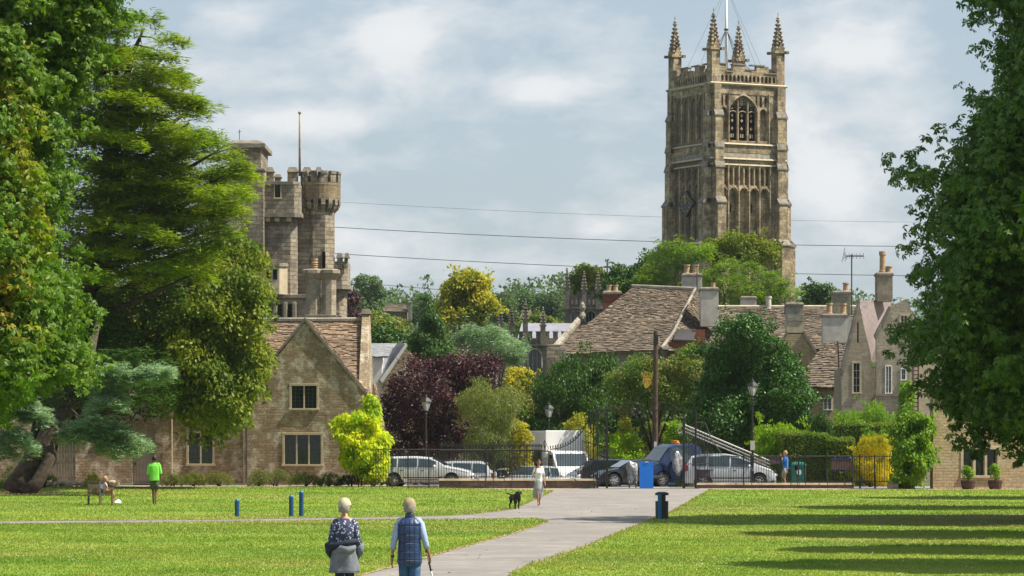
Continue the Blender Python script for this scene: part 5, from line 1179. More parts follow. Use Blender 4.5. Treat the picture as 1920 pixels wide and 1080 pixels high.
# ---------------------------------------------------------------- railings, gates, lamps
YF=152.0
def spikes(b,x,z,Y,h=.16): b.lathe((x,Y,z),[(.012,-.02),(.028,.03),(.035,.06),(.003,h)],5)
def railing(nm,label,px0,px1,pyt,pyb,Y,spike=True,step=.118,posts=(),curve=None,rails=(0,),cat='railing',mk='iron',extra=0):
    x0,x1=X(px0,Y),X(px1,Y); q=empty(nm,((x0+x1)/2,Y,0),0,label,cat)
    zt=Z(pyt,Y); zb=Z(pyb,Y); b=MB(); n=int((x1-x0)/step)
    f=(lambda x: Z(np.interp(x/Y*F+960,[c[0] for c in curve],[c[1] for c in curve]),Y)) if curve else (lambda x:zt)
    for i in range(n+1):
        x=x0+(x1-x0)*i/n; b.tube([(x,Y,zb),(x,Y,f(x)+extra)],.013,5,cap=False)
        if spike: spikes(b,x,f(x)+extra,Y)
    b.build('bars',m[mk],q)
    r=MB(); k=24 if curve else 1
    for j in range(k):
        a,c=x0+(x1-x0)*j/k,x0+(x1-x0)*(j+1)/k; r.tube([(a,Y,f(a)-.05),(c,Y,f(c)-.05)],.026,5)
    r.box(x0,x1,Y-.02,Y+.02,zb+.05,zb+.09)
    r.build('rail',m['irongrey'],q)
    for p in posts:
        pb=MB(); x=X(p,Y); pb.box(x-.032,x+.032,Y-.03,Y+.03,0,f(x)+.02); pb.tube([(x,Y-.02,f(x)-.5),(x,Y-.55,.0)],.018,5); pb.build('post',m[mk],q)
    return q
railing('iron_railing','plain iron railings in front of the silver cars, left of the low wall',700,822,841,908,YF,spike=False,posts=(735,765,804))
railing('iron_railing','iron railings standing on the low wall left of the gate',823,1012,841.5,897,YF,spike=False,posts=(911,925,960))
railing('iron_railing','spiked iron railings sweeping up to the left gate post',1032,1117,838,897,YF,curve=[(1030,841),(1050,838),(1065,832),(1078,823),(1090,810),(1098,797),(1104,783),(1108,775),(1118,773)],posts=(1113,))
railing('iron_railing','iron railings right of the gate, dipping down from the tall right post',1306,1352,853,905,YF,spike=False,curve=[(1304,790),(1322,790),(1326,802),(1334,822),(1345,838),(1352,848)],posts=(1304,))
railing('iron_railing','long plain iron railings before the green bin and hedges',1352,1668,853.5,905,YF,spike=False,posts=(1394,1408,1497,1509,1550,1598,1612,1640))
b=MB()
for i in range(70):
    x=X(825+i*2.75,163); b.tube([(x,163,.3),(x,163,Z(838,163))],.014,4,cap=False); spikes(b,x,Z(838,163),163,.2)
b.box(X(823,163),X(1018,163),162.98,163.02,Z(846,163),Z(844,163)); tag(b.build('garden_railing',m['iron'],None),'rear row of spiked railings beyond the silver cars','railing')
def lowwall(label,px0,px1,pyt,Y):
    q=root('low_wall',label,'wall',(px0+px1)/2,Y); MB().box(X(px0,Y),X(px1,Y),Y-.12,Y+.25,0,Z(pyt,Y)-.1).build('wall',m['lowstone'],q); MB().taper(X(px0,Y)-.02,X(px1,Y)+.02,Y-.17,Y+.3,Z(pyt,Y)-.098,Z(pyt,Y),.05).build('coping',m['lowcap'],q,bevel=.01)
m['lowstone']=stone('low_wall_stone',(.27,.20,.15),(.17,.13,.10),(.16,.13,.1),.4,.16,dirtamt=.7,dirt=(.07,.06,.05)); m['lowcap']=mat('low_wall_coping',(.42,.34,.22),(.25,.2,.14),2,.95,bump=.4)
lowwall('low brownish wall left of the gate, under the railings',823,1117,897.5,YF)
lowwall('low wall right of the gate, under the long railings',1306,1600,905.5,YF)
# lattice gate panel at the car's wheels
q=root('low_gate','small grey lattice panel at the foot of the left railings','gate',792,YF-.3); b=MB(); x0,x1=X(766,YF),X(821,YF)
for i in range(30): b.tube([(x0+(x1-x0)*i/29,YF-.3,.02),(x0+(x1-x0)*i/29,YF-.3,.42)],.012,4)
b.tube([(x0,YF-.3,.43),(x1,YF-.3,.43)],.02,5).tube([(x0,YF-.3,.03),(x1,YF-.3,.03)],.02,5); b.build('panel',m['alloyd'] if 'alloyd' in m else m['irongrey'],q)
# openwork pillar
q=root('openwork_pillar','narrow openwork iron pillar with scrolls at the end of the left wall','pillar',1021,YF); b=MB(); xa,xb=X(1014,YF),X(1029,YF); zt=Z(845,YF)
for x in (xa,xb): b.box(x-.025,x+.025,YF-.03,YF+.03,0,zt)
b.box(xa,xb,YF-.03,YF+.03,zt-.05,zt); b.build('frame',m['iron'],q); s=MB(); xm=(xa+xb)/2
for k in range(6):
    zz=.35+k*.2
    for sg in (-1,1): s.tube([(xm+sg*(.02+.06*math.sin(t*.9))*(1),YF,zz+.09*math.cos(t*.9)*1) for t in range(8)],.009,4)
for sg in (-1,1): s.tube([(xm+sg*.14,YF,zt),(xm+sg*.17,YF,zt+.12),(xm+sg*.1,YF,zt+.25),(xm+sg*.03,YF,zt+.42),(xm,YF,zt+.5)],.014,4)
s.lathe((xm,YF,zt),[(.015,0),(.02,.1),(.05,.2),(.02,.32),(.003,.45)],6); s.build('scroll',m['iron'],q)
# the gateway
q=root('park_gateway','tall black iron gateway with a thin overthrow bar and open gates','gate',1200,YF-.1); Yg=YF-.1
zo=Z(770,Yg)
def post(b,px,pyt,w=.05): b.box(X(px,Yg)-w,X(px,Yg)+w,Yg-w,Yg+w,0,Z(pyt,Yg))
for px,pt,w in ((1120,768,.045),(1138,768,.05),(1282,786,.06)): b=MB(); post(b,px,pt,w); b.lathe((X(px,Yg),Yg,Z(pt,Yg)),[(w*1.3,0),(w*1.3,.04),(.02,.06),(.05,.12),(.01,.2)],6); b.build('post',m['iron'],q)
b=MB().box(X(1117,Yg),X(1308,Yg),Yg-.025,Yg+.025,zo,zo+.05); b.box(X(1120,Yg),X(1286,Yg),Yg-.012,Yg+.012,zo-.42,zo-.395)
for i in range(12): b.tube([(X(1123+i*1.3,Yg),Yg,.25),(X(1123+i*1.3,Yg),Yg,zo)],.009,4) if i%2==0 else None
b.tube([(X(1305,Yg),Yg,zo),(X(1305,Yg),Yg,0)],.03,5); b.build('overthrow',m['iron'],q)
b=MB() # left leaf folded back, right leaf folded back
for px in (1139,):
    for i in range(14): y=Yg+.1+i*.12; x=X(1138,Yg)+.16-i*.10; b.tube([(x,y,.15),(x,y,1.95+.35*i/14)],.012,4)
    b.tube([(X(1138,Yg)+.16,Yg+.1,.2),(X(1138,Yg)-1.14,Yg+1.7,.2)],.022,5); b.tube([(X(1138,Yg)+.16,Yg+.1,1.9),(X(1138,Yg)-1.14,Yg+1.7,2.25)],.022,5)
b.build('gate_leaf',m['iron'],q); b=MB()
for i in range(14): y=Yg+.1+i*.12; x=X(1284,Yg)+.08+i*.10; b.tube([(x,y,.15),(x,y,1.95+.8*(1-i/14))],.012,4)
b.tube([(X(1284,Yg)+.08,Yg+.1,.2),(X(1284,Yg)+1.38,Yg+1.7,.2)],.022,5); b.tube([(X(1284,Yg)+.08,Yg+.1,1.15),(X(1284,Yg)+1.38,Yg+1.7,1.15)],.022,5)
b.build('gate_leaf',m['iron'],q)
# gilded badge carried on scrolls above the overthrow
b=MB(); xc=X(1213,Yg); zcr=Z(727,Yg)
for sg in (-1,1): b.tube([(xc+sg*1.55,Yg,zo+.03),(xc+sg*1.1,Yg,zo+.35),(xc+sg*.55,Yg,zo+.42),(xc+sg*.22,Yg,zo+.75),(xc+sg*.03,Yg,zcr)],.018,5)
for sg in (-1,1): b.tube([(xc+sg*(.5+.16*math.cos(t*.8)),Yg,zo+.22+.16*math.sin(t*.8)) for t in range(9)],.014,4)
b.build('scrollwork',m['iron'],q); b=MB()
sh=[(0,-.02),(.12,.10),(.22,.28),(.18,.44),(.10,.47),(-.10,.47),(-.18,.44),(-.22,.28),(-.12,.10)]
b.prism([(xc+a,Yg-.03,zcr+c) for a,c in sh],(0,.06,0)); b.box(xc-.17,xc+.17,Yg-.04,Yg+.04,zcr+.49,zcr+.53)
for a in (-.2,-.12,-.04,.04,.12,.2): b.tube([(xc+a*.75,Yg,zcr+.53),(xc+a*1.15,Yg,zcr+.66+.03*(abs(a)<.1))],.016,5).lathe((xc+a*1.15,Yg,zcr+.66+.03*(abs(a)<.1)),[(.01,0),(.03,.02),(.01,.05)],6)
b.build('gilded_badge',m['gold'],q)
b=MB(); b.tube([(xc-.09+.05*math.cos(t*.8),Yg-.045,zcr+.29+.07*math.sin(t*.8)) for t in range(7)],.011,4).tube([(xc+.09-.05*math.cos(t*.8),Yg-.045,zcr+.29+.07*math.sin(t*.8)) for t in range(7)],.011,4); b.build('monogram',m['bark'],q)
def lamp(px,Y,pyt,label,plate=False):
    q=empty('street_lamp',(X(px,Y),Y,GZ(Y)),0,label,'street lamp','black lantern lamp posts'); h=Z(pyt,Y)-GZ(Y)
    b=MB(); b.lathe((0,0,0),[(.13,0),(.13,.1),(.10,.12),(.09,.75),(.12,.78),(.07,.85),(.055,1.0),(.05,h*.5),(.065,h*.5+.03),(.045,h*.5+.06),(.04,h-1.05),(.06,h-1.02),(.035,h-.98)],10); b.tube([(-.22,0,h-1.2),(.22,0,h-1.2)],.014,5); b.build('post',m['iron'],q,local=True,smooth=False)
    b=MB()
    for k in range(4):
        a=math.pi/4+k*math.pi/2; b.tube([(.11*math.cos(a),.11*math.sin(a),h-.88),(.25*math.cos(a),.25*math.sin(a),h-.42)],.014,4)
    b.lathe((0,0,0),[(.13,h-.9),(.13,h-.87)],4); b.lathe((0,0,0),[(.29,h-.43),(.30,h-.40),(.13,h-.22),(.10,h-.2),(.11,h-.15),(.05,h-.12),(.02,h-.08),(.035,h-.05),(.005,h)],4); l=b.build('lantern',m['iron'],q,local=True)
    MB().lathe((0,0,0),[(.105,h-.87),(.235,h-.43)],4).build('lamp_glass',m['lampglass'],l,local=True)
    if plate: MB().box(-.11,.11,-.08,-.06,1.8,2.25).build('notice',m['paper'],q,local=True)
    return q
m['lampglass']=mat('lantern_glass',(.42,.45,.42),(.30,.33,.31),4,.15,spec=.6); m['paper']=mat('notice_paper',(.62,.58,.5),(.5,.47,.4),20,.8)
lamp(799,163,738,'black lantern lamp post in front of the purple beech'); lamp(1029,172,752,'black lantern lamp post rising behind the white truck'); lamp(1411,154.5,708,'black lantern lamp post before the holly dome, with a pale notice',True)
q=root('utility_pole','tall brown wooden pole behind the gateway, left of the blue pickup','pole',1229,163)
MB().tube([(X(1228,163),163,0),(X(1229.5,163),163,Z(620,163))],[.16,.11],10).build('shaft',m['polewood'],q); MB().box(X(1225,163),X(1234,163),162.8,162.95,Z(645,163),Z(628,163)).build('junction_box',m['iron'],q,bevel=.01); MB().box(X(1226,163),X(1231,163),162.78,162.84,Z(851,163),Z(828,163)).build('plate',m['white'],q)
# bins and posts
def bluepost(px,pyt,pyb,label,r=.075):
    g=G(px,pyb); q=empty('marker_post',g,0,label,'post','blue marker posts'); h=Z(pyt,g.y)
    MB().lathe((0,0,-.05),[(r,0),(r,h*.9+.05),(r*.96,h*.95+.05),(r*.6,h+.05)],14).build('post',m['bluep'],q,local=True,smooth=False)
    MB().lathe((0,0,h*.93),[(r*1.03,0),(r*.98,.04),(r*.55,.08)],14).build('cap',m['bluel'],q,local=True); return q
m['bluep']=mat('dark_blue_paint',(.012,.07,.18),(.01,.05,.13),5,.5); m['bluel']=mat('light_blue_paint',(.02,.16,.36),None,5,.4)
bluepost(444.5,938,969,'shortest of the three blue posts on the left lawn'); bluepost(546,930,969,'middle blue post on the left lawn, one of a close pair'); bluepost(565,921.5,968.5,'tallest of the three blue posts on the left lawn')
g=G(1241,973.5); q=empty('litter_bin',g,0,'black round litter bin with a blue-fronted post beside the path','bin'); g.y
s_=F/g.y; b=MB(); b.lathe((0,0,0),[(.19,0),(.20,.02),(.205,34/s_),(.19,34/s_)],18); b.build('body',m['binblack'] if 'binblack' in m else m['iron'],q,local=True)
MB().lathe((0,0,0),[(.12,32/s_),(.12,45/s_),(.21,45/s_),(.215,49/s_),(.12,51.5/s_)],18).build('lid',m['iron'],q,local=True)
MB().box(-.14,-.02,-.245,-.205,.0,47/s_).build('front_post',m['bluel'],q,local=True,bevel=.015)
q=root('wheelie_bin','green litter bin with a round white sticker, beside the man in blue','bin',1497,155.5); Y=155.5; b=MB(); b.lathe((X(1497,Y),Y,0),[(.33,.03),(.345,.06),(.36,Z(876,Y)),(.37,Z(874,Y)),(.37,Z(871,Y)),(.33,Z(868,Y)),(.15,Z(866,Y))],4,rot=R(45),sx=1.35,sy=1.1); b.build('body',m['green'] if 'green' in m else m['greenp'] if 'greenp' in m else mat('bin_green',(.015,.16,.125),(.01,.12,.095),4,.4),q,bevel=.02)
MB().lathe((0,0,0),[(.001,0),(.13,0),(.13,.01),(.001,.01)],16).build('sticker',m['white'],q,local=True).matrix_local=Matrix.Translation((0,-.40,.72))@Matrix.Rotation(R(90),4,'X')
MB().box(X(1489,Y),X(1497,Y),Y-.405,Y-.39,Z(881,Y),Z(873,Y)).build('slot',m['void'],q)
def board(px0,py0,px1,py1,label,Y=YF+.12,mk='board'):
    q=root('notice_board',label,'sign',(px0+px1)/2,Y); MB().box(X(px0,Y),X(px1,Y),Y,Y+.02,Z(py1,Y),Z(py0,Y)).build('panel',m[mk],q)
    MB().box(X(px0,Y)-.01,X(px1,Y)+.01,Y-.012,Y+.03,Z(py0,Y)-.03,Z(py0,Y)+.02).box(X(px0,Y)-.01,X(px1,Y)+.01,Y-.012,Y+.03,Z(py1,Y)-.02,Z(py1,Y)+.03).build('frame',m['bluef'],q)
m['board']=mat('board_back',(.17,.10,.085),(.12,.07,.06),6,.8); m['bluef']=mat('blue_frame',(.03,.09,.33),None,6,.5)
board(1558,860,1596,880.5,'brown-backed sign with blue edges on the railings near the golden conifer'); board(1306,881,1331,895,'small sign with blue edges on the railings before the silver people carrier'); board(1443,858,1462,869,'small dark sign back on the railings left of the man in blue')
q=root('blue_board','flat bright blue board leaning upright beside the pickup wheel','board',1212,151); MB().pb(1199,865.5,1225,915.5,151,.06).build('panel',m['blueb'] if 'blueb' in m else mat('bright_blue_board',(.012,.19,.72),(.012,.17,.66),2,.5),q); MB().pb(1209,865.5,1216,867,150.98,.02).build('label_strip',m['white'],q)
# ---------------------------------------------------------------- overhead wires, aerials
def wire(pts,Y,r,label,al='overhead_wire'):
    P3=[P(a,b_,Y) for a,b_ in pts]; tag(MB().tube(P3,r,4).build(al,m['irongrey'],None),label,'cable','overhead wires across the sky')
def sag(x0,y0,x1,y1,xm,ym,n=14):
    A=np.polyfit([x0,xm,x1],[y0,ym,y1],2); return [(x0+(x1-x0)*i/n,float(np.polyval(A,x0+(x1-x0)*i/n))) for i in range(n+1)]
wire(sag(300,404,1700,462,960,443),352,.035,'overhead wire passing behind the castle turret, second from the top'); wire(sag(300,452,1700,517,960,494),352,.035,'overhead wire third from the top, ending behind the tower foot')
wire(sag(300,355,1990,417,960,396),352,.014,'thin faint topmost overhead wire'); wire(sag(400,506,1250,575,800,541),352,.03,'lowest overhead wire, just above the far treetops')
def aerial(px,pyt,pyb,Y,label,L=1.2):
    x=X(px,Y); zt=Z(pyt,Y); b=MB(); b.tube([(x,Y,Z(pyb,Y)),(x,Y,zt)],.045,5); b.tube([(x-L*.4,Y,zt-.1),(x+L*.8,Y,zt-.1)],.045,4)
    for k in range(6): xx=x-L*.4+k*L*.24; b.tube([(xx,Y-.15,zt-.28),(xx,Y+.15,zt+.08)],.018,3)
    for k in range(4): b.tube([(x-L*.4-.25+.12*k,Y,zt-.5+.12*k),(x-L*.4-.05,Y,zt+.45-.3*k)],.018,3)
    tag(b.build('tv_aerial',m['irongrey'],None),label,'aerial')
aerial(1597,477,590,205,'television aerial on a tall mast above the right chimneys',.95); aerial(884,606,640,231,'television aerial in front of the blue-green cedar',.5)
b=MB().tube([P(449,262,187),P(449,243,187)],.02,4).tube([P(446,248,187),P(452,246,187)],.015,4); tag(b.build('weather_vane',m['irongrey'],None),'small vane on the left top of the castle','vane')
# ---------------------------------------------------------------- vehicles
def paint(name,c,met=.3,rough=.3): return mat(name,c,tuple(k*.92 for k in c),1,rough,metal=met,coat=.6,spec=.5)
m['silver']=paint('silver_paint',(.64,.67,.70),.15); m['navy']=paint('navy_paint',(.015,.035,.10),.15,.25); m['blackp']=paint('black_paint',(.02,.022,.028),.1,.2); m['whitep']=paint('van_white',(.74,.74,.73),0,.4); m['palep']=paint('pale_blue_paint',(.45,.50,.56),.2)
m['red']=mat('tail_lamp',(.45,.015,.02),None,3,.2,spec=.8); m['lamp']=mat('headlamp',(.55,.57,.6),None,3,.1,spec=.9); m['orange']=mat('beacon_orange',(.75,.22,.02),None,3,.3); m['trim']=mat('black_trim',(.02,.02,.022),None,5,.7); m['seat_']=mat('cab_interior',(.04,.04,.045),None,5,.9)
def lerp(a,b,t): return a+(b-a)*t
def car(nm,label,px,Y,rot,L,Wd,st,belt,windows,paintm,wx,wr=.32,screen=None,rear=None,scaleZ=1,group='cars parked behind the railings',cat='car',tail=True,z0=.2,roofin=.84,rack=False,pillar='trim'):
    """st: stations (x, top z, width factor) rear(-) to front(+); belt(x) line; windows: list of (xa,xb) on the side"""
    q=empty(nm,(X(px,Y),Y,GZ(Y)),rot,label,cat,group); xs=[s[0] for s in st]; zs=[s[1] for s in st]; ws=[s[2] for s in st]
    zt=lambda x:float(np.interp(x,xs,zs)); wf=lambda x:float(np.interp(x,xs,ws))*Wd/2; bx=[c[0] for c in belt]; bz=[c[1] for c in belt]
    bl=lambda x:min(float(np.interp(x,bx,bz)),zt(x)-.03)
    X_=sorted(set([round(v,3) for v in np.linspace(-L/2,L/2,44)]+[round(v,3) for v in xs])); vs=[];fs=[]
    def side(x,t): # t 0..1 from belt to roof edge
        k=zt(x)-.05-bl(x); inn=1-(1-roofin)*min(1,k/.5)*t**1.2; return wf(x)*inn, bl(x)+max(k,.0)*t
    ARC=wr+.07
    for x in X_:
        w_=wf(x); zb=z0
        for c in wx:
            d=abs(x-c)
            if d<ARC: zb=max(zb,wr+math.sqrt(max(0,ARC*ARC-d*d)))
        zb=min(zb,bl(x)-.1)
        r=[(w_*.90,z0 if zb==z0 else zb),(w_*.985,max(z0+.14,zb+.005)),(w_*1.01,max(.5,zb+.02)),(w_*.995,bl(x)-.05),(w_*.985,bl(x))]
        for t in (.5,1): r.append(side(x,t))
        a=side(x,1)[0]; r+= [(a*.86,zt(x)-.012),(a*.45,zt(x)),(0,zt(x)+.004)]
        ring=[(x,y,z) for y,z in r]+[(x,-y,z) for y,z in r[:-1][::-1]]; vs+=ring
    k=len(ring)
    for i in range(len(X_)-1):
        for j in range(k-1): a=i*k+j; fs.append((a,a+1,a+k+1,a+k))
    fs.append(tuple(range(k))); fs.append(tuple((len(X_)-1)*k+j for j in range(k))[::-1])
    MB().add(vs,fs).build('body',m[paintm],q,local=True,smooth=True)
    body=q.children[0]; e=body.modifiers.new('e','EDGE_SPLIT'); e.split_angle=R(38)
    MB().box(-L/2+.12,L/2-.12,-Wd/2+.12,Wd/2-.12,z0+.02,.5).build('underbody',m['trim'],q,local=True)
    for sg in (-1,1):
        for wa,wb in windows:
            g=MB(); n=10; V=[];Fc=[]
            for i in range(n+1):
                x=lerp(wa,wb,i/n)
                for t in (.07,.35,.65,.90): y,z=side(x,t); V.append((x,sg*(y+.008),z))
            for i in range(n):
                for j in range(3): a=i*4+j; Fc.append((a,a+1,a+5,a+4))
            g.add(V,Fc).build('side_window',m['glassin'],q,local=True,smooth=True)
        # door seams, handles, sill strip
        d=MB(); 
        for wa,wb in windows[:3]:
            x=wb+.03; 
            V=[side(x,0)]; d.box(x-.006,x+.006,sg*(wf(x)*1.012)-.004,sg*(wf(x)*1.012)+.004,.32,bl(x)-.02)
            d.box(wa+.08,wa+.26,sg*(wf(x)*1.015)-.014,sg*(wf(x)*1.015)+.014,bl(x)-.13,bl(x)-.10)
        d.box(wx[0]+wr+.1,wx[1]-wr-.1,sg*Wd/2*1.005-.02,sg*Wd/2*1.005+.02,.42,.47)
        d.build('door_trim',m['trim'],q,local=True)
        mr=MB(); xm=windows[-1][1]-.05; mr.lathe((xm,sg*(wf(xm)+.10),bl(xm)+.09),[(.02,-.07),(.11,-.04),(.11,.04),(.02,.08)],8,sx=.7,sy=1.0); mr.build('wing_mirror',m[paintm],q,local=True,smooth=True)
    for nm2,scr in (('windscreen',screen),('rear_window',rear)):
        if not scr: continue
        a,c=scr; V=[];Fc=[];n=8
        for i in range(n+1):
            x=lerp(a,c,i/n); sgn=1 if nm2=='windscreen' else -1; hw=side(x,1)[0]*.90
            for t in (-1,-.5,0,.5,1): V.append((x+sgn*.012,t*hw,zt(x)+.016-.03*t*t*0))
        for i in range(n):
            for j in range(4): p=i*5+j; Fc.append((p,p+1,p+6,p+5))
        MB().add(V,Fc).build(nm2,m['glassin'],q,local=True,smooth=True)
    for x in wx:
        for sg in (-1,1):
            y=sg*(wf(x)-.10); t=MB(); pr=[(wr*.62,-.10),(wr*.95,-.10),(wr,-.06),(wr,.06),(wr*.95,.10),(wr*.62,.10)]
            n=20; V=[];Fc=[]
            for r_,o_ in pr:
                for i in range(n): a=2*math.pi*i/n; V.append((x+r_*math.cos(a),y+o_,wr+r_*math.sin(a)))
            for j in range(len(pr)-1):
                for i in range(n): Fc.append((j*n+i,j*n+(i+1)%n,(j+1)*n+(i+1)%n,(j+1)*n+i))
            wh=t.add(V,Fc).build('wheel',m['rubber'],q,local=True,smooth=False)
            rm=MB()
            for i in range(7): a=2*math.pi*i/7; rm.tube([(x,y+sg*.07,wr),(x+wr*.6*math.cos(a),y+sg*.085,wr+wr*.6*math.sin(a))],[.05,.03],5)
            rm.tube([(x+wr*.62*math.cos(2*math.pi*i/18),y+sg*.08,wr+wr*.62*math.sin(2*math.pi*i/18)) for i in range(19)],.025,5,cap=False)
            V=[(x+wr*.6*math.cos(2*math.pi*i/18),y+sg*.02,wr+wr*.6*math.sin(2*math.pi*i/18)) for i in range(18)]; rm.build('rim',m['alloy'],wh,local=True); MB().add(V,[tuple(range(18))]).build('brake',m['trim'],wh,local=True)
            ar=MB(); V=[(x+ARC*math.cos(2*math.pi*i/20),sg*(wf(x)-.3),wr+ARC*math.sin(2*math.pi*i/20)) for i in range(20)]; ar.add(V,[tuple(range(20))]).build('wheel_arch',m['void'],q,local=True)
    for sg in (-1,1):
        x=L/2; w_=wf(x-.05); hz=zt(x-.1); h=MB(); h.lathe((x-.16,sg*w_*.80,hz-.14),[(.02,-.09),(.15,-.05),(.17,.0),(.14,.06),(.02,.08)],10,sx=1.3,sy=.85); h.build('headlight',m['lamp'],q,local=True,smooth=True)
        if tail: x=-L/2; w_=wf(x+.06); h=MB(); h.box(x-.02,x+.16,sg*w_*.99-.05,sg*w_*.99+.02 if sg>0 else sg*w_*.99+.05,bl(x+.1)-.22,min(bl(x+.1)+.25,zt(x+.1)-.12)); h.build('taillight',m['red'],q,local=True,bevel=.02)
    f=MB().box(L/2-.06,L/2+.02,-Wd*.36,Wd*.36,.34,.52); f.build('grille',m['trim'],q,local=True,bevel=.02); MB().box(L/2+.02,L/2+.03,-.26,.26,.40,.50).build('number_plate',m['white'],q,local=True); MB().box(-L/2-.03,-L/2-.02,-.26,.26,.60,.71).build('number_plate',m['gold2'],q,local=True)
    if rack:
        for sg in (-1,1): y=sg*side(-.6,1)[0]*.93; MB().tube([(-1.9,y,zt(-1.9)+.0),(-1.75,y,zt(-1.7)+.06),(.3,y,zt(.2)+.07),(.5,y,zt(.5)+.0)],.022,6).build('roof_rail',m['trim'],q,local=True,smooth=True)
    return q
m['gold2']=mat('plate_yellow',(.6,.45,.05),None,6,.5)
EST=[(-2.33,.55,.86),(-2.30,.92,.9),(-2.2,1.02,.95),(-1.95,1.40,.985),(-1.6,1.47,1),(-.4,1.49,1),(.35,1.43,1),(.75,1.26,1),(1.15,1.00,.99),(1.7,.91,.97),(2.15,.80,.90),(2.3,.66,.80),(2.34,.45,.76)]
EB=[(-2.3,.94),(0,.92),(1.1,.90),(2.3,.7)]
car('silver_estate_car','silver estate car seen side-on beside the lime climbing shrub','',0,0,0,0,0,0,0,0) if False else None
car('estate_car','silver estate car seen side-on beside the lime climbing shrub',797,156.6,R(-6),4.68,1.76,EST,EB,[(-1.98,-1.28),(-1.2,-.28),(-.2,.62)],'silver',(-1.42,1.40),screen=(.42,1.08),rear=(-2.2,-2.0))
car('estate_car','second silver estate car with red tail lights, behind the first',842,163,R(176),4.6,1.8,[(a,z*1.06,w_) for a,z,w_ in EST],EB,[(-1.95,-1.28),(-1.2,-.28),(-.2,.62)],'silver',(-1.42,1.38),screen=(.42,1.08),rear=(-2.18,-1.98),rack=True)
car('hatchback_car','low pale blue car roof just visible beside the yellow shrub',905,169,R(90),3.9,1.66,[(-1.95,.6,.86),(-1.9,.95,.9),(-1.7,1.12,.97),(-1.35,1.36,1),(0,1.38,1),(.5,1.28,1),(1.0,.98,.99),(1.7,.84,.93),(1.95,.5,.8)],EB,[(-1.4,-.7),(-.6,.5)],'palep',(-1.2,1.2),screen=(.3,.95),rear=(-1.85,-1.4))
HB=[(-1.9,.6,.86),(-1.86,.95,.9),(-1.7,1.2,.97),(-1.45,1.45,1),(-.2,1.50,1),(.3,1.42,1),(.95,1.02,.99),(1.6,.88,.93),(1.88,.65,.84),(1.92,.45,.8)]
car('hatchback_car','white hatchback with a dark windscreen, left of the woman in white',972,170,R(-72),3.9,1.68,HB,EB,[(-1.5,-.65),(-.55,.42)],'whitep',(-1.2,1.2),screen=(.3,.92),rear=(-1.84,-1.45))
car('hatchback_car','small white hatchback parked in front of the truck',1102,165,R(-158),3.7,1.65,[(a,z*.95,w_) for a,z,w_ in HB],EB,[(-1.5,-.65),(-.55,.42)],'whitep',(-1.2,1.2),screen=(.3,.92),rear=(-1.84,-1.45))
car('hatchback_car','bright small car nose beside the woman on her phone',997,165,R(-120),3.7,1.62,HB,EB,[(-1.5,-.65),(-.55,.42)],'palep',(-1.2,1.2),screen=(.3,.92),rear=(-1.84,-1.45))
car('estate_car','dark blue estate car with red tail lights, behind the open gate',1178,161,R(-32),4.6,1.8,[(a,z*1.0,w_) for a,z,w_ in EST],EB,[(-1.98,-1.28),(-1.2,-.28),(-.2,.62)],'navy',(-1.42,1.40),screen=(.42,1.08),rear=(-2.2,-1.97))
car('estate_car','grey car with roof rails behind the dark estate cars',1163,166,R(-15),4.6,1.8,[(a,z*1.12,w_) for a,z,w_ in EST],EB,[(-1.98,-1.28),(-1.2,-.28),(-.2,.62)],'silver',(-1.42,1.40),screen=(.42,1.08),rear=(-2.2,-1.97),rack=True)
car('hatchback_car','black car with clear headlamps, nosing out by the blue board',1186,157.2,R(196),3.9,1.7,[(a,z*.9,w_) for a,z,w_ in HB],EB,[(-1.5,-.65),(-.55,.42)],'blackp',(-1.2,1.2),screen=(.3,.92),rear=(-1.84,-1.45))
MPV=[(-2.2,.55,.88),(-2.18,.95,.92),(-2.1,1.2,.96),(-1.9,1.50,.98),(-1.4,1.60,1),(-.3,1.62,1),(.35,1.52,1),(1.0,1.26,.99),(1.5,1.02,.97),(1.95,.86,.92),(2.15,.68,.84),(2.2,.45,.8)]
car('people_carrier','silver people carrier side-on behind the railings right of the gate',1370,155.4,R(-4),4.4,1.8,MPV,[(-2.2,1.0),(0,.96),(1.4,.92),(2.2,.7)],[(-1.85,-1.15),(-1.07,-.05),(.03,.95)],'silver',(-1.32,1.38),wr=.33,screen=(.5,1.42),rear=(-2.12,-1.93))
# blue pickup with ladders
q=None
PU=[(-2.6,1.0,.9),(-.55,1.0,.97),(-.5,1.95,.97),(-.2,2.08,.98),(1.0,2.08,.98),(1.25,1.95,.98),(1.9,1.22,.98),(2.2,1.12,.95),(2.55,.98,.9),(2.62,.5,.84)]
pk=car('pickup_truck','dark blue pickup with an orange roof beacon and ladders on its rack',1283,158.2,R(207),5.2,1.9,PU,[(-2.6,.9),(-.5,1.16),(1.9,1.08),(2.6,.8)],[(.1,1.30)],'navy',(-1.55,1.72),wr=.36,screen=(1.24,1.88),group=None,cat='pickup truck')
MB().lathe((.5,0,2.09),[(.28,0),(.28,.05),(.24,.06),(.20,.16),(.02,.18)],12,sx=.6,sy=1.2).build('beacon',m['orange'],pk,local=True)
MB().box(1.9,2.68,-.95,.95,.34,.55).build('bumper',m['trim'],pk,local=True,bevel=.05)
b=MB()
for x in (-2.5,-.6):
    for y in (-.85,.85): b.tube([(x,y,1.0),(x,y,2.2 if x>-1 else 1.5)],.03,5)
    b.tube([(x,-.85,2.2 if x>-1 else 1.5),(x,.85,2.2 if x>-1 else 1.5)],.03,5)
b.build('ladder_rack',m['iron'],pk,local=True)
m['dullalloy']=mat('dull_aluminium',(.36,.35,.34),(.22,.21,.2),6,.5,metal=.3)
b=MB(); A0,A1=P(1281,808,156.4),P(1442,876,156.6)
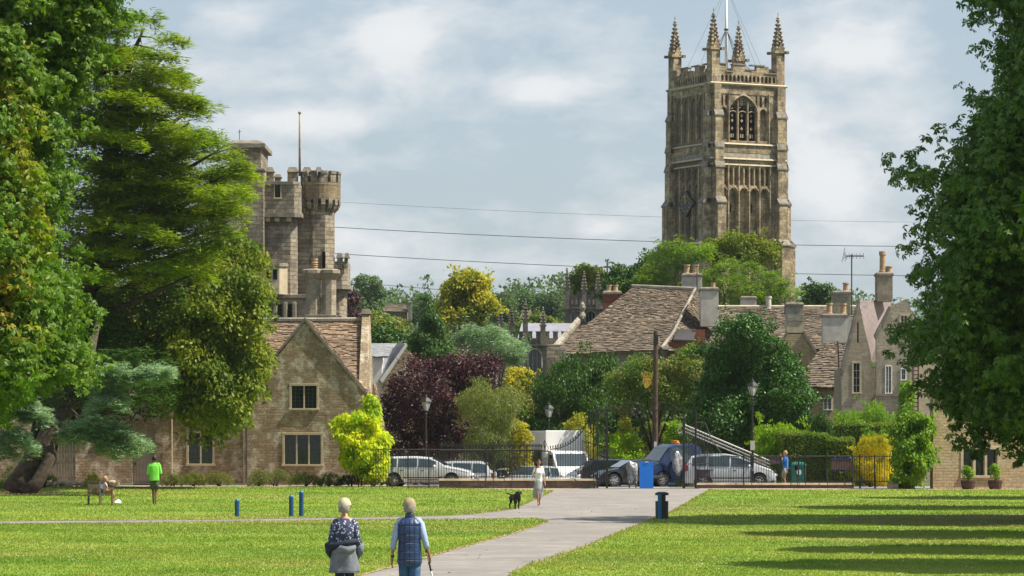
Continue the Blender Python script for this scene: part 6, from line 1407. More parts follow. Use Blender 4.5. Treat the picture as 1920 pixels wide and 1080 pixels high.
for dz in (0,.14,.28):
    for dy in (0,.4): b.tube([A0+Vector((dz*.3,dy,dz)),A1+Vector((dz*.3,dy,dz))],.042,5)
    for k in range(24): f=A0.lerp(A1,(k+.5)/24)+Vector((dz*.3,0,dz)); b.tube([f,f+Vector((0,.4,0))],.018,4)
tag(b.build('ladder',m['dullalloy'],None),'long aluminium ladders sloping down over the pickup to the right','ladder')
tag(MB().tube([P(1283,808,156.4),P(1272,818-5,156.3),P(1271,806,156.3),P(1276,797,156.3),P(1281,799,156.4)],.03,6).build('hook',m['alloy'],None),'pale curved hook at the upper end of the ladders','hook')
def lumpy(nm,label,cat,c,r,mk,seed,sq=(1,1,1)):
    bm=bmesh.new(); bmesh.ops.create_icosphere(bm,subdivisions=3,radius=1); rr=random.Random(seed)
    fr=[Vector((rr.uniform(-4,4),rr.uniform(-4,4),rr.uniform(-4,4))) for _ in range(6)]
    for v in bm.verts:
        k=1+sum(.10*math.sin(v.co.dot(f)+i) for i,f in enumerate(fr)); v.co=Vector((v.co.x*sq[0],v.co.y*sq[1],v.co.z*sq[2]))*k*r
    me=bpy.data.meshes.new(nm); bm.to_mesh(me); bm.free(); o=link(nm,me,m[mk],None); o.location=c; return tag(o,label,cat)
m['plastic']=mat('crumpled_plastic',(.42,.42,.43),(.16,.15,.16),7,.25,spec=.8,bump=.8,bscale=9)
lumpy('plastic_bundle','crumpled plastic-wrapped bundle hanging by the pickup cab door','bundle',P(1272,868,156.0)+Vector((0,0,0)),.30,'plastic',3,(.75,.5,2.0))
lumpy('plastic_bundle','grey wrapped bundle on a wheeled frame left of the blue board','bundle',Vector((X(1186,152.6),152.6,.66)),.36,'plastic',5,(.8,.6,1.7))
b=MB(); 
for dx in (-.16,.16): b.tube([(X(1186,152.6)+dx,152.6-.1+.17*math.cos(t*.5236),.17+.17*math.sin(t*.5236)) for t in range(13)],.025,5,cap=False)
b.tube([(X(1186,152.6)-.2,152.5,.17),(X(1186,152.6)+.2,152.5,.17)],.02,5).tube([(X(1186,152.6),152.6,.17),(X(1186,152.6),152.6,.5)],.03,5); tag(b.build('trolley_frame',m['iron'],None),'small wheeled frame under the grey bundle by the blue board','trolley')
for i,(px,py,w_) in enumerate(((1418,872,.55),(1436,876,.6),(1428,862,.5))):
    Y=158; MB_=MB().box(X(px,Y)-w_/2,X(px,Y)+w_/2,Y,Y+.5,Z(py+9,Y) if i<2 else Z(872,Y),Z(py,Y)); tag(MB_.build('stone_block',m['warm'],None,bevel=.03),['pale stone block left of the pair on the trailer, by the ladder foot','pale stone block right of the pair on the trailer','pale stone block on top of the other two'][i],'block')
q=root('flat_trailer','low dark trailer carrying stone blocks behind the people carrier bonnet','trailer',1428,158); MB().box(X(1405,158),X(1456,158),157.9,159.4,.55,Z(885,158)-.01).build('bed',m['trim'],q); MB().box(X(1405,158),X(1456,158),157.9,159.4,Z(885,158)-.005,Z(881,158)).build('deck',m['wood'],q)
b=MB()
for sx in (1415,1445): b.lathe((0,0,0),[(.02,0)],6) if 0 else b.tube([(X(sx,158),158.0,.28),(X(sx,158),158.15,.28)],.28,16)
b.build('wheel',m['rubber'],q)
# white box truck
Yt_=171; q=empty('box_truck',(X(1068,Yt_),Yt_,GZ(Yt_)),R(17),'white box van facing the park with a tall pale body','truck','x'); del q['group']
def lb(nm,mk,*bx,bevel=.03): 
    b=MB(); [b.box(*k) for k in bx]; return b.build(nm,m[mk],q,local=True,bevel=bevel)
lb('box_body','whitep',(-1.08,1.08,.9,5.0,.75,Z(808,Yt_)-GZ(Yt_)))
lb('box_front','boxfront',(-1.10,1.10,.78,.895,2.08,Z(806.5,Yt_)-.02-GZ(Yt_)))
lb('side_trim','irongrey',(-1.12,-1.08,.9,5.0,.72,.80),bevel=0)
cab=MB(); pr=[(-1.15,.35),(-1.2,1.0),(-1.08,1.34),(-.6,1.58),(-.05,2.26),(.2,2.40),(.75,2.42),(.75,.35)]; cab.prism([(-.98,y,z) for y,z in pr],(1.96,0,0)); cab.build('cab',m['whitep'],q,local=True,bevel=.05)
MB().add([(-.88,-.61,1.61),(.88,-.61,1.61),(.82,-.09,2.25),(-.82,-.09,2.25)],[(0,1,2,3)]).build('windscreen',m['glassin'],q,local=True)
lb('grille','trim',(-.5,.5,-1.225,-1.19,.55,.85),(-.98,.98,-1.24,-1.15,.32,.5)); 
for sg in (-1,1): lb('headlight','lamp',(sg*.78-.15,sg*.78+.15,-1.22,-1.15,.62,.90)); lb('wing_mirror','trim',(sg*1.18-.12,sg*1.18+.12,-.35,-.25,1.55,1.98),(sg*1.08-.12,sg*1.08+.1,-.32,-.28,1.7,1.75)); lb('side_window','glassin',(sg*.985-.004,sg*.985+.004,-.05,.6,1.6,2.2),bevel=0)
for y in (-.6,3.9):
    for sg in (-1,1): MB().tube([(sg*.75,y,.36),(sg*1.0,y,.36)],.36,18).build('wheel',m['rubber'],q,local=True)
# ---------------------------------------------------------------- people
m['skin']=mat('skin',(.50,.27,.17),(.44,.22,.14),8,.5); m['skin_tan']=mat('skin_tanned',(.36,.17,.10),(.30,.14,.08),8,.5); m['skin_dark']=mat('skin_brown',(.20,.10,.06),(.16,.08,.05),8,.5)
m['khaki']=mat('khaki_cloth',(.33,.27,.17),(.26,.21,.13),12,.9); m['khaki2']=mat('cream_cloth',(.48,.43,.31),(.40,.36,.26),12,.9)
m['navyc']=mat('navy_nylon',(.014,.035,.115),(.010,.022,.075),6,.4,spec=.5); m['shirtb']=mat('pale_blue_cotton',(.33,.42,.60),(.27,.35,.52),7,.9,bump=.4,bscale=20)
m['jeans']=mat('denim',(.055,.13,.25),(.03,.075,.16),9,.9); m['leg']=mat('dark_leggings',(.012,.03,.055),(.01,.02,.035),8,.8); m['greyc']=mat('grey_coat_cloth',(.17,.185,.21),(.12,.13,.15),9,.9,bump=.5,bscale=30)
m['navyd']=mat('navy_lining',(.012,.018,.035),None,8,.8); m['whitec']=mat('white_cotton',(.80,.80,.79),(.70,.70,.70),9,.85); m['pgrey']=mat('pale_grey_cotton',(.33,.335,.35),(.26,.265,.28),7,.85,bump=.4,bscale=20)
m['greent']=mat('lime_green_cotton',(.19,.62,.07),(.14,.5,.05),7,.85,bump=.3,bscale=20); m['olivec']=mat('dark_shorts',(.075,.075,.055),None,7,.9); m['bluet']=mat('blue_cotton',(.02,.20,.66),(.015,.14,.5),7,.85); m['beige']=mat('beige_cotton',(.42,.36,.28),(.3,.26,.2),9,.9)
m['yellowc']=mat('mustard_cotton',(.55,.33,.04),(.45,.26,.03),9,.9); m['hairg']=mat('grey_hair',(.27,.25,.225),(.17,.16,.145),30,.8); m['haird']=mat('dark_hair',(.025,.015,.01),(.015,.01,.008),30,.6); m['hairb']=mat('fair_hair',(.42,.26,.12),None,30,.7); m['shoe']=mat('dark_shoe',(.02,.018,.016),None,9,.6); m['dog']=mat('black_dog_coat',(.004,.004,.0045),(.009,.0085,.0085),12,.5,spec=.3)
def quilted():
    t=NT('quilted_nylon'); br=t.n('ShaderNodeTexBrick'); br.offset=0; br.inputs['Scale'].default_value=1; br.inputs['Brick Width'].default_value=.085; br.inputs['Row Height'].default_value=.125; br.inputs['Mortar Size'].default_value=.008; br.inputs['Mortar Smooth'].default_value=.6
    g=t.n('ShaderNodeTexCoord'); sp=t.n('ShaderNodeSeparateXYZ'); t.l(g.outputs['Object'],sp.inputs[0]); cb=t.n('ShaderNodeCombineXYZ'); t.l(sp.outputs[0],cb.inputs[0]); t.l(sp.outputs[2],cb.inputs[1]); t.l(cb.outputs[0],br.inputs['Vector'])
    for k,c in (('Color1',(.020,.045,.135)),('Color2',(.016,.038,.115)),('Mortar',(.006,.012,.04))): br.inputs[k].default_value=c+(1,)
    t.l(br.outputs['Color'],t.b.inputs['Base Color']); t.b.inputs['Roughness'].default_value=.38
    t.bump(t.math('ADD',t.math('MULTIPLY',br.outputs['Fac'],-1.),t.math('MULTIPLY',t.noise(g.outputs['Object'],22,3),.6)),.8,.02); return t.m
m['quilt']=quilted()
def floral():
    t=NT('floral_cloth'); v=t.n('ShaderNodeTexVoronoi'); v.inputs['Scale'].default_value=26; t.l(t.pos(),v.inputs['Vector']); n=t.noise(t.pos(),14,3)
    f=t.math('ADD',v.outputs['Distance'],t.math('MULTIPLY',n,.5)); t.l(t.ramp(f,.50,.60,(.52,.54,.62,1),(.035,.045,.10,1)),t.b.inputs['Base Color']); t.b.inputs['Roughness'].default_value=.85; return t.m
m['floral']=floral()
def stripe():
    t=NT('striped_cloth'); s=t.n('ShaderNodeSeparateXYZ'); t.l(t.pos(),s.inputs[0]); w_=t.math('SINE',t.math('MULTIPLY',s.outputs[2],110.)); t.l(t.ramp(w_,.45,.55,(.6,.58,.6,1),(.35,.05,.08,1)),t.b.inputs['Base Color']); return t.m
m['stripe']=stripe()
def skin(verts,edges,name,mt,parent,lv=1,extra=None):
    """verts: (x,y,z,r); first = root"""
    me=bpy.data.meshes.new(name+'_s'); me.from_pydata([v[:3] for v in verts],edges,[]); ob=bpy.data.objects.new(name+'_s',me); COL.objects.link(ob)
    ob.modifiers.new('s','SKIN'); 
    if not me.skin_vertices: pass
    for i,v in enumerate(verts):
        d=me.skin_vertices[0].data[i]; r=v[3]; d.radius=(r,v[4] if len(v)>4 else r); d.use_root=(i==0)
    s=ob.modifiers.new('u','SUBSURF'); s.levels=lv; s.render_levels=lv
    bpy.context.view_layer.update(); dg=bpy.context.evaluated_depsgraph_get(); m2=bpy.data.meshes.new_from_object(ob.evaluated_get(dg)); bpy.data.objects.remove(ob)
    if extra:
        bm=bmesh.new(); bm.from_mesh(m2)
        for vs,fs in extra:
            V=[bm.verts.new(v) for v in vs]
            for f in fs:
                try: bm.faces.new([V[i] for i in f])
                except Exception: pass
        bmesh.ops.recalc_face_normals(bm,faces=bm.faces); bm.to_mesh(m2); bm.free()
    m2.polygons.foreach_set('use_smooth',[True]*len(m2.polygons)); m2.materials.clear(); m2.name=name
    return link(name,m2,mt,parent)
def headmesh(c,s,yaw=0,pitch=0):
    """a head with skull, brow, nose, lips, chin and ears; s = height of the head"""
    vs=[];fs=[];nu,nv=24,18; M=Matrix.Rotation(yaw,4,'Z')@Matrix.Rotation(pitch,4,'X')
    for j in range(nv+1):
        ph=math.pi*j/nv; z=-math.cos(ph)
        for i in range(nu):
            th=2*math.pi*i/nu; x=math.sin(ph)*math.sin(th); y=math.sin(ph)*math.cos(th)
            X_=x*.405*(1-.18*max(0,-z)); Y_=y*.42+(.05 if y<0 and z>0 else 0)*y; Z_=z*.5
            if y>0 and z<-.2: Y_*=.93+.1*(z<-.7); 
            g=lambda a,b,c_,w_: math.exp(-((x-a)**2+(z-b)**2)/w_)*c_ if y>0 else 0
            Y_+=g(0,-.08,.085,.012)+g(0,-.22,.05,.012)+g(0,-.50,.03,.02)+g(0,-.75,.05,.05)+g(0,.25,.02,.1)-g(.35,.05,.035,.02)-g(-.35,.05,.035,.02)
            X_+=(.05 if x>0 else -.05)*math.exp(-((y+.05)**2+(z+.05)**2)/.02)*(abs(x)>.7)
            v=M@Vector((X_,Y_,Z_))*s; vs.append(Vector(c)+v)
    for j in range(nv):
        for i in range(nu): a=j*nu+i; b=j*nu+(i+1)%nu; fs.append((a,b,b+nu,a+nu))
    return vs,fs
def hand(V,E,wi,w,d,palmn,r=.009,curl=.5,s=1.0,thumb=1):
    """five finger chains grown from wrist vertex wi at w along d; palmn is the palm's facing"""
    d=Vector(d).normalized(); pn=Vector(palmn).normalized(); sd=d.cross(pn).normalized()*thumb; w=Vector(w)
    p=w+d*.085*s; V.append((*p,.026*s,.016*s)); pi=len(V)-1; E.append((wi,pi))
    for k,(o,L) in enumerate(((.032,.075),(.011,.085),(-.011,.08),(-.031,.062))):
        a=p+sd*o*s+d*.012*s; prev=pi
        for t,cu in ((.3,.15),(.65,.5),(1,.95)):
            q=a+d*L*s*t*(1-.35*curl*cu)+pn*L*s*curl*cu*.8; V.append((*q,r*s*(1.05-.2*t))); E.append((prev,len(V)-1)); prev=len(V)-1
    a=w+d*.03*s; prev=wi
    for t in (.5,1,1.5): q=a+sd*(.028+.018*t)*s+d*.028*s*t+pn*.012*t*s; V.append((*q,.010*s)); E.append((prev,len(V)-1)); prev=len(V)-1
def body(parent,h,arms,legs,sk,head=(0,.0),fem=False,shoe=None,lean=0,hz=None,curl=(.5,.5)):
    k=h/1.75; V=[];E=[]
    def a(x,y,z,r,r2=None,fr=None):
        V.append((x*k,y*k,z*k,r*k,(r2 or r)*k)); 
        if fr is not None: E.append((fr,len(V)-1))
        return len(V)-1
    pel=a(0,0,.96,.125,.10); wst=a(0,.0+lean*.3,1.10,.115 if not fem else .10,.085,pel); ch=a(0,lean*.6,1.28,.135 if not fem else .12,.10,wst); up=a(0,lean,1.41,.10,.08,ch); nk=a(0,lean,1.50,.052,.055,up); nh=a(0,lean+.01,1.56,.05,.055,nk)
    sw=.175 if not fem else .155
    for i,sg in enumerate((-1,1)):
        sh=a(sg*sw,lean,1.42,.058,.058,up); el,wr,pn=arms[i]; e=a(*el,.042,.042,sh); f=a(*[lerp(el[j],wr[j],.35) for j in range(3)],.040,.038,e); w_=a(*wr,.027,.022,f)
        d=Vector(wr)-Vector(el); hand(V,E,w_,[c*k for c in wr],d,pn,s=k,curl=curl[i],thumb=sg)
        kn,an,toe=legs[i]; hp=a(sg*.085,0,.90,.088,.088,pel); th=a(*[lerp((sg*.095,0,.88)[j],kn[j],.5) for j in range(3)],.075,.075,hp); kk=a(*kn,.055,.055,th); cf=a(*[lerp(kn[j],an[j],.35) for j in range(3)],.053,.055,kk); an_=a(*an,.035,.035,cf); a(*[(an[j]*.5+toe[j]*.5) for j in range(3)],.036,.03,an_); a(*toe,.03,.02,len(V)-1)
    hs=.235*k; hc=Vector((0,(lean+.02)*k,(h-.115*k)))
    return skin(V,E,'body',sk,parent,1,[headmesh(hc,hs,*head)]),hc,hs
def loft(rings,n=28,fold=0,fk=5,seed=0,quilt=None,closed=True):
    """rings: (cx,cy,z,rx,ry) from bottom to top"""
    rr=random.Random(seed); ph=[rr.uniform(0,6) for _ in range(4)]; vs=[];fs=[]; out=[]
    m_=6
    for i in range(len(rings)-1):
        for s in range(m_): out.append([lerp(a,b,s/m_) for a,b in zip(rings[i],rings[i+1])])
    out.append(list(rings[-1]))
    for cx,cy,z,rx,ry in out:
        for j in range(n):
            t=2*math.pi*j/n; f=1+fold*(math.sin(fk*t+ph[0]+z*3)+.6*math.sin((fk+3)*t+ph[1]-z*5))
            if quilt: f+=quilt*(abs(math.sin(t*5))**.5+abs(math.sin(z*math.pi/.115))**.5-1.3)
            c,s=math.cos(t),math.sin(t); p=.82; vs.append((cx+rx*f*math.copysign(abs(c)**p,c),cy+ry*f*math.copysign(abs(s)**p,s),z))
    L=len(out)
    for i in range(L-1):
        for j in range(n): fs.append((i*n+j,i*n+(j+1)%n,(i+1)*n+(j+1)%n,(i+1)*n+j))
    if closed: fs.append(tuple(range(n))[::-1]); fs.append(tuple((L-1)*n+j for j in range(n)))
    return MB().add(vs,fs)
def wear(name,mb,mk,q,k=1.0):
    for i,v in enumerate(mb.v): mb.v[i]=v*k
    return mb.build(name,m[mk],q,local=True,smooth=True)
def sleeve(sh,el,wr,r0,r1,r2,stop=1.0):
    sh,el,wr=map(Vector,(sh,el,wr)); w=el.lerp(wr,stop); return MB().tube([sh+Vector((-sh.x*.55,0,.045)),sh+Vector((-sh.x*.16,0,.03)),sh.lerp(el,.12),sh.lerp(el,.5),el,el.lerp(w,.5),w],[r0*.62,r0*.86,r0,r0*.92,r1,r1*.95,r2],12)
def figure(px,Yp_,rot,label): o=empty('person',(X(px,Yp_),Yp_,0),rot,label,'person'); o.scale=(.85,.92,1); return o
def hairblob(q,hc,hs,mk,k=1.0,long=0,yaw=0,name='hair'):
    """close cap of hair over the skull and nape, open at the face"""
    vs=[];fs=[];nu,nv=20,12
    for j in range(nv+1):
        ph=math.pi*.66*j/nv; 
        for i in range(nu):
            th=2*math.pi*i/nu; y=math.cos(th)*math.sin(ph); x=math.sin(th)*math.sin(ph); z=math.cos(ph)
            if y>.2 and z<.35: z=.35+.1*y; 
            f=1.08+.03*math.sin(7*th+5*ph)
            zz=z*.5*f-(long*max(0,-y)*(j/nv)**3); vs.append(Vector((x*.425*f,y*.45*f*(1 if y<0 else .97),zz)))
    for j in range(nv):
        for i in range(nu): a=j*nu+i; b=j*nu+(i+1)%nu; fs.append((a,b,b+nu,a+nu))
    M=Matrix.Rotation(yaw,4,'Z'); return MB().add([Vector(hc)+(M@v)*hs for v in vs],fs).build(name,m[mk],q,local=True,smooth=True)
def cap(q,hc,hs,mk,yaw=0):
    vs=[];fs=[];nu,nv=24,8
    for j in range(nv+1):
        ph=math.pi*.52*j/nv
        for i in range(nu): th=2*math.pi*i/nu; vs.append(Vector((math.sin(th)*math.sin(ph)*.475,math.cos(th)*math.sin(ph)*.50,math.cos(ph)*.46+.08-.10*max(0,-math.cos(th))*(j/nv)**2)))
    for j in range(nv):
        for i in range(nu): a=j*nu+i; b=j*nu+(i+1)%nu; fs.append((a,b,b+nu,a+nu))
    M=Matrix.Rotation(yaw,4,'Z'); c=MB().add([Vector(hc)+(M@v)*hs for v in vs],fs).build('cap',m[mk],q,local=True,smooth=True)
    pk=[]
    for z in (.05,.02):
        for i in range(9): t=math.pi*(i/8); pk.append(Vector((math.cos(t)*.41,.36+math.sin(t)*.42,z+.05*math.sin(t)*-.6)))
    f=[tuple(range(9)),tuple(range(9,18))[::-1]]+[(i,i+1,i+10,i+9) for i in range(8)]+[(8,0,9,17)]
    MB().add([Vector(hc)+(M@v)*hs for v in pk],f).build('peak',m[mk],c,local=True); return c
# -- the two walkers
YW=47.3
q=figure(768,YW,0,'man in a navy quilted gilet and khaki cap, seen from behind with a walking stick')
arms=[((-.275,-.02,1.13),(-.30,.03,.90),(1,0,0)),((.275,-.05,1.14),(.335,.04,.93),(-1,0,0))]
legs=[((-.10,.16,.50),(-.10,.10,.10),(-.11,.26,.03)),((.10,-.02,.50),(.10,-.26,.16),(.11,-.14,.03))]
b_,hc,hs=body(q,1.77,arms,legs,m['skin_tan'],head=(R(30),0),curl=(.5,1.0))
hairblob(q,hc+Vector((0,-.012,-.02)),hs*.98,'hairg'); cap(q,hc+Vector((0,0,.01)),hs,'khaki',R(40))
wear('gilet',loft([(0,-.01,.80,.205,.155),(0,-.01,.84,.215,.16),(0,-.01,1.0,.205,.155),(0,-.01,1.15,.195,.15),(0,-.01,1.30,.212,.15),(0,-.01,1.41,.215,.135),(0,0,1.475,.15,.105),(0,0,1.50,.085,.085),(0,0,1.56,.075,.08)],72,quilt=.03,fold=.006),'quilt',q)
for i,sg in enumerate((-1,1)): wear('shirt_sleeve',sleeve((sg*.185,-.005,1.415),arms[i][0],arms[i][1],.070,.054,.052,.42),'shirtb',q)
wear('jeans',loft([(0,0,.78,.165,.13),(0,0,.88,.185,.14),(0,0,1.0,.18,.13)],28),'jeans',q)
for i,sg in enumerate((-1,1)): kn,an,to=legs[i]; wear('jeans_leg',MB().tube([(sg*.085,0,.90),((sg*.085+kn[0])/2,kn[1]/2,.70),kn,[lerp(kn[j],an[j],.5) for j in range(3)],(an[0],an[1],an[2]-.02)],[.115,.10,.083,.076,.072],14),'jeans',q); wear('shoe',MB().tube([(an[0],an[1]-.06,an[2]-.04),(an[0],an[1]+.03,an[2]-.03),(to[0],to[1]+.02,to[2]+.015)],[.045,.05,.035],10,flat=.8),'shoe',q)
wear('watch',MB().tube([(-.297,.02,.935),(-.299,.024,.915)],.033,10),'shoe',q)
st=empty('walking_stick',(X(768,YW)+.30,YW+.07,0),0,'black and white striped walking stick in the man\'s right hand','stick')
top=Vector((.0-.075,-.02,1.12)); foot=Vector((.16,.12,.0)); N=8
for k in range(N):
    a,c=top.lerp(foot,k/N),top.lerp(foot,(k+1)/N); MB().tube([a,c],.014 if k else .02,8).build('shaft_band',m['shoe'] if k%2==0 else m['whitec'],st,local=True)
q=figure(646,YW,0,'woman seen from behind in floral top and cream cap, coat at her waist')
arms=[((-.235,-.07,1.12),(-.13,.13,1.04),(1,0,0)),((.235,-.07,1.12),(.14,.13,1.03),(-1,0,0))]
legs=[((-.085,.02,.50),(-.085,-.20,.14),(-.09,-.09,.03)),((.085,.14,.50),(.085,.12,.10),(.09,.27,.03))]
b_,hc,hs=body(q,1.77,arms,legs,m['skin'],head=(R(-42),0),fem=True)
hairblob(q,hc+Vector((0,-.012,-.02)),hs*.97,'hairg',yaw=R(-42)); cap(q,hc+Vector((0,0,.01)),hs,'khaki2',R(-48))
wear('floral_top',loft([(0,0,.98,.175,.125),(0,0,1.10,.172,.12),(0,-.01,1.25,.19,.135),(0,-.01,1.38,.195,.125),(0,0,1.45,.14,.10),(0,0,1.485,.085,.075)],30,fold=.012),'floral',q)
for i,sg in enumerate((-1,1)): wear('top_sleeve',sleeve((sg*.17,-.01,1.40),arms[i][0],arms[i][1],.072,.060,.05,.9),'floral',q)
wear('coat',loft([(0,-.02,.70,.265,.185),(0,-.02,.78,.255,.18),(0,-.03,.92,.225,.165),(0,-.04,1.04,.205,.16),(.02,-.04,1.10,.20,.15)],48,fold=.035,fk=7,seed=4),'greyc',q)
wear('coat_hem',loft([(0,-.02,.685,.270,.190),(0,-.02,.70,.272,.192)],48,fold=.035,fk=7,seed=4),'greyc',q)
wear('coat_collar',MB().tube([(-.27,.02,1.00),(-.265,-.08,1.06),(-.12,-.175,1.085),(.05,-.185,1.125),(.20,-.12,1.15),(.265,-.02,1.12),(.24,.06,1.05)],[.05,.062,.05,.045,.045,.045,.04],12),'navyd',q)
wear('coat_fold',MB().tube([(-.19,-.165,.98),(-.05,-.205,1.045),(.10,-.205,1.02),(.20,-.15,1.07)],[.02,.055,.05,.03],12),'greyc',q)
for sg in (-1,1): wear('coat_sleeve',MB().tube([(sg*.27,-.06,1.10),(sg*.265,.0,1.0),(sg*.20,.05,.9)],[.075,.07,.05],12),'navyd' if sg<0 else 'greyc',q)
for i,sg in enumerate((-1,1)): kn,an,to=legs[i]; wear('leggings',MB().tube([(sg*.08,0,.92),((sg*.08+kn[0])/2,kn[1]/2,.70),kn,[lerp(kn[j],an[j],.4) for j in range(3)],an],[.10,.088,.068,.062,.045],14),'leg',q); wear('shoe',MB().tube([(an[0],an[1]-.05,an[2]-.05),(an[0],an[1]+.03,an[2]-.04),(to[0],to[1]+.02,to[2]+.01)],[.04,.045,.03],10,flat=.8),'shoe',q)
# -- woman in white with the dog
g=G(1010,948.5); q=figure(1010,g.y,R(180),'woman in white top and pale skirt on the path, hand to her face')
arms=[((-.22,-.02,1.12),(-.27,.10,.88),(1,0,0)),((.25,.10,1.14),(.12,.17,1.38),(-1,0,0))]
legs=[((-.06,.06,.48),(-.04,-.16,.17),(-.04,-.06,.05)),((.05,.16,.50),(.02,.20,.10),(.02,.33,.03))]
b_,hc,hs=body(q,1.70,arms,legs,m['skin_tan'],fem=True,head=(R(8),0)); hairblob(q,hc+Vector((0,-.01,0)),hs*1.0,'haird',long=.5)
for sg in (-1,1): MB().lathe(hc+Vector((sg*.035,.083,.008)),[(.002,-.008),(.014,0),(.002,.008)],8).build('eye',m['shoe'],q,local=True)
wear('white_top',loft([(0,0,.90,.175,.125),(0,0,1.02,.15,.11),(0,.01,1.12,.15,.115),(0,.02,1.25,.178,.14),(0,0,1.36,.175,.115),(0,0,1.42,.12,.09)],28,fold=.012),'whitec',q,.97)
for i,sg in enumerate((-1,1)): wear('top_sleeve',sleeve((sg*.155,0,1.40),arms[i][0],arms[i][1],.07,.06,.05,.0 if 0 else .02),'whitec',q,.97)
wear('skirt',loft([(.05,-.02,.30,.20,.15),(.04,0,.45,.235,.17),(.01,.02,.65,.215,.17),(0,0,.82,.19,.15),(0,0,.94,.165,.12),(0,0,.99,.15,.11)],36,fold=.03,fk=4,seed=2),'pgrey',q,.97)
for i in (0,1): kn,an,to=legs[i]; wear('shoe',MB().tube([(an[0],an[1]-.04,an[2]-.05),(an[0],an[1]+.04,an[2]-.05),(to[0],to[1],to[2]+.005)],[.035,.038,.03],10,flat=.8),'shoe',q,.97)
ph=MB().box(.075,.11,.155,.17,1.37,1.50); ph.build('phone',m['shoe'],None).matrix_world=Matrix.Translation(g)@Matrix.Rotation(R(180),4,'Z'); tag(bpy.context.scene.objects['phone'],'dark phone held to the face of the woman in white','phone')
hx=g+Vector((.27*.97*.85,-.12,.80)); tag(MB().tube([hx,hx+Vector((.03,-.02,-.14)),hx+Vector((.0,-.04,-.26)),hx+Vector((-.05,-.02,-.30)),hx+Vector((-.03,0,-.15)),hx+Vector((.01,0,-.01))],.009,5).build('dog_lead',m['trim'],None),'dark dog lead looped from the hand of the woman in white','lead')
# dog
g=G(966,954.5); q=empty('dog',g,R(180+16),'black labrador walking towards the camera beside the woman in white','dog')
V=[(0,-.28,.42,.105),(0,-.10,.43,.11),(0,.10,.44,.125),(0,.24,.46,.115),(0,.34,.54,.075),(0,.42,.575,.08),(0,.50,.56,.06),(0,.60,.535,.038),(0,.64,.53,.03),
 (0,-.38,.46,.045),(.03,-.48,.50,.028),(.10,-.58,.535,.024),(.16,-.66,.52,.014)]
E=[(0,1),(1,2),(2,3),(3,4),(4,5),(5,6),(6,7),(7,8),(0,9),(9,10),(10,11),(11,12)]
for sg in (-1,1):
    n0=len(V); dy=.07*sg; V+= [(sg*.085,.22,.36,.062),(sg*.085,.20+dy*.5,.22,.034),(sg*.085,.21+dy,.11,.026),(sg*.085,.22+dy,.03,.027),(sg*.085,.27+dy,.02,.024)]; E+=[(3,n0),(n0,n0+1),(n0+1,n0+2),(n0+2,n0+3),(n0+3,n0+4)]
    n0=len(V); V+= [(sg*.085,-.26,.36,.085),(sg*.085,-.20-dy*.5,.25,.05),(sg*.085,-.33-dy,.15,.027),(sg*.085,-.31-dy,.04,.025),(sg*.085,-.26-dy,.02,.024)]; E+=[(0,n0),(n0,n0+1),(n0+1,n0+2),(n0+2,n0+3),(n0+3,n0+4)]
skin(V,E,'body',m['dog'],q,2)
for sg in (-1,1): MB().tube([(sg*.055,.41,.635),(sg*.09,.42,.60),(sg*.10,.43,.54)],[.015,.035,.012],8,flat=.4).build('ear',m['dog'],q,local=True,smooth=True)
MB().tube([(0,.33,.44),(.06,.31,.50),(.075,.30,.56),(0,.29,.62),(-.075,.30,.56),(-.06,.31,.50),(0,.33,.44)],.012,6).build('collar',m['red'],q,local=True,smooth=True)
# green shirt
g=G(289.5,947); q=figure(289.5,g.y,R(8),'barefoot person from behind in a lime green shirt and dark shorts on the left lawn')
arms=[((-.25,.02,1.14),(-.22,.16,1.02),(1,0,0)),((.25,.0,1.14),(.27,.10,.92),(-1,0,0))]; legs=[((-.06,.03,.50),(-.04,0,.09),(-.06,.14,.02)),((.06,.03,.50),(.05,-.06,.09),(.07,.08,.02))]
b_,hc,hs=body(q,1.83,arms,legs,m['skin_dark'],head=(R(25),0)); hairblob(q,hc+Vector((0,-.01,.01)),hs*1.05,'haird')
wear('t_shirt',loft([(0,0,.86,.205,.14),(0,0,1.05,.20,.135),(0,0,1.25,.212,.14),(0,0,1.38,.205,.13),(0,0,1.46,.13,.095),(0,0,1.495,.08,.075)],30,fold=.025,seed=3),'greent',q,1.045)
for i,sg in enumerate((-1,1)): wear('shirt_sleeve',sleeve((sg*.185,0,1.41),arms[i][0],arms[i][1],.085,.08,.08,.05),'greent',q,1.045); kn,an,to=legs[i]; wear('shorts_leg',MB().tube([(sg*.085,0,.95),((sg*.085+kn[0])/2,kn[1]/2,.72),(kn[0]*1.1,kn[1],.56)],[.12,.118,.112],14),'olivec',q,1.045)
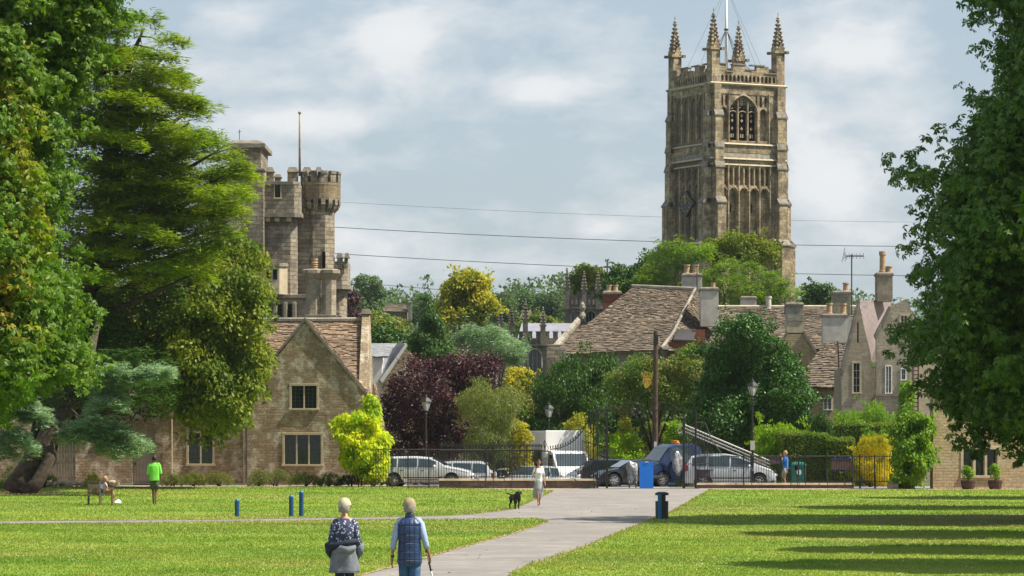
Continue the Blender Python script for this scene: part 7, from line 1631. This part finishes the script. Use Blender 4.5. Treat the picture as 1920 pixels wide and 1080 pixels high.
# man in blue behind the railings
Y=154.8; q=figure(1473,Y,R(78),'man in a bright blue t-shirt, hand to his head, beside the green bin')
arms=[((-.20,.12,1.16),(-.10,.20,1.42),(1,0,0)),((.20,.14,1.18),(.08,.22,1.48),(-1,0,0))]; legs=[((-.08,.06,.50),(-.08,.02,.10),(-.09,.16,.03)),((.08,.16,.52),(.08,-.02,.22),(.09,.10,.14))]
b_,hc,hs=body(q,1.76,arms,legs,m['skin'],head=(0,R(12))); hairblob(q,hc+Vector((0,-.01,.01)),hs,'hairb')
wear('t_shirt',loft([(0,0,.86,.19,.14),(0,0,1.05,.185,.135),(0,0,1.25,.20,.14),(0,0,1.38,.195,.13),(0,0,1.46,.12,.095),(0,0,1.49,.08,.075)],30,fold=.02,seed=6),'bluet',q)
for i,sg in enumerate((-1,1)): wear('shirt_sleeve',sleeve((sg*.18,0,1.41),arms[i][0],arms[i][1],.08,.072,.07,.02),'bluet',q); kn,an,to=legs[i]; wear('shorts_leg',MB().tube([(sg*.085,0,.93),((sg*.085+kn[0])/2,kn[1]/2,.72),(kn[0],kn[1],.53)],[.115,.115,.105],14),'beige',q); wear('shoe',MB().tube([(an[0],an[1]-.05,an[2]-.05),(an[0],an[1]+.04,an[2]-.05),(to[0],to[1],to[2]+.01)],[.04,.045,.03],10,flat=.8),'shoe',q)
# ---------------------------------------------------------------- bench, child, bag
g=G(180,947.5); q=empty('park_bench',g,R(-62),'weathered wooden park bench facing right on the left lawn','bench')
m['bench']=mat('bench_wood',(.16,.115,.07),(.09,.065,.04),6,.85)
MB().box(-.62,.62,-.02,.03,.40,.44).box(-.62,.62,.06,.13,.40,.44).box(-.62,.62,.16,.23,.40,.44).box(-.62,.62,.26,.33,.40,.44).box(-.62,.62,.36,.43,.40,.44).build('seat',m['bench'],q,local=True)
b=MB()
for k in range(12): b.box(-.58+k*.1,-.54+k*.1,-.09,-.07,.46,.84)
b.box(-.62,.62,-.11,-.06,.82,.90).box(-.62,.62,-.10,-.06,.44,.48); b.build('backrest',m['bench'],q,local=True)
for x in (-.62,.56): MB().box(x,x+.06,.38,.44,0,.62).build('leg',m['bench'],q,local=True); MB().box(x,x+.06,-.10,-.04,0,.9).build('leg',m['bench'],q,local=True); MB().box(x-.01,x+.07,-.08,.47,.62,.66).build('armrest',m['bench'],q,local=True)
o=lumpy('backpack','dark blue bag lying on the wooden bench','bag',q.matrix_basis@Vector((-.05,.14,.60)),.19,'navyb' if 'navyb' in m else 'bluep',8,(1,.7,1.05))
c=q.matrix_basis@Vector((.38,.22,0)); q2=empty('person',c,R(-75),'small child in a striped top and mustard trousers sitting on the park bench','child')
arms=[((-.25,.10,1.18),(-.16,.30,1.02),(0,0,-1)),((.25,.10,1.18),(.16,.30,1.02),(0,0,-1))]; kk=1.08/1.75
zs=.44/kk-.83
arms=[(tuple(Vector(e)+Vector((0,0,zs))),tuple(Vector(w_)+Vector((0,0,zs))),n_) for e,w_,n_ in arms]
def child():
    V=[];E=[];k=kk
    def a(x,y,z,r,r2=None,fr=None):
        V.append((x*k,y*k,(z+zs)*k,r*k,(r2 or r)*k)); 
        if fr is not None: E.append((fr,len(V)-1))
        return len(V)-1
    p=a(0,0,.95,.13,.12); w_=a(0,0,1.12,.12,.1,p); c_=a(0,0,1.28,.13,.1,w_); u=a(0,0,1.40,.09,.08,c_); n_=a(0,0,1.50,.05,.05,u); a(0,.01,1.57,.05,.05,n_)
    for i,sg in enumerate((-1,1)):
        sh=a(sg*.15,0,1.40,.055,.055,u); e=a(sg*.22,.10,1.18,.042,.042,sh); wr=a(sg*.15,.27,1.05,.03,.026,e); hand(V,E,wr,V[wr][:3],(0,1,-.5),(0,0,-1),s=k*1.1,thumb=sg)
        h_=a(sg*.09,.03,.92,.09,.09,p); kn=a(sg*.11,.40,.92,.065,.065,h_); an=a(sg*.12,.52,.55,.04,.04,kn); a(sg*.13,.66,.50,.035,.025,an)
    hcn=Vector((0,.01,(1.70+zs)*k)); skin(V,E,'body',m['skin'],q2,1,[headmesh(hcn,.19)]); hairblob(q2,hcn+Vector((0,-.01,.01)),.195,'hairb')
    ad=lambda r:[(x,y,z+zs,a_,b_) for x,y,z,a_,b_ in r]
    wear('striped_top',loft(ad([(0,0,.92,.16,.135),(0,0,1.1,.155,.13),(0,0,1.3,.165,.13),(0,0,1.42,.12,.10),(0,0,1.46,.07,.07)]),24),'stripe',q2,k)
    for sg in (-1,1): wear('trouser_leg',MB().tube([(sg*.09,-.02,.93+zs),(sg*.10,.2,.93+zs),(sg*.11,.41,.91+zs),(sg*.12,.50,.62+zs)],[.11,.10,.085,.07],12),'yellowc',q2,k)
child()
q3=lumpy('paper_bag','small crumpled white bag on the grass right of the bench','bag',G(221,945.5)+Vector((0,0,.07)),.10,'whitec',9,(1.3,.9,.9)); 
# rocks of the rockery and pots by the lodge
for i in range(12):
    px=70+i*12.6+random.uniform(-2,2); Y=157+random.uniform(-.4,.4); nth='first second third fourth fifth sixth seventh eighth ninth tenth eleventh twelfth'.split()[i]
    lumpy('rock','pale rough rock, '+nth+' from the left in the rockery behind the bench','rock',(X(px,Y),Y,.13),random.uniform(.14,.27),'dress',20+i,(1.4,.8,.7))['group']='rockery stones'
# fallen leaves
n=700; x=rng.uniform(-12,16,n); y=58+rng.random(n)**1.5*80; k_=np.abs(x)<.165*y; x=x[k_];y=y[k_];n=len(x); a_=rng.uniform(0,6.3,n); co=np.empty((n,4,3)); s_=rng.uniform(.015,.035,n)
for j_,(p_,q_) in enumerate(((-1,0),(0,-.6),(1,0),(0,.6))): co[:,j_]=np.stack([x+s_*(p_*np.cos(a_)-q_*np.sin(a_)),y+s_*(p_*np.sin(a_)+q_*np.cos(a_)),.016+.012*rng.random(n)+s_*.5*(q_>0)],1)
rawmesh('fallen_leaves',co,m['straw'],None,4,kind='stuff')
def potplant(px,Y,label):
    q=empty('potted_shrub',(X(px,Y),Y,0),0,label,'potted plant','barrel pots under the lodge window'); b=MB(); b.lathe((0,0,0),[(.26,0),(.33,.22),(.34,.42),(.31,.42),(.30,.36)],16); b.build('barrel',m['barrel'],q,local=True)
    MB().lathe((0,0,.08),[(.285,0),(.295,.05)],16).lathe((0,0,.30),[(.345,0),(.347,.05)],16).build('hoop',m['iron'],q,local=True)
    C=unit(rng.normal(size=(60,3)))*rng.uniform(.1,.24,(60,1))*np.array([1.15,1.0,1.3])+np.array([0,0,.82])+np.array([X(px,Y),Y,0]); rawmesh('foliage',clumps_to_leaves(C,.12,16,.08,.6,'leaf',1,unit(C-np.array([X(px,Y),Y,.7]))),m['l_climb'],q,4); MB().tube([(0,0,.3),(0,0,.7)],.03,6).build('stem',m['bark'],q,local=True)
m['barrel']=mat('barrel_wood',(.11,.055,.035),(.07,.04,.028),7,.8)
potplant(1815,149.4,'bushy plant in a dark barrel under the left side of the lodge window'); potplant(1866,149.4,'bushy plant in a dark barrel under the right side of the lodge window')
q=root('flower_trough','small grey trough of white flowers at the foot of the wisteria','trough',1674,149.8); Y=149.8; MB().taper(X(1665,Y),X(1684,Y),Y,Y+.25,0,.24,-.02).build('trough',m['coping'],q)
C=np.stack([rng.uniform(X(1664,Y),X(1685,Y),26),rng.uniform(Y,Y+.25,26),rng.uniform(.26,.36,26)],1); rawmesh('flowers',clumps_to_leaves(C,.05,10,.045,.8,'leaf',.8,np.tile(np.array([[0,-.3,1.]]),(26,1))),m['l_blue'],q,4)
# ring of bare soil under the right chestnut
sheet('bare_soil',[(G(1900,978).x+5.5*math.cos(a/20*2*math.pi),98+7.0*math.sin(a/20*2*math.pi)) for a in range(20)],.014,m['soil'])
sheet('bare_soil',[(X(20,139)+2.6*math.cos(a/20*2*math.pi),139+4*math.sin(a/20*2*math.pi)) for a in range(20)],.014,m['soil'])

# ---------------------------------------------------------------- summer haze
hz=bpy.data.materials.new('haze'); hz.use_nodes=True; nt=hz.node_tree; nt.nodes.clear(); o_=nt.nodes.new('ShaderNodeOutputMaterial'); v_=nt.nodes.new('ShaderNodeVolumePrincipled')
v_.inputs['Color'].default_value=(.80,.88,1,1); v_.inputs['Density'].default_value=.00006; v_.inputs['Anisotropy'].default_value=.2; nt.links.new(v_.outputs[0],o_.inputs['Volume'])
tag(MB().box(-2200,2200,-30,3600,-2,75).build('haze',hz),kind='stuff')
